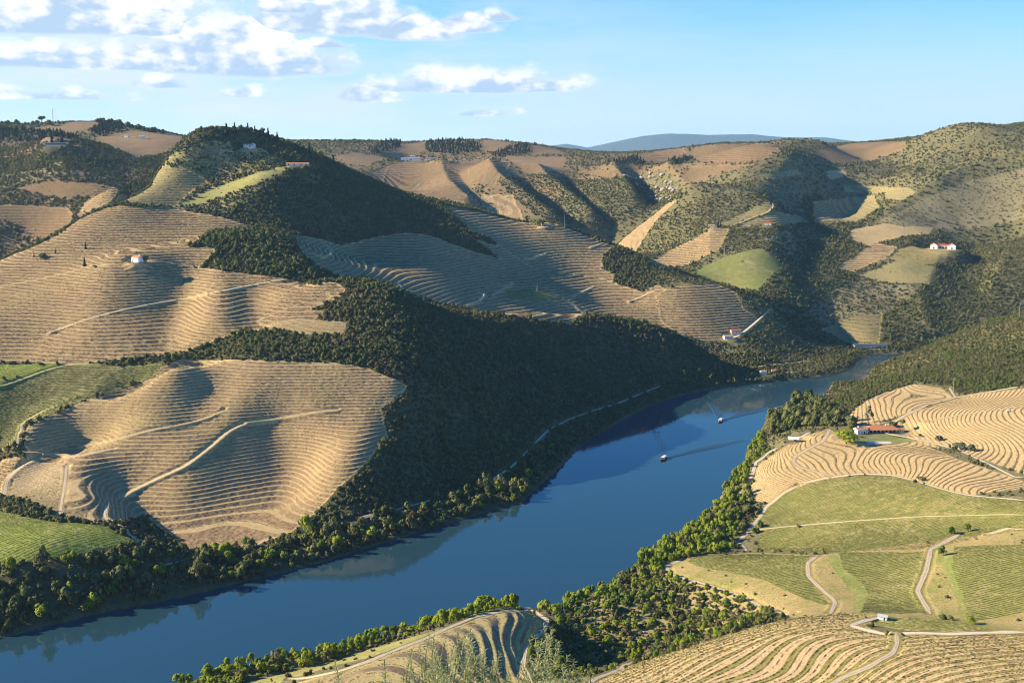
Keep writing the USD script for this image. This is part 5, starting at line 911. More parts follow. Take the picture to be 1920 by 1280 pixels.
def trunk_mesh(h, r0, seed, limbs=3, top=0.45):
    rr = np.random.default_rng(seed)
    parts = []

    def limb(p, q, a, b):
        m = trimesh.creation.cylinder(1, 1, sections=7)
        v = m.vertices.copy()
        t = v[:, 2] + .5
        rad = a + (b - a) * t
        d = np.array(q) - np.array(p)
        L = np.linalg.norm(d)
        z = d / L
        x = np.cross(z, [.3, .9, .1]); x /= np.linalg.norm(x)
        y = np.cross(z, x)
        return trimesh.Trimesh(np.array(p) + np.outer(v[:, 0] * rad, x) + np.outer(v[:, 1] * rad, y) + np.outer(t * L, z), m.faces, process=False)
    k = np.array([rr.normal(0, .06) * h, rr.normal(0, .06) * h, h * top])
    parts.append(limb((0, 0, -1.0), k, r0, r0 * .7))
    for j in range(limbs):
        th = j * 2 * math.pi / max(limbs, 1) + rr.uniform(-.4, .4)
        e = k + np.array([math.cos(th) * h * .22, math.sin(th) * h * .22, h * rr.uniform(.2, .36)])
        parts.append(limb(k * .96, e, r0 * .6, r0 * .2))
    return trimesh.util.concatenate(parts)


# prototypes: crowns of radius 1 standing on z = 0
SHAPES = {
    'holm': [leaf_cloud(10 + i, 230, .25, 9 - i, .8 + .06 * i, .50, spread=.75, lobe_r=(.24, .52)) for i in range(5)],
    'scrub': [leaf_cloud(20 + i, 130, .30, 6, .7, .38, spread=.7) for i in range(4)],
    'heath': [leaf_cloud(30 + i, 110, .30, 6, .6, .32, spread=.75) for i in range(3)],
    'spring': [leaf_cloud(40 + i, 460, .17, 13 - i, 1.15 - .1 * i, .75, spread=.85, lobe_r=(.2, .5)) for i in range(5)],
    'willow': [leaf_cloud(50 + i, 420, .17, 13, 1.0, .7, spread=.9, lobe_r=(.2, .5)) for i in range(4)],
    'bright': [leaf_cloud(60 + i, 460, .16, 10, 1.0, .8, spread=.7, lobe_r=(.22, .5)) for i in range(4)],
    'pine': [leaf_cloud(70 + i, 170, .30, 1, shape='cone') for i in range(3)],
    'round': [leaf_cloud(80 + i, 480, .17, 10, .85, .68, spread=.68) for i in range(4)],
    'olive': [leaf_cloud(90 + i, 330, .19, 8, .75, .72, spread=.72) for i in range(3)],
    'vine': [leaf_cloud(100 + i, 26, .26, 1, shape='row') for i in range(4)],
    'vinegreen': [leaf_cloud(110 + i, 30, .26, 1, shape='row') for i in range(4)],
}
rng = np.random.default_rng(2024)
HOLLOW = gaussian_filter(RELIEF, 14) - RELIEF          # above 0 in gullies, where scrub gathers
scatter = {k: [] for k in SHAPES}          # kind -> rows x, y, z, radius, height factor, yaw, region code

REGION = {'nearbank': 1, 'farbank': 2, 'gully': 3, 'grove': 4}
#        spacing, radius range, density, kinds
MIX = {
    'nearbank': (4.6, (1.6, 4.2), .85, (('spring', .62), ('bright', .14), ('willow', .06), ('holm', .07), ('scrub', .08), ('heath', .03))),
    'farbank': (5.4, (1.9, 5.6), .92, (('holm', .58), ('spring', .10), ('willow', .12), ('scrub', .15), ('heath', .05))),
    'gully': (3.5, (.9, 3.6), .8, (('bright', .28), ('holm', .18), ('scrub', .30), ('spring', .20), ('heath', .04))),
    'grove': (8.5, (4.5, 8.5), .95, (('round', .88), ('heath', .0), ('holm', .12))),
    'copse': (4.6, (2.2, 4.6), .97, (('holm', .85), ('scrub', .15))),
    'ridge': (3.3, (1.2, 2.6), .98, (('scrub', .36), ('holm', .44), ('heath', .10), ('bright', .10))),
    'pines': (9.0, (3.2, 5.5), .95, (('pine', .8), ('holm', .2))),
    'bare': (9.0, (.6, 1.4), .12, (('scrub', 1.0),)),
    'rocks': (6.5, (1.5, 3.0), .35, (('scrub', .7), ('heath', .3))),
    'sparse': (5.0, (.9, 2.3), .72, (('scrub', .75), ('heath', .2), ('holm', .05))),
    'dense': (5.4, (1.8, 3.6), .92, (('holm', .66), ('scrub', .34))),
    'left': (3.7, (1.5, 3.6), .96, (('holm', .46), ('scrub', .40), ('heath', .14))),
    'right': (4.4, (1.2, 3.0), .95, (('scrub', .50), ('holm', .40), ('heath', .10))),
    'far': (8.0, (1.8, 4.2), .62, (('scrub', .55), ('holm', .35), ('heath', .10))),
    'near': (5.0, (1.0, 2.4), .5, (('scrub', .6), ('holm', .2), ('bright', .2))),
    'fieldedge': (14.0, (.8, 1.6), .06, (('scrub', .8), ('holm', .2))),
}
is_slope = np.array([z[0] == 'slope' for z in ZONES] + [False])
wood_poly = [(k, shapely.Polygon(p)) for k, p in WOODS]


def region_of(x, y):
    reg = np.where(y > 2450, 'far', np.where(((x > 250) & (y > 1690)) | ((x > 420) & (y > 1500)), 'right', np.where((y < 900) & (x > -250) | (x > 250) & (y < 1500), 'near', 'left'))).astype('<U10')
    for k, p in wood_poly:
        a, b, c, d = p.bounds
        i = np.nonzero((x > a) & (x < c) & (y > b) & (y < d))[0]
        i = i[shapely.contains_xy(p, x[i], y[i])]
        reg[i] = k
    return reg


def jitter_grid(x0, x1, y0, y1, s):
    gx, gy = np.meshgrid(np.arange(x0, x1, s), np.arange(y0, y1, s))
    gx = gx + rng.uniform(-.5, .5, gx.shape) * s * .95
    gy = gy + rng.uniform(-.5, .5, gy.shape) * s * .95
    x, y = gx.ravel(), gy.ravel()
    m = np.abs(x) < .57 * y + 25
    return x[m], y[m]


def clear_of_tracks(x, y, pad=1.2):
    ok = np.ones(len(x), bool)
    for wd, tl, q, zp, L, sl in track_lines:
        a, b, c, d = L.bounds
        i = np.nonzero((x > a - 8) & (x < c + 8) & (y > b - 8) & (y < d + 8))[0]
        if len(i):
            ok[i] &= shapely.distance(shapely.points(x[i], y[i]), L) > wd / 2 + pad
    return ok


PADR = {'white_house': 9, 'villa': 30, 'barn': 34, 'hut': 11, 'long_house': 45, 'red_house': 14, 'summit_house': 17, 'long_low_house': 22, 'modern_house': 24, 'farmhouse': 17, 'shed': 5, 'tent': 9,
        'skyline_house': 12, 'skyline_house2': 10, 'station': 13, 'hollow_house': 11, 'pond': 15, 'bank_house': 6, 'bridge': 10, 'ruin': 6}


def clear_of_places(x, y):
    ok = np.ones(len(x), bool)
    for k, r in PADR.items():
        px, py = PLACES[k]
        ok &= np.hypot(x - px, (y - py + r * .35) * .8) > r
    return ok


for code, (sp, (r0, r1), dens, kinds) in MIX.items():
    y0, y1 = (2400, 4300) if code == 'far' else ((480, 2500) if code in ('near', 'left', 'right', 'fieldedge') else (480, 4300))
    if code in REGION or code in ('copse', 'ridge', 'pines', 'bare', 'rocks', 'sparse', 'dense'):
        bb = np.array([p.bounds for k, p in wood_poly if k == code])
        x0, y0, x1, y1 = bb[:, 0].min(), bb[:, 1].min(), bb[:, 2].max(), bb[:, 3].max()
    else:
        x0, x1 = -.57 * y1 - 25, .57 * y1 + 25
    x, y = jitter_grid(x0, x1, y0, y1, sp)
    cv = cover_at(x, y)
    if code == 'fieldedge':
        ok = cv >= 0
        st = np.array([z[1] for z in ZONES] + ['none'])[cv]
        ok &= np.isin(st, ['grassy', 'straw', 'grass', 'brown', 'orange'])
        ok &= rng.uniform(size=len(x)) < np.where(np.isin(st, ['grassy', 'straw', 'grass']), 7 * dens, np.where(y > 1850, dens * 5, dens * 2))
    else:
        ok = ((cv < 0) | is_slope[cv]) & (region_of(x, y) == code)
        patch = noise2(x, y, 60.0, 77, 3) + .8 * noise2(x, y, 190.0, 78, 2) + np.clip(on_grid(HOLLOW, x, y) * .05, -.12, .4) * (code != 'left')
        ok &= (rng.uniform(size=len(x)) < .62) | ~is_slope[cv] | (code in ('gully', 'dense'))
        ok &= rng.uniform(size=len(x)) < dens * np.clip((1.3 if code == 'left' else 1.12) + patch * (1.6 if code in ('right', 'gully', 'near', 'nearbank', 'sparse', 'far', 'rocks') else .8), 0, 1)
    x, y = x[ok], y[ok]
    ok = (on_grid(SHORE, x, y) > (1.2 if code in ('nearbank', 'farbank') else 2.5))
    x, y = x[ok], y[ok]
    ok = in_sight(x, y, 7.0) & clear_of_tracks(x, y, 1.5) & clear_of_places(x, y)
    x, y = x[ok], y[ok]
    z = ground(x, y)
    kn = [k for k, w in kinds]
    w = np.array([w for k, w in kinds])
    # kinds gather in patches
    pick = np.zeros(len(x), int)
    cum = np.cumsum(w / w.sum())
    uu = np.clip(rng.uniform(size=len(x)) * .7 + .15 + noise2(x, y, 35.0, 55, 2) * .9, 0, .9999)
    pick = np.searchsorted(cum, uu)
    rad = (r0 + (r1 - r0) * rng.uniform(size=len(x)) ** 2.0) * np.where(rng.uniform(size=len(x)) < .05, 1.35, 1.0)
    hf = rng.uniform(.7, 1.55, len(x)) * (1.15 if code in ('nearbank', 'farbank', 'grove') else 1.0)
    for j, k in enumerate(kn):
        m = pick == j
        if m.any():
            scatter[k].append(np.stack([x[m], y[m], z[m], rad[m], hf[m], rng.uniform(0, 6.28, m.sum()), np.full(m.sum(), REGION.get(code, 0))], -1))

# ---------------------------------------------------------------- vines
vine_rows = {'vine': [], 'vinegreen': []}
for k, (zn, zc, step, zl, zp) in enumerate(ZONES):
    poly = zone_poly[k]
    a, b, c, d = poly.bounds
    if zn != 'field' or b > 2050:
        continue
    if step:
        slope_guess = .42 if b > 850 else .22
        per_bench = step / slope_guess
        rows_per = 3 if zc in ('front',) else 2
        n = int(poly.area / per_bench * rows_per / (1.15 if b > 850 else 1.5))
        x, y = rng.uniform(a, c, n * 3), rng.uniform(b, d, n * 3)
        m = shapely.contains_xy(poly, x, y)
        x, y = x[m][:n], y[m][:n]
        h = lambda x, y: on_grid(RELIEF, x, y, 1) + (noise2(x, y, 130.0, 3, 3) * 9.0 + noise2(x, y, 38.0, 4, 3) * 3.0) * 0.12 * np.clip((y - 560) / 200, 0.1, 1) * np.clip((on_grid(RELIEF, x, y) - 6) / 25, 0, 1)
        tt = lambda x, y: terrace_t(x, y, h(x, y), step)
        bfrac, _ = STYLE[zc]
        sel = rng.integers(0, rows_per, len(x))
        goal = (np.array([.06, bfrac * .92, bfrac + .5 * (1 - bfrac)]) if rows_per == 3 else np.array([.08, bfrac * .9]))[sel]
        if zc in ('tan', 'brown'):
            goal = np.where(sel == 1, bfrac + .12 + rng.uniform(0, .6, len(x)) * (1 - bfrac), bfrac * .88)
        t0 = tt(x, y)
        tg = np.floor(t0) + goal
        for _ in range(2):
            e = 1.5
            gx_, gy_ = (tt(x + e, y) - tt(x - e, y)) / (2 * e), (tt(x, y + e) - tt(x, y - e)) / (2 * e)
            g2 = gx_ ** 2 + gy_ ** 2 + 1e-6
            dt = np.clip(tg - tt(x, y), -.9, .9)
            x, y = x + np.clip(dt * gx_ / g2, -12, 12), y + np.clip(dt * gy_ / g2, -12, 12)
        good = (np.abs(tg - tt(x, y)) < .12) & shapely.contains_xy(poly, x, y)
        yaw = np.arctan2(gx_, -gy_)
        x, y, yaw = x[good], y[good], yaw[good]
        kind, hh, ln = ('vine', .8 if b > 850 else .5, .62 if b > 850 else .5) if zc != 'gold' else ('vinegreen', .24, .40)
        if zc in ('grassy', 'green'):
            kind = 'vinegreen'
    else:
        ang = {'rows': .12, 'rowswide': -.62, 'brown': .2, 'tan': .1}.get(zc, .1)
        if zc == 'rowsleft':
            ang = 0.75
        sp = 3.4 if zc == 'rowswide' else 3.0
        along = 1.25
        cx, cy, R = (a + c) / 2, (b + d) / 2, math.hypot(c - a, d - b) / 2
        uu, vv = np.meshgrid(np.arange(-R, R, along), np.arange(-R, R, sp))
        uu = uu + rng.uniform(-.3, .3, uu.shape)
        vv = vv + 2.0 * np.sin(uu / 70.0)
        x, y = (cx + uu * math.cos(ang) - vv * math.sin(ang)).ravel(), (cy + uu * math.sin(ang) + vv * math.cos(ang)).ravel()
        m = shapely.contains_xy(poly, x, y) & (rng.uniform(size=len(x)) < .9)
        x, y = x[m], y[m]
        yaw = np.full(len(x), ang)
        kind, hh, ln = ('vinegreen' if zc in ('rows', 'rowswide', 'rowsleft') else 'vine'), .5, .72
    ok = in_sight(x, y, 2.0) & clear_of_tracks(x, y, .6) & (rng.uniform(size=len(x)) < .92)
    x, y, yaw = x[ok], y[ok], yaw[ok]
    if len(x):
        vine_rows[kind].append(np.stack([x, y, ground(x, y) - .05, np.full(len(x), ln) * rng.uniform(.7, 1.2, len(x)), np.full(len(x), hh) * rng.uniform(.75, 1.25, len(x)), yaw], -1))


def instancer(path, kinds, label):
    """kinds: {kind: rows of x, y, z, sx, sy, sz, yaw}"""
    pi = UsdGeom.PointInstancer.Define(stage, path)
    targets, pos, ori, scl, ids = [], [], [], [], []
    for k, rows in kinds.items():
        base = len(targets)
        for j, (v, f, n) in enumerate(SHAPES[k]):
            me = raw_mesh('%s/%s_%03d' % (path, {'vine': 'vine_plant', 'vinegreen': 'leafy_vine_plant'}.get(k, k + '_bush'), j), v, f, LEAF[k], n)
            targets.append(me.GetPath())
        m = len(SHAPES[k])
        pos.append(rows[:, :3])
        scl.append(rows[:, 3:6])
        q = np.zeros((len(rows), 4))
        q[:, 0], q[:, 3] = np.cos(rows[:, 6] / 2), np.sin(rows[:, 6] / 2)
        ori.append(q)
        ids.append(base + rng.integers(0, m, len(rows)))
    pos, ori, scl, ids = np.concatenate(pos), np.concatenate(ori), np.concatenate(scl), np.concatenate(ids)
    pi.CreatePrototypesRel().SetTargets(targets)
    pi.CreateProtoIndicesAttr(Vt.IntArray.FromNumpy(ids.astype(np.int32)))
    pi.CreatePositionsAttr(Vt.Vec3fArray.FromNumpy(pos.astype(np.float32)))
    pi.CreateScalesAttr(Vt.Vec3fArray.FromNumpy(scl.astype(np.float32)))
    pi.CreateOrientationsAttr(Vt.QuathArray([Gf.Quath(float(a), 0, 0, float(d)) for a, _, _, d in ori]))
    tag(pi, label, None, None, 'stuff')
    return len(pos)


# single plants: Xform things with a trunk and a crown
proto_of = {}


def plant(name, kind, x, y, z, r, hz_, yaw, label, cat, group=None, trunk_h=0.0, shape=None, variant=0):
    """r: crown radius; hz_: crown height scale; trunk_h: clear trunk under the crown"""
    path = fresh(name)
    xf = UsdGeom.Xform.Define(stage, path)
    m = Gf.Matrix4d().SetScale(Gf.Vec3d(r, r, r * hz_)) * Gf.Matrix4d().SetRotate(Gf.Rotation(Gf.Vec3d(0, 0, 1), math.degrees(yaw))) * Gf.Matrix4d().SetTranslate(Gf.Vec3d(x, y, z))
    key = (kind, variant, round(trunk_h / max(r * hz_, .1), 1))
    if key in proto_of:
        xf.GetPrim().GetReferences().AddInternalReference(proto_of[key])
        xf.GetPrim().SetInstanceable(True)
        xf.MakeMatrixXform().Set(m)
    else:
        xf.MakeMatrixXform().Set(m)
        v, f, n = SHAPES[kind][variant % len(SHAPES[kind])]
        lift = key[2]
        raw_mesh(path + '/crown', v + np.array([0, 0, lift]), f, LEAF[kind], n)
        tm = trunk_mesh(1.15 + lift, .09, 5 + variant, 3, .5 if lift < .4 else .72)
        raw_mesh(path + '/trunk', tm.vertices * np.array([1, 1, 1]), np.asarray(tm.faces), BARK, tm.vertex_normals)
        proto_of[key] = path
    tag(xf, label, cat, group)
    return path


SHAPES['cypress'] = [leaf_cloud(120, 420, .16, 1, shape='cone')]
LEAF['cypress'] = LEAF['pine']
SHAPES['umbrella'] = [leaf_cloud(121, 420, .17, 9, .42, .45, spread=.8, lobe_r=(.25, .4))]
LEAF['umbrella'] = LEAF['holm']
SHAPES['airy'] = [leaf_cloud(122, 300, .15, 12, 1.5, 1.2, spread=.95, lobe_r=(.2, .34))]
LEAF['airy'] = LEAF['olive']

groups = {1: ('riverside_tree', 'leafy spring tree in the bright thicket on the near right riverbank', 'tree', 'bright trees along the near riverbank', 230),
          2: ('riverside_tree', 'tree in the shaded belt along the far left riverbank', 'tree', 'trees along the far riverbank', 230),
          3: ('gully_bush', 'green bush in the hollow between the two nearest terraced vineyards', 'bush', 'bushes in the hollow between the near vineyards', 220),
          4: ('grove_tree', 'big dark tree in the grove by the river left of the villa', 'tree', 'big dark trees of the grove left of the villa', 300)}
for k in list(scatter):
    scatter[k] = np.concatenate(scatter[k]) if scatter[k] else np.zeros((0, 7))
single = []
for code, (nm, lab, cat, grp, most) in groups.items():
    rows = [(k, i, r[3] * r[4] / r[1]) for k in scatter for i, r in enumerate(scatter[k]) if r[6] == code]
    rows.sort(key=lambda q: -q[2])
    single += [(k, i, code) for k, i, _ in rows[:most]]
rows = [(k, i, scatter[k][i][3] / scatter[k][i][1]) for k in ('scrub', 'heath', 'holm') for i in np.nonzero(scatter[k][:, 6] == 0)[0]]
rows.sort(key=lambda q: -q[2])
single += [(k, i, 5) for k, i, _ in rows[:300]]
groups[5] = ('shrub', 'low evergreen shrub of the scrub on the nearest slopes', 'shrub', 'shrubs of the near slopes', 300)
taken = {k: np.zeros(len(scatter[k]), bool) for k in scatter}
for k, i, code in single:
    taken[k][i] = True
    x, y, z, r, hf, yaw, _ = scatter[k][i]
    nm, lab, cat, grp, _ = groups[code]
    plant(nm, k, x, y, z, r, hf, yaw, lab, cat, grp, 0.0, variant=i % len(SHAPES[k]))
rest = {k: scatter[k][~taken[k]] for k in scatter}


def rows7(s):
    return np.stack([s[:, 0], s[:, 1], s[:, 2] - .1 * s[:, 3], s[:, 3], s[:, 3], s[:, 3] * s[:, 4], s[:, 5]], -1)


def split(cond, kinds):
    return {k: rows7(rest[k][cond(rest[k])]) for k in kinds if len(rest[k]) and cond(rest[k]).any()}


total = 0
tree_kinds = ('spring', 'willow', 'bright', 'round')
total += instancer('/World/scrub', split(lambda s: (s[:, 0] < 420) & (s[:, 1] < 1690) & ((s[:, 0] < (s[:, 1] - 700) * .62 - 20)) | (s[:, 0] < 250) & (s[:, 1] < 2450) & (s[:, 1] >= 1690), ('holm', 'scrub', 'heath')), 'dark evergreen scrub and low oaks covering the hills left of the river')
total += instancer('/World/scrub_001', split(lambda s: ~((s[:, 0] < 420) & (s[:, 1] < 1690) & ((s[:, 0] < (s[:, 1] - 700) * .62 - 20)) | (s[:, 0] < 250) & (s[:, 1] < 2450) & (s[:, 1] >= 1690)) & (s[:, 1] < 2450), ('holm', 'scrub', 'heath')), 'olive grey scrub covering the hills right of the river')
total += instancer('/World/scrub_002', split(lambda s: s[:, 1] >= 2450, ('holm', 'scrub', 'heath')), 'dark scrub on the far hills and plateau slopes')
total += instancer('/World/riverside_thicket', split(lambda s: s[:, 1] > 0, tree_kinds), 'green thicket along the riverbanks')
total += instancer('/World/pine_wood', split(lambda s: s[:, 1] > 0, ('pine',)), 'dark pine woods on the far skyline')
vr = {k: np.concatenate(v) for k, v in vine_rows.items()}
for k, lab_, grp_ in (('vine', 'bare brown vine plant on a bench of the nearest terraces', 'vines on the nearest terraces'), ('vinegreen', 'leafy vine plant in the rows beside the white shed', 'vines beside the white shed')):
    near_i = np.argsort(vr[k][:, 1])[:300]
    for i in near_i:
        x, y, z, ln, hh, yaw = vr[k][i]
        path = fresh('vine_plant')
        xf = UsdGeom.Xform.Define(stage, path)
        key = ('v', k, i % 4)
        m = Gf.Matrix4d().SetScale(Gf.Vec3d(ln, ln * .8, hh)) * Gf.Matrix4d().SetRotate(Gf.Rotation(Gf.Vec3d(0, 0, 1), math.degrees(yaw))) * Gf.Matrix4d().SetTranslate(Gf.Vec3d(x, y, z))
        if key in proto_of:
            xf.GetPrim().GetReferences().AddInternalReference(proto_of[key])
            xf.GetPrim().SetInstanceable(True)
        else:
            v, f, n = SHAPES[k][i % 4]
            raw_mesh(path + '/shoots', v, f, LEAF[k], n)
            st = trimesh.creation.cylinder(.06, .7, sections=6)
            st.apply_translation((0, 0, .2))
            raw_mesh(path + '/stock', st.vertices, np.asarray(st.faces), BARK)
            proto_of[key] = path
        xf.MakeMatrixXform().Set(m)
        tag(xf, lab_, 'vine', grp_)
    keepm = np.ones(len(vr[k]), bool)
    keepm[near_i] = False
    vr[k] = vr[k][keepm]
total += instancer('/World/vines', {k: np.stack([s[:, 0], s[:, 1], s[:, 2], s[:, 3], s[:, 3] * .8, s[:, 4], s[:, 5]], -1) for k, s in vr.items()}, 'rows of low vines on the terraces and fields')
print('plants', total, {k: len(v) for k, v in rest.items()}, {k: len(v) for k, v in vr.items()})

for nm, kd, h, r, (x, y), lab in TREES:
    z = ground1(x, y)
    if kd == 'cypress':
        plant(nm, kd, x, y, z, r, h / (2 * r), .3, lab, 'tree', None, 0.0)
    elif kd == 'umbrella':
        plant(nm, kd, x, y, z, r, 1.0, .3, lab, 'tree', None, h - r * .8)
    elif kd == 'airy':
        plant(nm, kd, x, y, z, r, h / (2.8 * r), .3, lab, 'tree', None, h * .12)
    else:
        low = h < r * 1.3
        plant(nm, kd, x, y, z, r, h / (1.65 * r), (x * 7.3) % 6.28, lab, 'shrub' if nm == 'shrub' else 'tree', None, 0.0, variant=int(abs(x)) % len(SHAPES[kd]))
for i, (x, y) in enumerate(SKYLINE_TREES):
    r = 6 + (i * 37 % 7) * .5
    plant('skyline_tree', 'holm', x, y, ground1(x, y), r, 1.25, i * 1.3, 'small dark round tree in the row along the left skyline', 'tree', 'row of small trees on the left skyline', 0.0, variant=i % 4)
for i, (x, y) in enumerate(SUMMIT_TREES):
    r = 3.4 + (i * 29 % 5) * .5
    plant('summit_pine', 'pine' if i % 3 else 'holm', x, y, ground1(x, y), r if i % 3 else r * 1.5, 1.9 if i % 3 else 1.3, i * 1.7, 'dark tree standing on the crest of the wooded summit hill', 'tree', 'trees along the crest of the summit hill', 0.0, variant=i % 3)

# ---------------------------------------------------------------- buildings
WHITE = simple('white_plaster', (0.78, 0.76, 0.72), 0.85, 0.2, 0.06, 0.8)
CREAM = simple('cream_plaster', (0.62, 0.54, 0.42), 0.9, 0.2, 0.1, 0.8)
STONE = simple('grey_stone', (0.33, 0.29, 0.24), 0.95, 0.1, 0.25, 1.2)
SCHIST = simple('schist_rock', (0.36, 0.31, 0.25), 0.95, 0.15, 0.3, 0.6)
PAVE = simple('pale_paving', (0.55, 0.52, 0.46), 0.9, 0.2, 0.08, 1.0)
DARKW = simple('dark_opening', (0.03, 0.032, 0.036), 0.5, 0.4, 0.1, 2.0)
GLASSY = simple('dark_window_glass', (0.02, 0.025, 0.03), 0.08, 0.6, 0.1, 2.0)
WOOD = simple('weathered_wood', (0.16, 0.11, 0.07), 0.9, 0.1, 0.2, 4.0)
METAL = simple('galvanised_metal', (0.42, 0.43, 0.44), 0.45, 0.5, 0.08, 2.0)
PAINT_W = simple('white_paint', (0.80, 0.80, 0.79), 0.35, 0.5, 0.04, 2.0)
HULL = simple('dark_hull_paint', (0.035, 0.028, 0.025), 0.4, 0.5, 0.15, 1.0)
REDP = simple('red_brown_paint', (0.34, 0.075, 0.035), 0.5, 0.4, 0.12, 1.0)
DECK = simple('deck_boards', (0.32, 0.22, 0.13), 0.8, 0.2, 0.15, 2.0)
RUBBER = simple('black_rubber', (0.02, 0.02, 0.02), 0.9, 0.2, 0.1, 2.0)


def tile_material(name, col):
    g = Graph()
    pos = g.add('texture_coordinate') + '.object'
    n = g.noise(pos, 0.7, 4, 0.65)
    c = np.array(col)
    cc = g.ramp(n, [(0.25, tuple(c * .72)), (0.55, tuple(c)), (0.8, tuple(np.minimum(c * 1.25, .9)))])
    b = g.add('bump', height=g.noise(pos, 4.0, 2, 0.6), strength=0.6, distance=0.06) + '.normal'
    p = g.add('principled_bsdf', base_color=cc, roughness=0.85, specular_ior_level=0.2, normal=b)
    return g.make(name, surface=p + '.BSDF')


TILE_O = tile_material('roof_tiles_orange', (0.52, 0.21, 0.09))
TILE_R = tile_material('roof_tiles_red', (0.42, 0.11, 0.07))
TILE_T = tile_material('roof_tiles_tan', (0.46, 0.30, 0.18))


def bx(x0, x1, y0, y1, z0, z1):
    return trimesh.creation.box(bounds=[(x0, y0, z0), (x1, y1, z1)])


def join(*m):
    return trimesh.util.concatenate(list(m))


def thing(name, label, cat, x, y, z, yaw=0.0, group=None):
    path = fresh(name)
    xf = UsdGeom.Xform.Define(stage, path)
    xf.AddTranslateOp().Set(Gf.Vec3d(float(x), float(y), float(z)))
    xf.AddRotateZOp().Set(math.degrees(yaw))
    tag(xf, label, cat, group)
    return path


def part(parent, name, mesh, mat, smooth=False, label=None):
    p = fresh(name, parent)
    m = usdkit.mesh(stage, p, mesh, mat, smooth)
    if label:
        tag(m, label)
    return p


def gable(w, d, h, rh, ov=.45, th=.22, along='x'):
    """tiled gable roof over a w x d plan, eaves at height h; returns roof, and the two gable triangles"""
    if along == 'y':
        r, g = gable(d, w, h, rh, ov, th, 'x')
        T_ = trimesh.transformations.rotation_matrix(math.pi / 2, (0, 0, 1))
        r.apply_transform(T_); g.apply_transform(T_)
        return r, g
    k = rh / (d / 2)
    e = h - ov * k
    prof = [(-d / 2 - ov, e), (0, h + rh), (d / 2 + ov, e), (d / 2 + ov, e + th), (0, h + rh + th * 1.1), (-d / 2 - ov, e + th)]
    roof = trimesh.creation.extrude_polygon(shapely.Polygon(prof).buffer(0), w + 2 * ov, engine='earcut')
    M = np.array([[0, 0, 1, -w / 2 - ov], [1, 0, 0, 0], [0, 1, 0, 0.004], [0, 0, 0, 1.0]])
    roof.apply_transform(M)
    tri = trimesh.creation.extrude_polygon(shapely.Polygon([(-d / 2, h), (d / 2, h), (0, h + rh)]), w, engine='earcut')
    tri.apply_transform(np.array([[0, 0, 1, -w / 2], [1, 0, 0, 0], [0, 1, 0, 0], [0, 0, 0, 1.0]]))
    return roof, tri


def hip(w, d, h, rh, ov=.6, th=.2):
    a, b = w / 2 + ov, d / 2 + ov
    r = max(a - b, .1)
    z0 = h - .05
    v = [(-a, -b, z0), (a, -b, z0), (a, b, z0), (-a, b, z0), (-a, -b, z0 + th), (a, -b, z0 + th), (a, b, z0 + th), (-a, b, z0 + th), (-r, 0, h + rh), (r, 0, h + rh)]
    f = [(0, 2, 1), (0, 3, 2), (0, 1, 5), (0, 5, 4), (1, 2, 6), (1, 6, 5), (2, 3, 7), (2, 7, 6), (3, 0, 4), (3, 4, 7), (4, 5, 9), (4, 9, 8), (6, 7, 8), (6, 8, 9), (5, 6, 9), (7, 4, 8)]
    return trimesh.Trimesh(v, f, process=False)


def openings(p, items, d, frame=PAINT_W, side=-1):
    """windows and doors on the front wall: (kind, centre x, sill z, width, height)"""
    for kind, cx, z0, w, h in items:
        y = -d / 2
        t = .14
        if kind == 'window':
            outer = shapely.box(-w / 2, 0, w / 2, h).difference(shapely.box(-w / 2 + t, t, w / 2 - t, h - t))
            m = trimesh.creation.extrude_polygon(outer, .1, engine='earcut')
            m.apply_transform(np.array([[1, 0, 0, cx], [0, 0, -1, y + .04], [0, 1, 0, z0], [0, 0, 0, 1.0]]))
            wpth = part(p, 'window', m, frame)
            part(wpth, 'pane', bx(cx - w / 2 + t, cx + w / 2 - t, y - .02, y + .03, z0 + t, z0 + h - t), GLASSY)
        else:
            part(p, 'door', bx(cx - w / 2, cx + w / 2, y - .05, y + .05, z0, z0 + h), DARKW if kind == 'door' else WOOD)


def house(name, label, cat, key, yaw, w, d, h, rh, wall, roof, items=(), along='x', kind='gable', off=(0, 0), dz=0.0, chimney=None, base=3.0):
    px, py = PLACES[key]
    x, y = px + off[0], py + off[1]
    z = max(ground1(x, y), ground1(px, py)) + dz
    p = thing(name, label, cat, x, y, z, yaw)
    if kind == 'gable':
        r, g = gable(w, d, h, rh, along=along)
        part(p, 'wall', join(bx(-w / 2, w / 2, -d / 2, d / 2, -base, h), g), wall)
    elif kind == 'hip':
        r = hip(w, d, h, rh)
        part(p, 'wall', bx(-w / 2, w / 2, -d / 2, d / 2, -base, h), wall)
    else:
        r = bx(-w / 2 - .5, w / 2 + .5, -d / 2 - .8, d / 2 + .5, h, h + .5)
        part(p, 'wall', bx(-w / 2, w / 2, -d / 2, d / 2, -base, h), wall)
    rp = part(p, 'roof', r, roof)
    if chimney:
        part(rp, 'chimney', join(bx(chimney - .5, chimney + .5, -.5, .5, h, h + rh + 1.3), bx(chimney - .65, chimney + .65, -.65, .65, h + rh + 1.3, h + rh + 1.55)), wall)
    openings(p, items, d)
    return p, x, y, z


house('house', 'white two storey house with orange roof standing alone on the terraced vineyard hillside', 'house', 'white_house', -0.62, 14.5, 8, 6.6, 1.7, WHITE, TILE_O,
      [('window', cx, 4.1, 1.2, 1.5) for cx in (-5.4, -2.7, 0, 2.7, 5.4)] + [('door', -5.0, 0, 1.4, 2.4), ('window', -1.6, 1.0, 1.1, 1.3), ('window', 1.6, 1.0, 1.1, 1.3), ('door', 4.8, 0, 1.4, 2.4)], chimney=4.5)

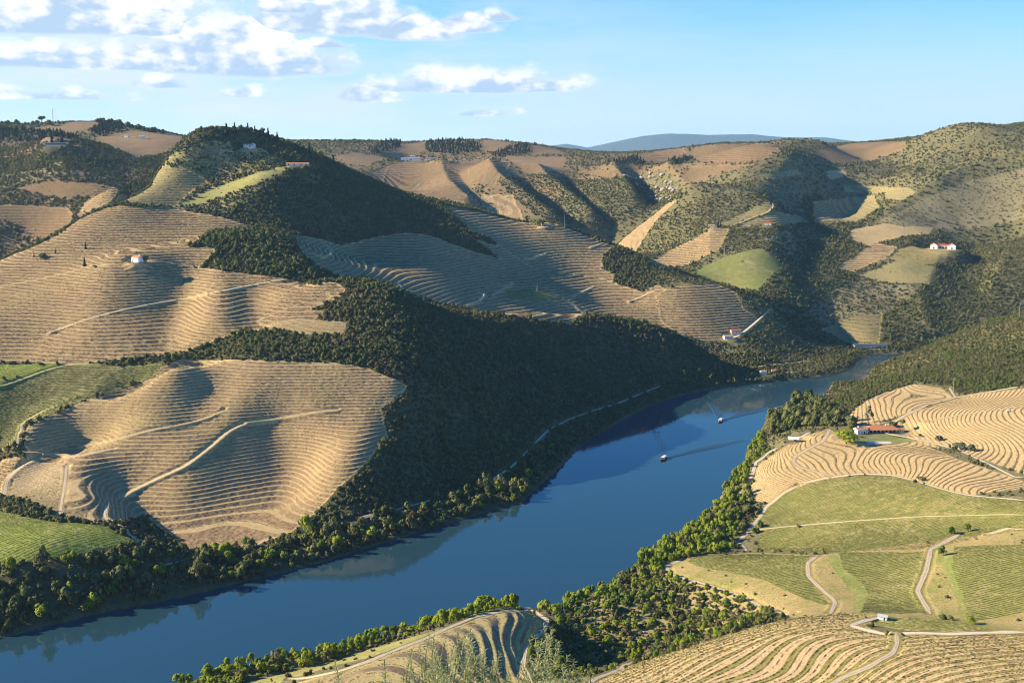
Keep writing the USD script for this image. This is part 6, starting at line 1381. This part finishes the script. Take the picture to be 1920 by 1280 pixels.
# villa with long tiled roof and a veranda of dark posts
vp, vx, vy, vz = house('villa', 'long low villa with orange tiled hip roof and dark veranda posts above the golden terraces', 'villa', 'villa', 0.06, 34, 10, 4.4, 2.4, WHITE, TILE_O,
                       [('door', cx, 0.1, 2.6, 2.9) for cx in (-13, -8.6, -4.2, 0.2, 4.6, 9.0, 13.4)], kind='hip', off=(2, 4), chimney=6.0)
for i in range(12):
    cx = -16.4 + i * 2.98
    part(vp, 'veranda_post', bx(cx - .16, cx + .16, -8.1, -7.8, -.6, 3.5), WOOD)
vr_ = trimesh.Trimesh([(-17.4, -8.7, 3.45), (17.4, -8.7, 3.45), (17.4, -4.9, 4.5), (-17.4, -4.9, 4.5), (-17.4, -8.7, 3.65), (17.4, -8.7, 3.65), (17.4, -4.9, 4.7), (-17.4, -4.9, 4.7)],
                      [(0, 2, 1), (0, 3, 2), (4, 5, 6), (4, 6, 7), (0, 1, 5), (0, 5, 4), (1, 2, 6), (1, 6, 5), (2, 3, 7), (2, 7, 6), (3, 0, 4), (3, 4, 7)], process=False)
part(vp, 'veranda_roof', vr_, TILE_O)
part(vp, 'terrace', bx(-17.6, 17.6, -9.6, -5.02, -3.5, -.12), STONE)
house('villa_wing', 'white wing house with tan roof at the left end of the villa', 'house', 'villa_wing', 0.28, 13, 9, 4.6, 1.9, WHITE, TILE_T,
      [('window', -4, 1.2, 1.3, 1.6), ('window', -1, 1.2, 1.3, 1.6), ('door', 2.0, 0, 1.4, 2.5), ('window', 4.6, 1.2, 1.3, 1.6)], off=(-3, 3), chimney=-3)
house('annex', 'small white annex with windows at the right end of the villa', 'house', 'villa', 0.06, 5.5, 7, 3.1, .9, WHITE, TILE_O, [('window', -1.3, 1.0, 1.4, 1.4), ('window', 1.3, 1.0, 1.4, 1.4)], off=(23.5, 3))
px, py = PLACES['pond']
pz = max(ground1(px - 10, py), ground1(px + 10, py), ground1(px, py - 3), ground1(px, py))
tp = bx(px - 13, px + 13, py - 4.2, py + 4.2, pz - 3, pz + .35)
tag(usdkit.mesh(stage, '/World/paved_terrace', tp, PAVE), 'pale paved terrace on the lawn in front of the villa', None, None, 'structure')

# barn: two gabled wings joined by a lower range behind
px, py = PLACES['barn']
z = ground1(px, py) + 1.0
p = thing('barn', 'white barn with two gabled wings and red roofs on the right hillside', 'barn', px, py, z, -0.42)
for sx in (-1, 1):
    r, g = gable(15, 30, 8, 4.2, along='y')
    for m in (r, g):
        m.apply_translation((sx * 18.5, 4, 0))
    part(p, 'wing', join(bx(sx * 18.5 - 7.5, sx * 18.5 + 7.5, -11, 19, -6, 8), g), WHITE)
    part(p, 'roof', r, TILE_R)
    part(p, 'door', bx(sx * 18.5 - 1.6, sx * 18.5 + 1.6, -11.06, -10.9, 0, 3.6), WOOD)
r, g = gable(22, 12, 6, 3, along='x')
for m in (r, g):
    m.apply_translation((0, 12, 0))
part(p, 'middle_range', join(bx(-11, 11, 6, 18, -6, 6), g), CREAM)
part(p, 'roof', r, TILE_R)
for cx in (-6, 0, 6):
    part(p, 'door', bx(cx - 2, cx + 2, 5.94, 6.1, 0, 4), DARKW)
part(p, 'terrace_wall', bx(-30, 28, -14, -13.3, -6, -.4), CREAM)

house('hut', 'lone pale square hut on the crest of the spur beside two cypresses', 'house', 'hut', -0.2, 14, 9, 5.5, 1.2, CREAM, TILE_T, [('door', -3, 0, 1.5, 2.5), ('window', 3, 1.5, 1.3, 1.4)], off=(-4, 0))
house('farm', 'long white farm building on the far plateau', 'farmhouse', 'long_house', 0.0, 62, 13, 8.5, 1.3, WHITE, TILE_T, [('window', cx, 3.5, 2, 2.4) for cx in range(-27, 28, 6)] + [('door', 2, 0, 4, 5)])
p_, x_, y_, z_ = house('farm_annex', 'white block with tan roof behind the long white farm on the far plateau', 'farmhouse', 'long_house', 0.1, 16, 10, 14, 2.2, CREAM, TILE_T, [], off=(4, 16))
house('farm_annex', 'little red roofed house at the right end of the long white farm', 'farmhouse', 'red_house', -0.1, 21, 10, 6, 2, WHITE, TILE_R, [('window', cx, 2.5, 1.8, 2) for cx in (-7, -2.5, 2.5, 7)], off=(2, 0))
house('summit_house', 'white house with orange red roof just below the wooded summit', 'house', 'summit_house', -0.12, 19, 9, 3.6, 1.5, WHITE, TILE_O, [('window', cx, 1.6, 1.6, 1.8) for cx in (-7.5, -4.5, -1.5)] + [('door', 2, 0, 2, 2.6), ('window', 5, 1.6, 1.6, 1.8), ('window', 8, 1.6, 1.6, 1.8)], dz=2.0, base=9, chimney=5)
house('long_low_house', 'long low house with bright orange roof on the right shoulder of the summit hill', 'house', 'long_low_house', 0.0, 38, 8, 2.8, 1.8, CREAM, TILE_O, [('door', cx, 0, 2, 2.6) for cx in (-15, -5, 6, 15)], off=(6, 0), dz=1.5, base=8)
mp, x_, y_, z_ = house('modern_house', 'modern house with flat white slab roof and dark glass front at the far left', 'house', 'modern_house', 0.08, 42, 14, 4.6, 0, CREAM, PAINT_W, [], kind='flat', dz=3, base=8)
for i in range(9):
    cx = -18.4 + i * 4.6
    part(mp, 'glass_panel', bx(cx - 2.1, cx + 2.1, -7.12, -6.98, .4, 4.3), GLASSY)
house('skyline_house', 'small white house on the brown hollow under the left skyline, right of a pair', 'house', 'skyline_house', 0.1, 13, 9, 5.5, 1.8, WHITE, TILE_T, [('window', -3, 2, 1.5, 1.6), ('window', 3, 2, 1.5, 1.6)])
house('skyline_house', 'small white house on the brown hollow under the left skyline, left of a pair', 'house', 'skyline_house2', -0.2, 11, 8, 4.5, 1.6, WHITE, TILE_T, [('window', 0, 1.6, 1.5, 1.6)])
house('farmhouse', 'white farmhouse at the foot of the round terraced knob beside the white road', 'house', 'farmhouse', 0.2, 15, 8, 4.5, 1.8, WHITE, TILE_T, [('window', -5, 1.4, 1.3, 1.5), ('door', -1.5, 0, 1.5, 2.4), ('window', 2, 1.4, 1.3, 1.5), ('window', 5.2, 1.4, 1.3, 1.5)], off=(-7, -3))
house('farmhouse', 'farmhouse with pink tiled roof, upper one of the pair beside the white road', 'house', 'farmhouse', 0.1, 17, 7, 4.2, 1.8, CREAM, TILE_R, [('window', -5, 1.4, 1.3, 1.5), ('door', 0, 0, 1.5, 2.4), ('window', 5, 1.4, 1.3, 1.5)], off=(10, 18))
house('station_house', 'white railway house by the quay at the river bend, left of two', 'house', 'station', 0.15, 9, 6, 4.2, 1.5, WHITE, TILE_T, [('door', -1, 0, 1.3, 2.3), ('window', 2.4, 1.2, 1.1, 1.3)], off=(-2, 0))
house('station_house', 'cream railway house by the quay at the river bend, right of two', 'house', 'station2', 0.15, 8, 6, 3.6, 1.4, CREAM, TILE_O, [('door', 0, 0, 1.3, 2.3)], off=(5, 2))
house('hollow_house', 'house with a faded pink roof in the green hollow behind the lone hut', 'house', 'hollow_house', -0.3, 14, 9, 4.5, 1.9, CREAM, TILE_R, [('window', -3, 1.4, 1.3, 1.4), ('door', 1, 0, 1.5, 2.4)])
house('bank_house', 'low grey stone shed among the trees beside the riverside track', 'shed', 'bank_house', 0.7, 10, 5.5, 2.6, .8, STONE, STONE, [('door', 0, 0, 2, 2.4)])
house('shed', 'tiny white shed with a grey gable roof beside the lens shaped vineyard', 'shed', 'shed', -0.5, 5.0, 3.4, 2.2, .7, PAINT_W, METAL, [('door', 1.2, 0, .9, 1.9)])
# ruin on the knoll: roofless stone walls
px, py = PLACES['ruin']
p = thing('ruined_hut', 'roofless stone hut hidden by a dark tree on the knoll', 'ruin', px, py, ground1(px, py), 0.2)
part(p, 'wall', join(bx(-6, 6, -4, -3.4, -2, 4), bx(-6, 6, 3.4, 4, -2, 5)), STONE)
part(p, 'gable_wall', join(bx(-6, -5.4, -3.38, 3.38, -2, 6), bx(5.4, 6, -3.38, 3.38, -2, 3)), STONE)
part(p, 'door', bx(-.8, .8, -4.05, -3.9, 0, 2.3), DARKW)
# marquee
px, py = PLACES['tent']
p = thing('marquee', 'white marquee tent by the riverside road below the villa', 'tent', px, py, ground1(px, py) + .2, -0.3)
r, g = gable(11, 7, 2.8, 2.0, ov=.2, th=.08)
part(p, 'canopy', join(r, g), PAINT_W)
for sx in (-5.4, 0, 5.4):
    for sy in (-3.4, 3.4):
        part(p, 'pole', bx(sx - .08, sx + .08, sy - .08, sy + .08, -.8, 2.72), METAL)
part(p, 'side_sheet', bx(-5.3, 5.3, 3.3, 3.36, 0, 2.7), PAINT_W)
# van on the pale track
px, py = PLACES['van']
zz = ground1(px, py)
p = thing('parked_van', 'white van parked on the pale track between the golden vineyards', 'van', px, py, zz + .15, 0.15)
prof = shapely.Polygon([(-2.5, .35), (2.5, .35), (2.5, 1.15), (1.95, 1.35), (1.35, 2.15), (-2.4, 2.2), (-2.5, 2.0)]).buffer(.06, join_style=1)
body = trimesh.creation.extrude_polygon(prof, 1.85, engine='earcut')
body.apply_transform(np.array([[1, 0, 0, 0], [0, 0, -1, .925], [0, 1, 0, 0], [0, 0, 0, 1.0]]))
part(p, 'body', body, PAINT_W)
part(p, 'side_window', bx(.55, 1.35, -.96, -.93, 1.35, 1.95), GLASSY)
ws = bx(-.04, .04, -.8, .8, -.45, .45)
ws.apply_transform(trimesh.transformations.rotation_matrix(-.64, (0, 1, 0)))
ws.apply_translation((1.72, 0, 1.76))
part(p, 'windscreen', ws, GLASSY)
for sx in (-1.6, 1.6):
    for sy in (-.86, .86):
        w_ = trimesh.creation.cylinder(.36, .22, sections=16)
        w_.apply_transform(trimesh.transformations.rotation_matrix(math.pi / 2, (1, 0, 0)))
        w_.apply_translation((sx, sy, .22))
        part(p, 'wheel', w_, RUBBER)

# railway bridge of three arches
px, py = PLACES['bridge']
p = thing('railway_bridge', 'pale stone railway bridge with arches over the side valley at the river bend', 'bridge', px, py, 0.0, 0.1)
sh = shapely.box(-30, -4, 30, 12.5)
for cx in (-11, 0, 11):
    sh = sh.difference(shapely.union_all([shapely.box(cx - 4, -5, cx + 4, 5), shapely.Point(cx, 5).buffer(4)]))
m = trimesh.creation.extrude_polygon(sh, 5.5, engine='earcut')
m.apply_transform(np.array([[1, 0, 0, 0], [0, 0, -1, 2.75], [0, 1, 0, 0], [0, 0, 0, 1.0]]))
part(p, 'arches', m, CREAM)
for sy in (-2.9, 2.9):
    part(p, 'parapet', bx(-32, 32, sy - .25, sy + .25, 12.5, 13.6), STONE)
part(p, 'deck', bx(-32, 32, -2.62, 2.62, 12.504, 12.9), PAVE)


# poles
def power_pole(key, h, label, yaw, mat=METAL, r=.28):
    px, py = PLACES[key]
    p = thing('power_pole', label, 'power pole', px, py, ground1(px, py) - .5, yaw)
    m = trimesh.creation.cone(r, h * 2.2, sections=8)
    m = trimesh.intersections.slice_mesh_plane(m, (0, 0, -1), (0, 0, h), cap=False)
    part(p, 'post', m, mat)
    part(p, 'crossarm', bx(-1.6, 1.6, -.1, .1, h - 1.4, h - 1.15), mat)
    for sx in (-1.4, 0, 1.4):
        c = trimesh.creation.cylinder(.12, .5, sections=8)
        c.apply_translation((sx, 0, h - .9))
        part(p, 'insulator', c, PAINT_W)


power_pole('pole1', 20, 'tall pale power pole at the top corner of the golden vineyard block', .2)
power_pole('pole2', 16, 'pale power pole in the scrub ridge above the golden vineyards', .3)
power_pole('pole3', 22, 'power pole on the scrub ridge at the right edge', .4)
power_pole('pole4', 26, 'power pole on the knoll right of the ruined hut', .1)
power_pole('pole5', 22, 'power pole at the top of the bright green meadow', .1)
power_pole('pole6', 14, 'power pole beside the small green meadow among the valley terraces', .1)
px, py = PLACES['mast']
p = thing('radio_mast', 'thin lattice radio mast on the left skyline', 'mast', px, py, ground1(px, py), 0)
H_ = 40
for a in range(3):
    c, s = math.cos(a * 2.094), math.sin(a * 2.094)
    leg = trimesh.creation.cylinder(.22, H_, sections=6)
    leg.apply_translation((c * .9, s * .9, H_ / 2))
    part(p, 'leg', leg, METAL)
br = []
for k in range(20):
    a = k * 2.094
    v0 = np.array([math.cos(a) * .9, math.sin(a) * .9, k * 2.0])
    v1 = np.array([math.cos(a + 2.094) * .9, math.sin(a + 2.094) * .9, k * 2.0 + 2])
    br.append(trimesh.creation.cylinder(.08, segment=[v0, v1], sections=5))
part(p, 'bracing', join(*br), METAL)


# ---------------------------------------------------------------- boats and their wakes
def boat(px, py, heading, L, B, top, label, red):
    p = thing('tour_boat', label, 'boat', px, py, 0.0, heading)          # bow towards +x
    n, secs = 15, []
    for i in range(n):
        t = i / (n - 1)
        x = (t - .5) * L
        w = B / 2 * (1 - abs(2 * t - 1) ** 2.6 * (.96 if t > .5 else .45))
        sheer = 1.25 + 1.0 * abs(2 * t - 1) ** 2.2
        secs.append([(x, -w, sheer), (x, -w * .9, .3), (x, -w * .45, -.5), (x, 0, -.62), (x, w * .45, -.5), (x, w * .9, .3), (x, w, sheer)])
    v = np.array(secs).reshape(-1, 3)
    f = []
    for i in range(n - 1):
        for j in range(6):
            a = i * 7 + j
            f += [(a, a + 1, a + 8), (a, a + 8, a + 7)]
    f += [(0, j + 1, j) for j in range(1, 6)] + [((n - 1) * 7, (n - 1) * 7 + j, (n - 1) * 7 + j + 1) for j in range(1, 6)]
    hull = trimesh.Trimesh(v, np.array(f)[:, ::-1], process=False)
    part(p, 'hull', hull, HULL, 40)
    rail = []
    for side in (0, 6):
        pts = v.reshape(n, 7, 3)[:, side]
        for a, b in zip(pts[:-1], pts[1:]):
            rail.append(trimesh.creation.cylinder(.12, segment=[a + [0, 0, .06], b + [0, 0, .06]], sections=6))
    part(p, 'gunwale', join(*rail), red)
    dk = [[(s[0][0], s[0][1] * .92, .9), (s[6][0], s[6][1] * .92, .9)] for s in secs]
    dv = np.array(dk).reshape(-1, 3)
    df = [(2 * i, 2 * i + 1, 2 * i + 3, 2 * i + 2) for i in range(n - 1)]
    part(p, 'deck', (dv, np.array(df)[:, ::-1]), DECK)
    cab = bx(-L * .30, L * .18, -B * .36, B * .36, .92, 2.5)
    part(p, 'cabin', cab, red)
    for k in range(6):
        cx = -L * .26 + k * L * .082
        for sy in (-1, 1):
            part(p, 'window', bx(cx - .45, cx + .45, sy * B * .36 - .03, sy * B * .36 + .03, 1.5, 2.2), GLASSY)
    part(p, 'windscreen', bx(L * .18 - .02, L * .18 + .05, -B * .3, B * .3, 1.45, 2.25), GLASSY)
    arch = shapely.Polygon([(-B * .46, 3.0), (-B * .3, 3.35), (0, 3.5), (B * .3, 3.35), (B * .46, 3.0), (B * .46, 2.9), (0, 3.38), (-B * .46, 2.9)]).buffer(.03)
    cn = trimesh.creation.extrude_polygon(arch, L * .56, engine='earcut')
    cn.apply_transform(np.array([[0, 0, 1, -L * .34], [1, 0, 0, 0], [0, 1, 0, 0], [0, 0, 0, 1.0]]))
    part(p, 'canopy', cn, top)
    for cx in (-L * .32, -L * .1, L * .08, L * .2):
        for sy in (-1, 1):
            part(p, 'canopy_post', bx(cx - .06, cx + .06, sy * B * .43 - .06, sy * B * .43 + .06, .9, 2.98), PAINT_W)
    part(p, 'bow_seat', bx(L * .24, L * .34, -B * .2, B * .2, .92, 1.35), PAINT_W)
    fl = trimesh.creation.cylinder(.05, 2.4, sections=6)
    fl.apply_translation((-L * .44, 0, 2.4))
    part(p, 'flagpole', fl, PAINT_W)


def wake(px, py, heading, name, label, length, spread=0.40):
    vs, fs = [], []
    base = 0
    for side in (-1, 1):
        for k in range(4):
            th = heading + math.pi + side * (spread - k * .055)
            d = np.array([math.cos(th), math.sin(th)])
            nr = np.array([-d[1], d[0]])
            m = 60
            s = np.linspace(2 + k * 3, length * (1 - .16 * k), m)
            prof = np.array([-1, -.6, -.3, 0, .3, .6, 1])
            hgt = np.array([0, .35, .8, 1, .8, .35, 0])
            wid = 1.3 + s / length * 3.0
            amp = .55 * np.clip(s / 8, 0, 1) * (1 - s / s[-1]) ** .6 * (1 - .15 * k) * (1 + .35 * np.sin(s * .9 + k))
            P_ = np.array([px, py]) + s[:, None] * d
            P_ = P_ + nr * (np.sin(s / 17.0 + k) * s[:, None][:, 0] * .012)[:, None]
            grid = np.stack([P_[:, None, 0] + nr[0] * prof * wid[:, None], P_[:, None, 1] + nr[1] * prof * wid[:, None], .004 + hgt * amp[:, None]], -1)
            vs.append(grid.reshape(-1, 3))
            ii = np.arange(m * 7).reshape(m, 7) + base
            fs.append(np.stack([ii[:-1, :-1], ii[1:, :-1], ii[1:, 1:], ii[:-1, 1:]], -1).reshape(-1, 4))
            base += m * 7
    v, f = np.concatenate(vs), np.concatenate(fs)
    a, b, c = v[f[:, 0]], v[f[:, 1]], v[f[:, 2]]
    fl = np.cross(b - a, c - a)[:, 2] < 0
    f[fl] = f[fl][:, ::-1]
    t = trimesh.Trimesh(v, np.vstack([f[:, [0, 1, 2]], f[:, [0, 2, 3]]]), process=False)
    tag(raw_mesh('/World/' + name, v, f, WATER, t.vertex_normals), label, None, None, 'stuff')


B1 = BOATS[0]
B2 = BOATS[1]
hd = math.atan2(-.88, -.47)
boat(B1[0], B1[1], hd, 17, 4.8, PAINT_W, 'tour boat with white canopy and red brown cabin, nearer of two on the river', REDP)
wake(B1[0], B1[1], hd, 'boat_wake', 'spreading wake of the nearer tour boat', 150, .44)
boat(B2[0], B2[1], hd + .05, 15, 4.6, PAINT_W, 'white tour boat farther up the river, beyond the first boat', PAINT_W)
wake(B2[0], B2[1], hd + .05, 'boat_wake_001', 'spreading wake of the farther tour boat', 140, .40)

# ---------------------------------------------------------------- boulders
rb = np.random.default_rng(7)
ROCKS = []
for j in range(4):
    m = trimesh.creation.icosphere(2, 1.0)
    v = m.vertices * (1 + (meshkit.fbm(m.vertices * 1.4 + j * 9, 3, j) - .5)[:, None] * .9)
    v[:, 2] *= .7
    ROCKS.append(trimesh.Trimesh(v, m.faces, process=False))
rock_proto = {}


def boulders(code, n, smin, smax, label, grp):
    polys = [p for k, p in wood_poly if k == code]
    done = 0
    while done < n:
        p = polys[rb.integers(len(polys))]
        a, b, c, d = p.bounds
        x, y = rb.uniform(a, c), rb.uniform(b, d)
        if not shapely.contains_xy(p, x, y) or on_grid(SHORE, [x], [y])[0] < 4 or not in_sight(np.array([x]), np.array([y]), 1.0)[0] or not clear_of_tracks(np.array([x]), np.array([y]))[0]:
            continue
        s = smin + (smax - smin) * rb.uniform() ** 2
        path = fresh('boulder')
        j = done % 4
        M = Gf.Matrix4d().SetScale(Gf.Vec3d(s, s * rb.uniform(.6, 1), s * rb.uniform(.6, 1.1))) * Gf.Matrix4d().SetRotate(Gf.Rotation(Gf.Vec3d(0, 0, 1), rb.uniform(0, 360))) * Gf.Matrix4d().SetTranslate(Gf.Vec3d(x, y, ground1(x, y) + s * .15))
        xf = UsdGeom.Xform.Define(stage, path)
        if j in rock_proto:
            xf.GetPrim().GetReferences().AddInternalReference(rock_proto[j])
            xf.GetPrim().SetInstanceable(True)
        else:
            usdkit.mesh(stage, path + '/stone', ROCKS[j], SCHIST, 35)
            rock_proto[j] = path
        xf.MakeMatrixXform().Set(M)
        tag(xf, label, 'boulder', grp)
        done += 1


boulders('gully', 70, .5, 1.7, 'pale boulder among the bushes of the hollow between the near vineyards', 'boulders in the near hollow')
boulders('rocks', 90, 2.0, 9.0, 'grey crag on the rocky shoulder at the plateau corner', 'crags at the plateau corner')

# ---------------------------------------------------------------- olive tree below the viewpoint, its top in the foreground
def olive_tree(x, y, top_z):
    r = np.random.default_rng(99)
    z0 = ground1(x, y)
    H = top_z - z0
    p = thing('olive_tree', 'silvery olive tree whose leafy top rises into the foreground', 'tree', x, y, z0, 0.0)
    def tube(pts, rad, mat, name):
        ms = []
        for a, b, ra in zip(pts[:-1], pts[1:], rad):
            ms.append(trimesh.creation.cylinder(ra, segment=[a, b], sections=8))
            sph = trimesh.creation.icosphere(1, ra)
            sph.apply_translation(b)
            ms.append(sph)
        part(p, name, join(*ms), mat, True)
    fork = np.array([0.05, 0.1, H * .52])
    tube([np.array([0, 0, -.6]), np.array([.08, -.05, H * .2]), np.array([-.05, .05, H * .38]), fork], [.24, .2, .17], BARK, 'trunk')
    LEAF_O = olive_leaf_mat()
    TWIG = simple('olive_twig', (0.20, 0.17, 0.11), .9, .1, .2, 8.0)
    tips = []
    for k, (tx, ty, tz) in enumerate(OLIVE_LIMBS):
        e = np.array([tx, ty, H + tz])
        mid = fork * .5 + e * .5 + r.normal(0, .08, 3)
        tube([fork, mid, e], [.075, .045], BARK, 'limb')
        tips.append((mid, e))
    n = 0
    for sx, sy, sz, ln in OLIVE_SPRIGS:
        b = np.array([sx, sy, H + sz])
        lean = np.array([r.normal(0, .16), r.normal(0, .16), 1.0])
        lean /= np.linalg.norm(lean)
        bend = np.array([r.normal(0, .12), r.normal(0, .12), 0])
        nl = int(ln / .0145)
        vv, ff, nn, cnt = [], [], [], 0
        cur = lambda t: b + lean * ln * t + bend * ln * t * t
        stem = trimesh.util.concatenate([trimesh.creation.cylinder(.004 * (1 - .7 * t) + .001, segment=[cur(t), cur(t + .125)], sections=5) for t in np.arange(0, 1, .125)])
        for i in range(nl):
            t = .06 + .94 * (i / nl)
            for s in (0, 1):
                az = i * 1.571 + s * math.pi + r.normal(0, .3)
                el = r.normal(.55, .3)
                d = np.array([math.cos(az) * math.cos(el), math.sin(az) * math.cos(el), math.sin(el)])
                sd = np.cross(d, [0, 0, 1]); sd /= np.linalg.norm(sd) + 1e-9
                up = np.cross(sd, d)
                L_ = r.uniform(.055, .085) * (1.15 - .45 * t)
                w = L_ * .13
                o = cur(t)
                tipv = o + d * L_ + up * -.12 * L_
                m1, m2 = o + d * L_ * .5 + sd * w, o + d * L_ * .5 - sd * w
                c_ = o + d * L_ * .5 + up * w * .35
                vv += [o, m1, tipv, m2, c_]
                ff += [(cnt, cnt + 1, cnt + 4), (cnt + 1, cnt + 2, cnt + 4), (cnt + 2, cnt + 3, cnt + 4), (cnt + 3, cnt, cnt + 4)]
                cnt += 5
        sp = raw_mesh(fresh('sprig', p), np.array(vv), np.array(ff), LEAF_O)
        part(str(sp.GetPath()), 'twig', stem, TWIG)


def olive_leaf_mat():
    g = Graph()
    pos = g.add('geometry') + '.position'
    bf = g.add('geometry') + '.backfacing'
    n = g.noise(pos, 9.0, 2, .5)
    top = g.ramp(n, [(.3, (0.22, 0.25, 0.10)), (.7, (0.38, 0.40, 0.17))])
    und = g.ramp(n, [(.3, (0.42, 0.44, 0.28)), (.7, (0.58, 0.58, 0.38))])
    col = g.mix(bf, top, und)
    d = g.add('principled_bsdf', base_color=col, roughness=.5, specular_ior_level=.4) + '.BSDF'
    t = g.add('translucent_bsdf', color=g.mix(1.0, col, (1.2, 1.25, .6), 'multiply')) + '.BSDF'
    return g.make('leaf_olive_near', surface=g.add('mix_closure', fac=.25, closure1=d, closure2=t) + '.closure')


def olive_layout():
    r = np.random.default_rng(5)
    limbs = [(-1.0, .1, -1.0), (-.55, -.25, -.8), (-.1, .2, -.6), (.3, -.2, -.65), (.75, .15, -.75), (1.1, -.1, -.95)]
    sprigs = []
    # height of the leafy top across the tree, relative to its highest tip
    xs = [-1.45, -1.15, -.9, -.62, -.35, -.1, .1, .28, .5, .72, .95, 1.15, 1.4]
    hs = [-.62, -.5, -.45, -.42, -.30, -.10, -.06, -.2, -.32, -.25, -.03, -.33, -.5]
    for i in range(296):
        x = r.uniform(-1.45, 1.4)
        top = np.interp(x, xs, hs) - abs(r.normal(0, .13)) - (0.0 if i % 3 == 0 else r.uniform(0, .5))
        ln = r.uniform(.34, .66)
        sprigs.append((x, r.uniform(-.9, .9), top - ln, ln))
    return limbs, sprigs


OLIVE_LIMBS, OLIVE_SPRIGS = olive_layout()
OY = 9.4
olive_tree(OLIVE_X, OY, OLIVE_TOP)
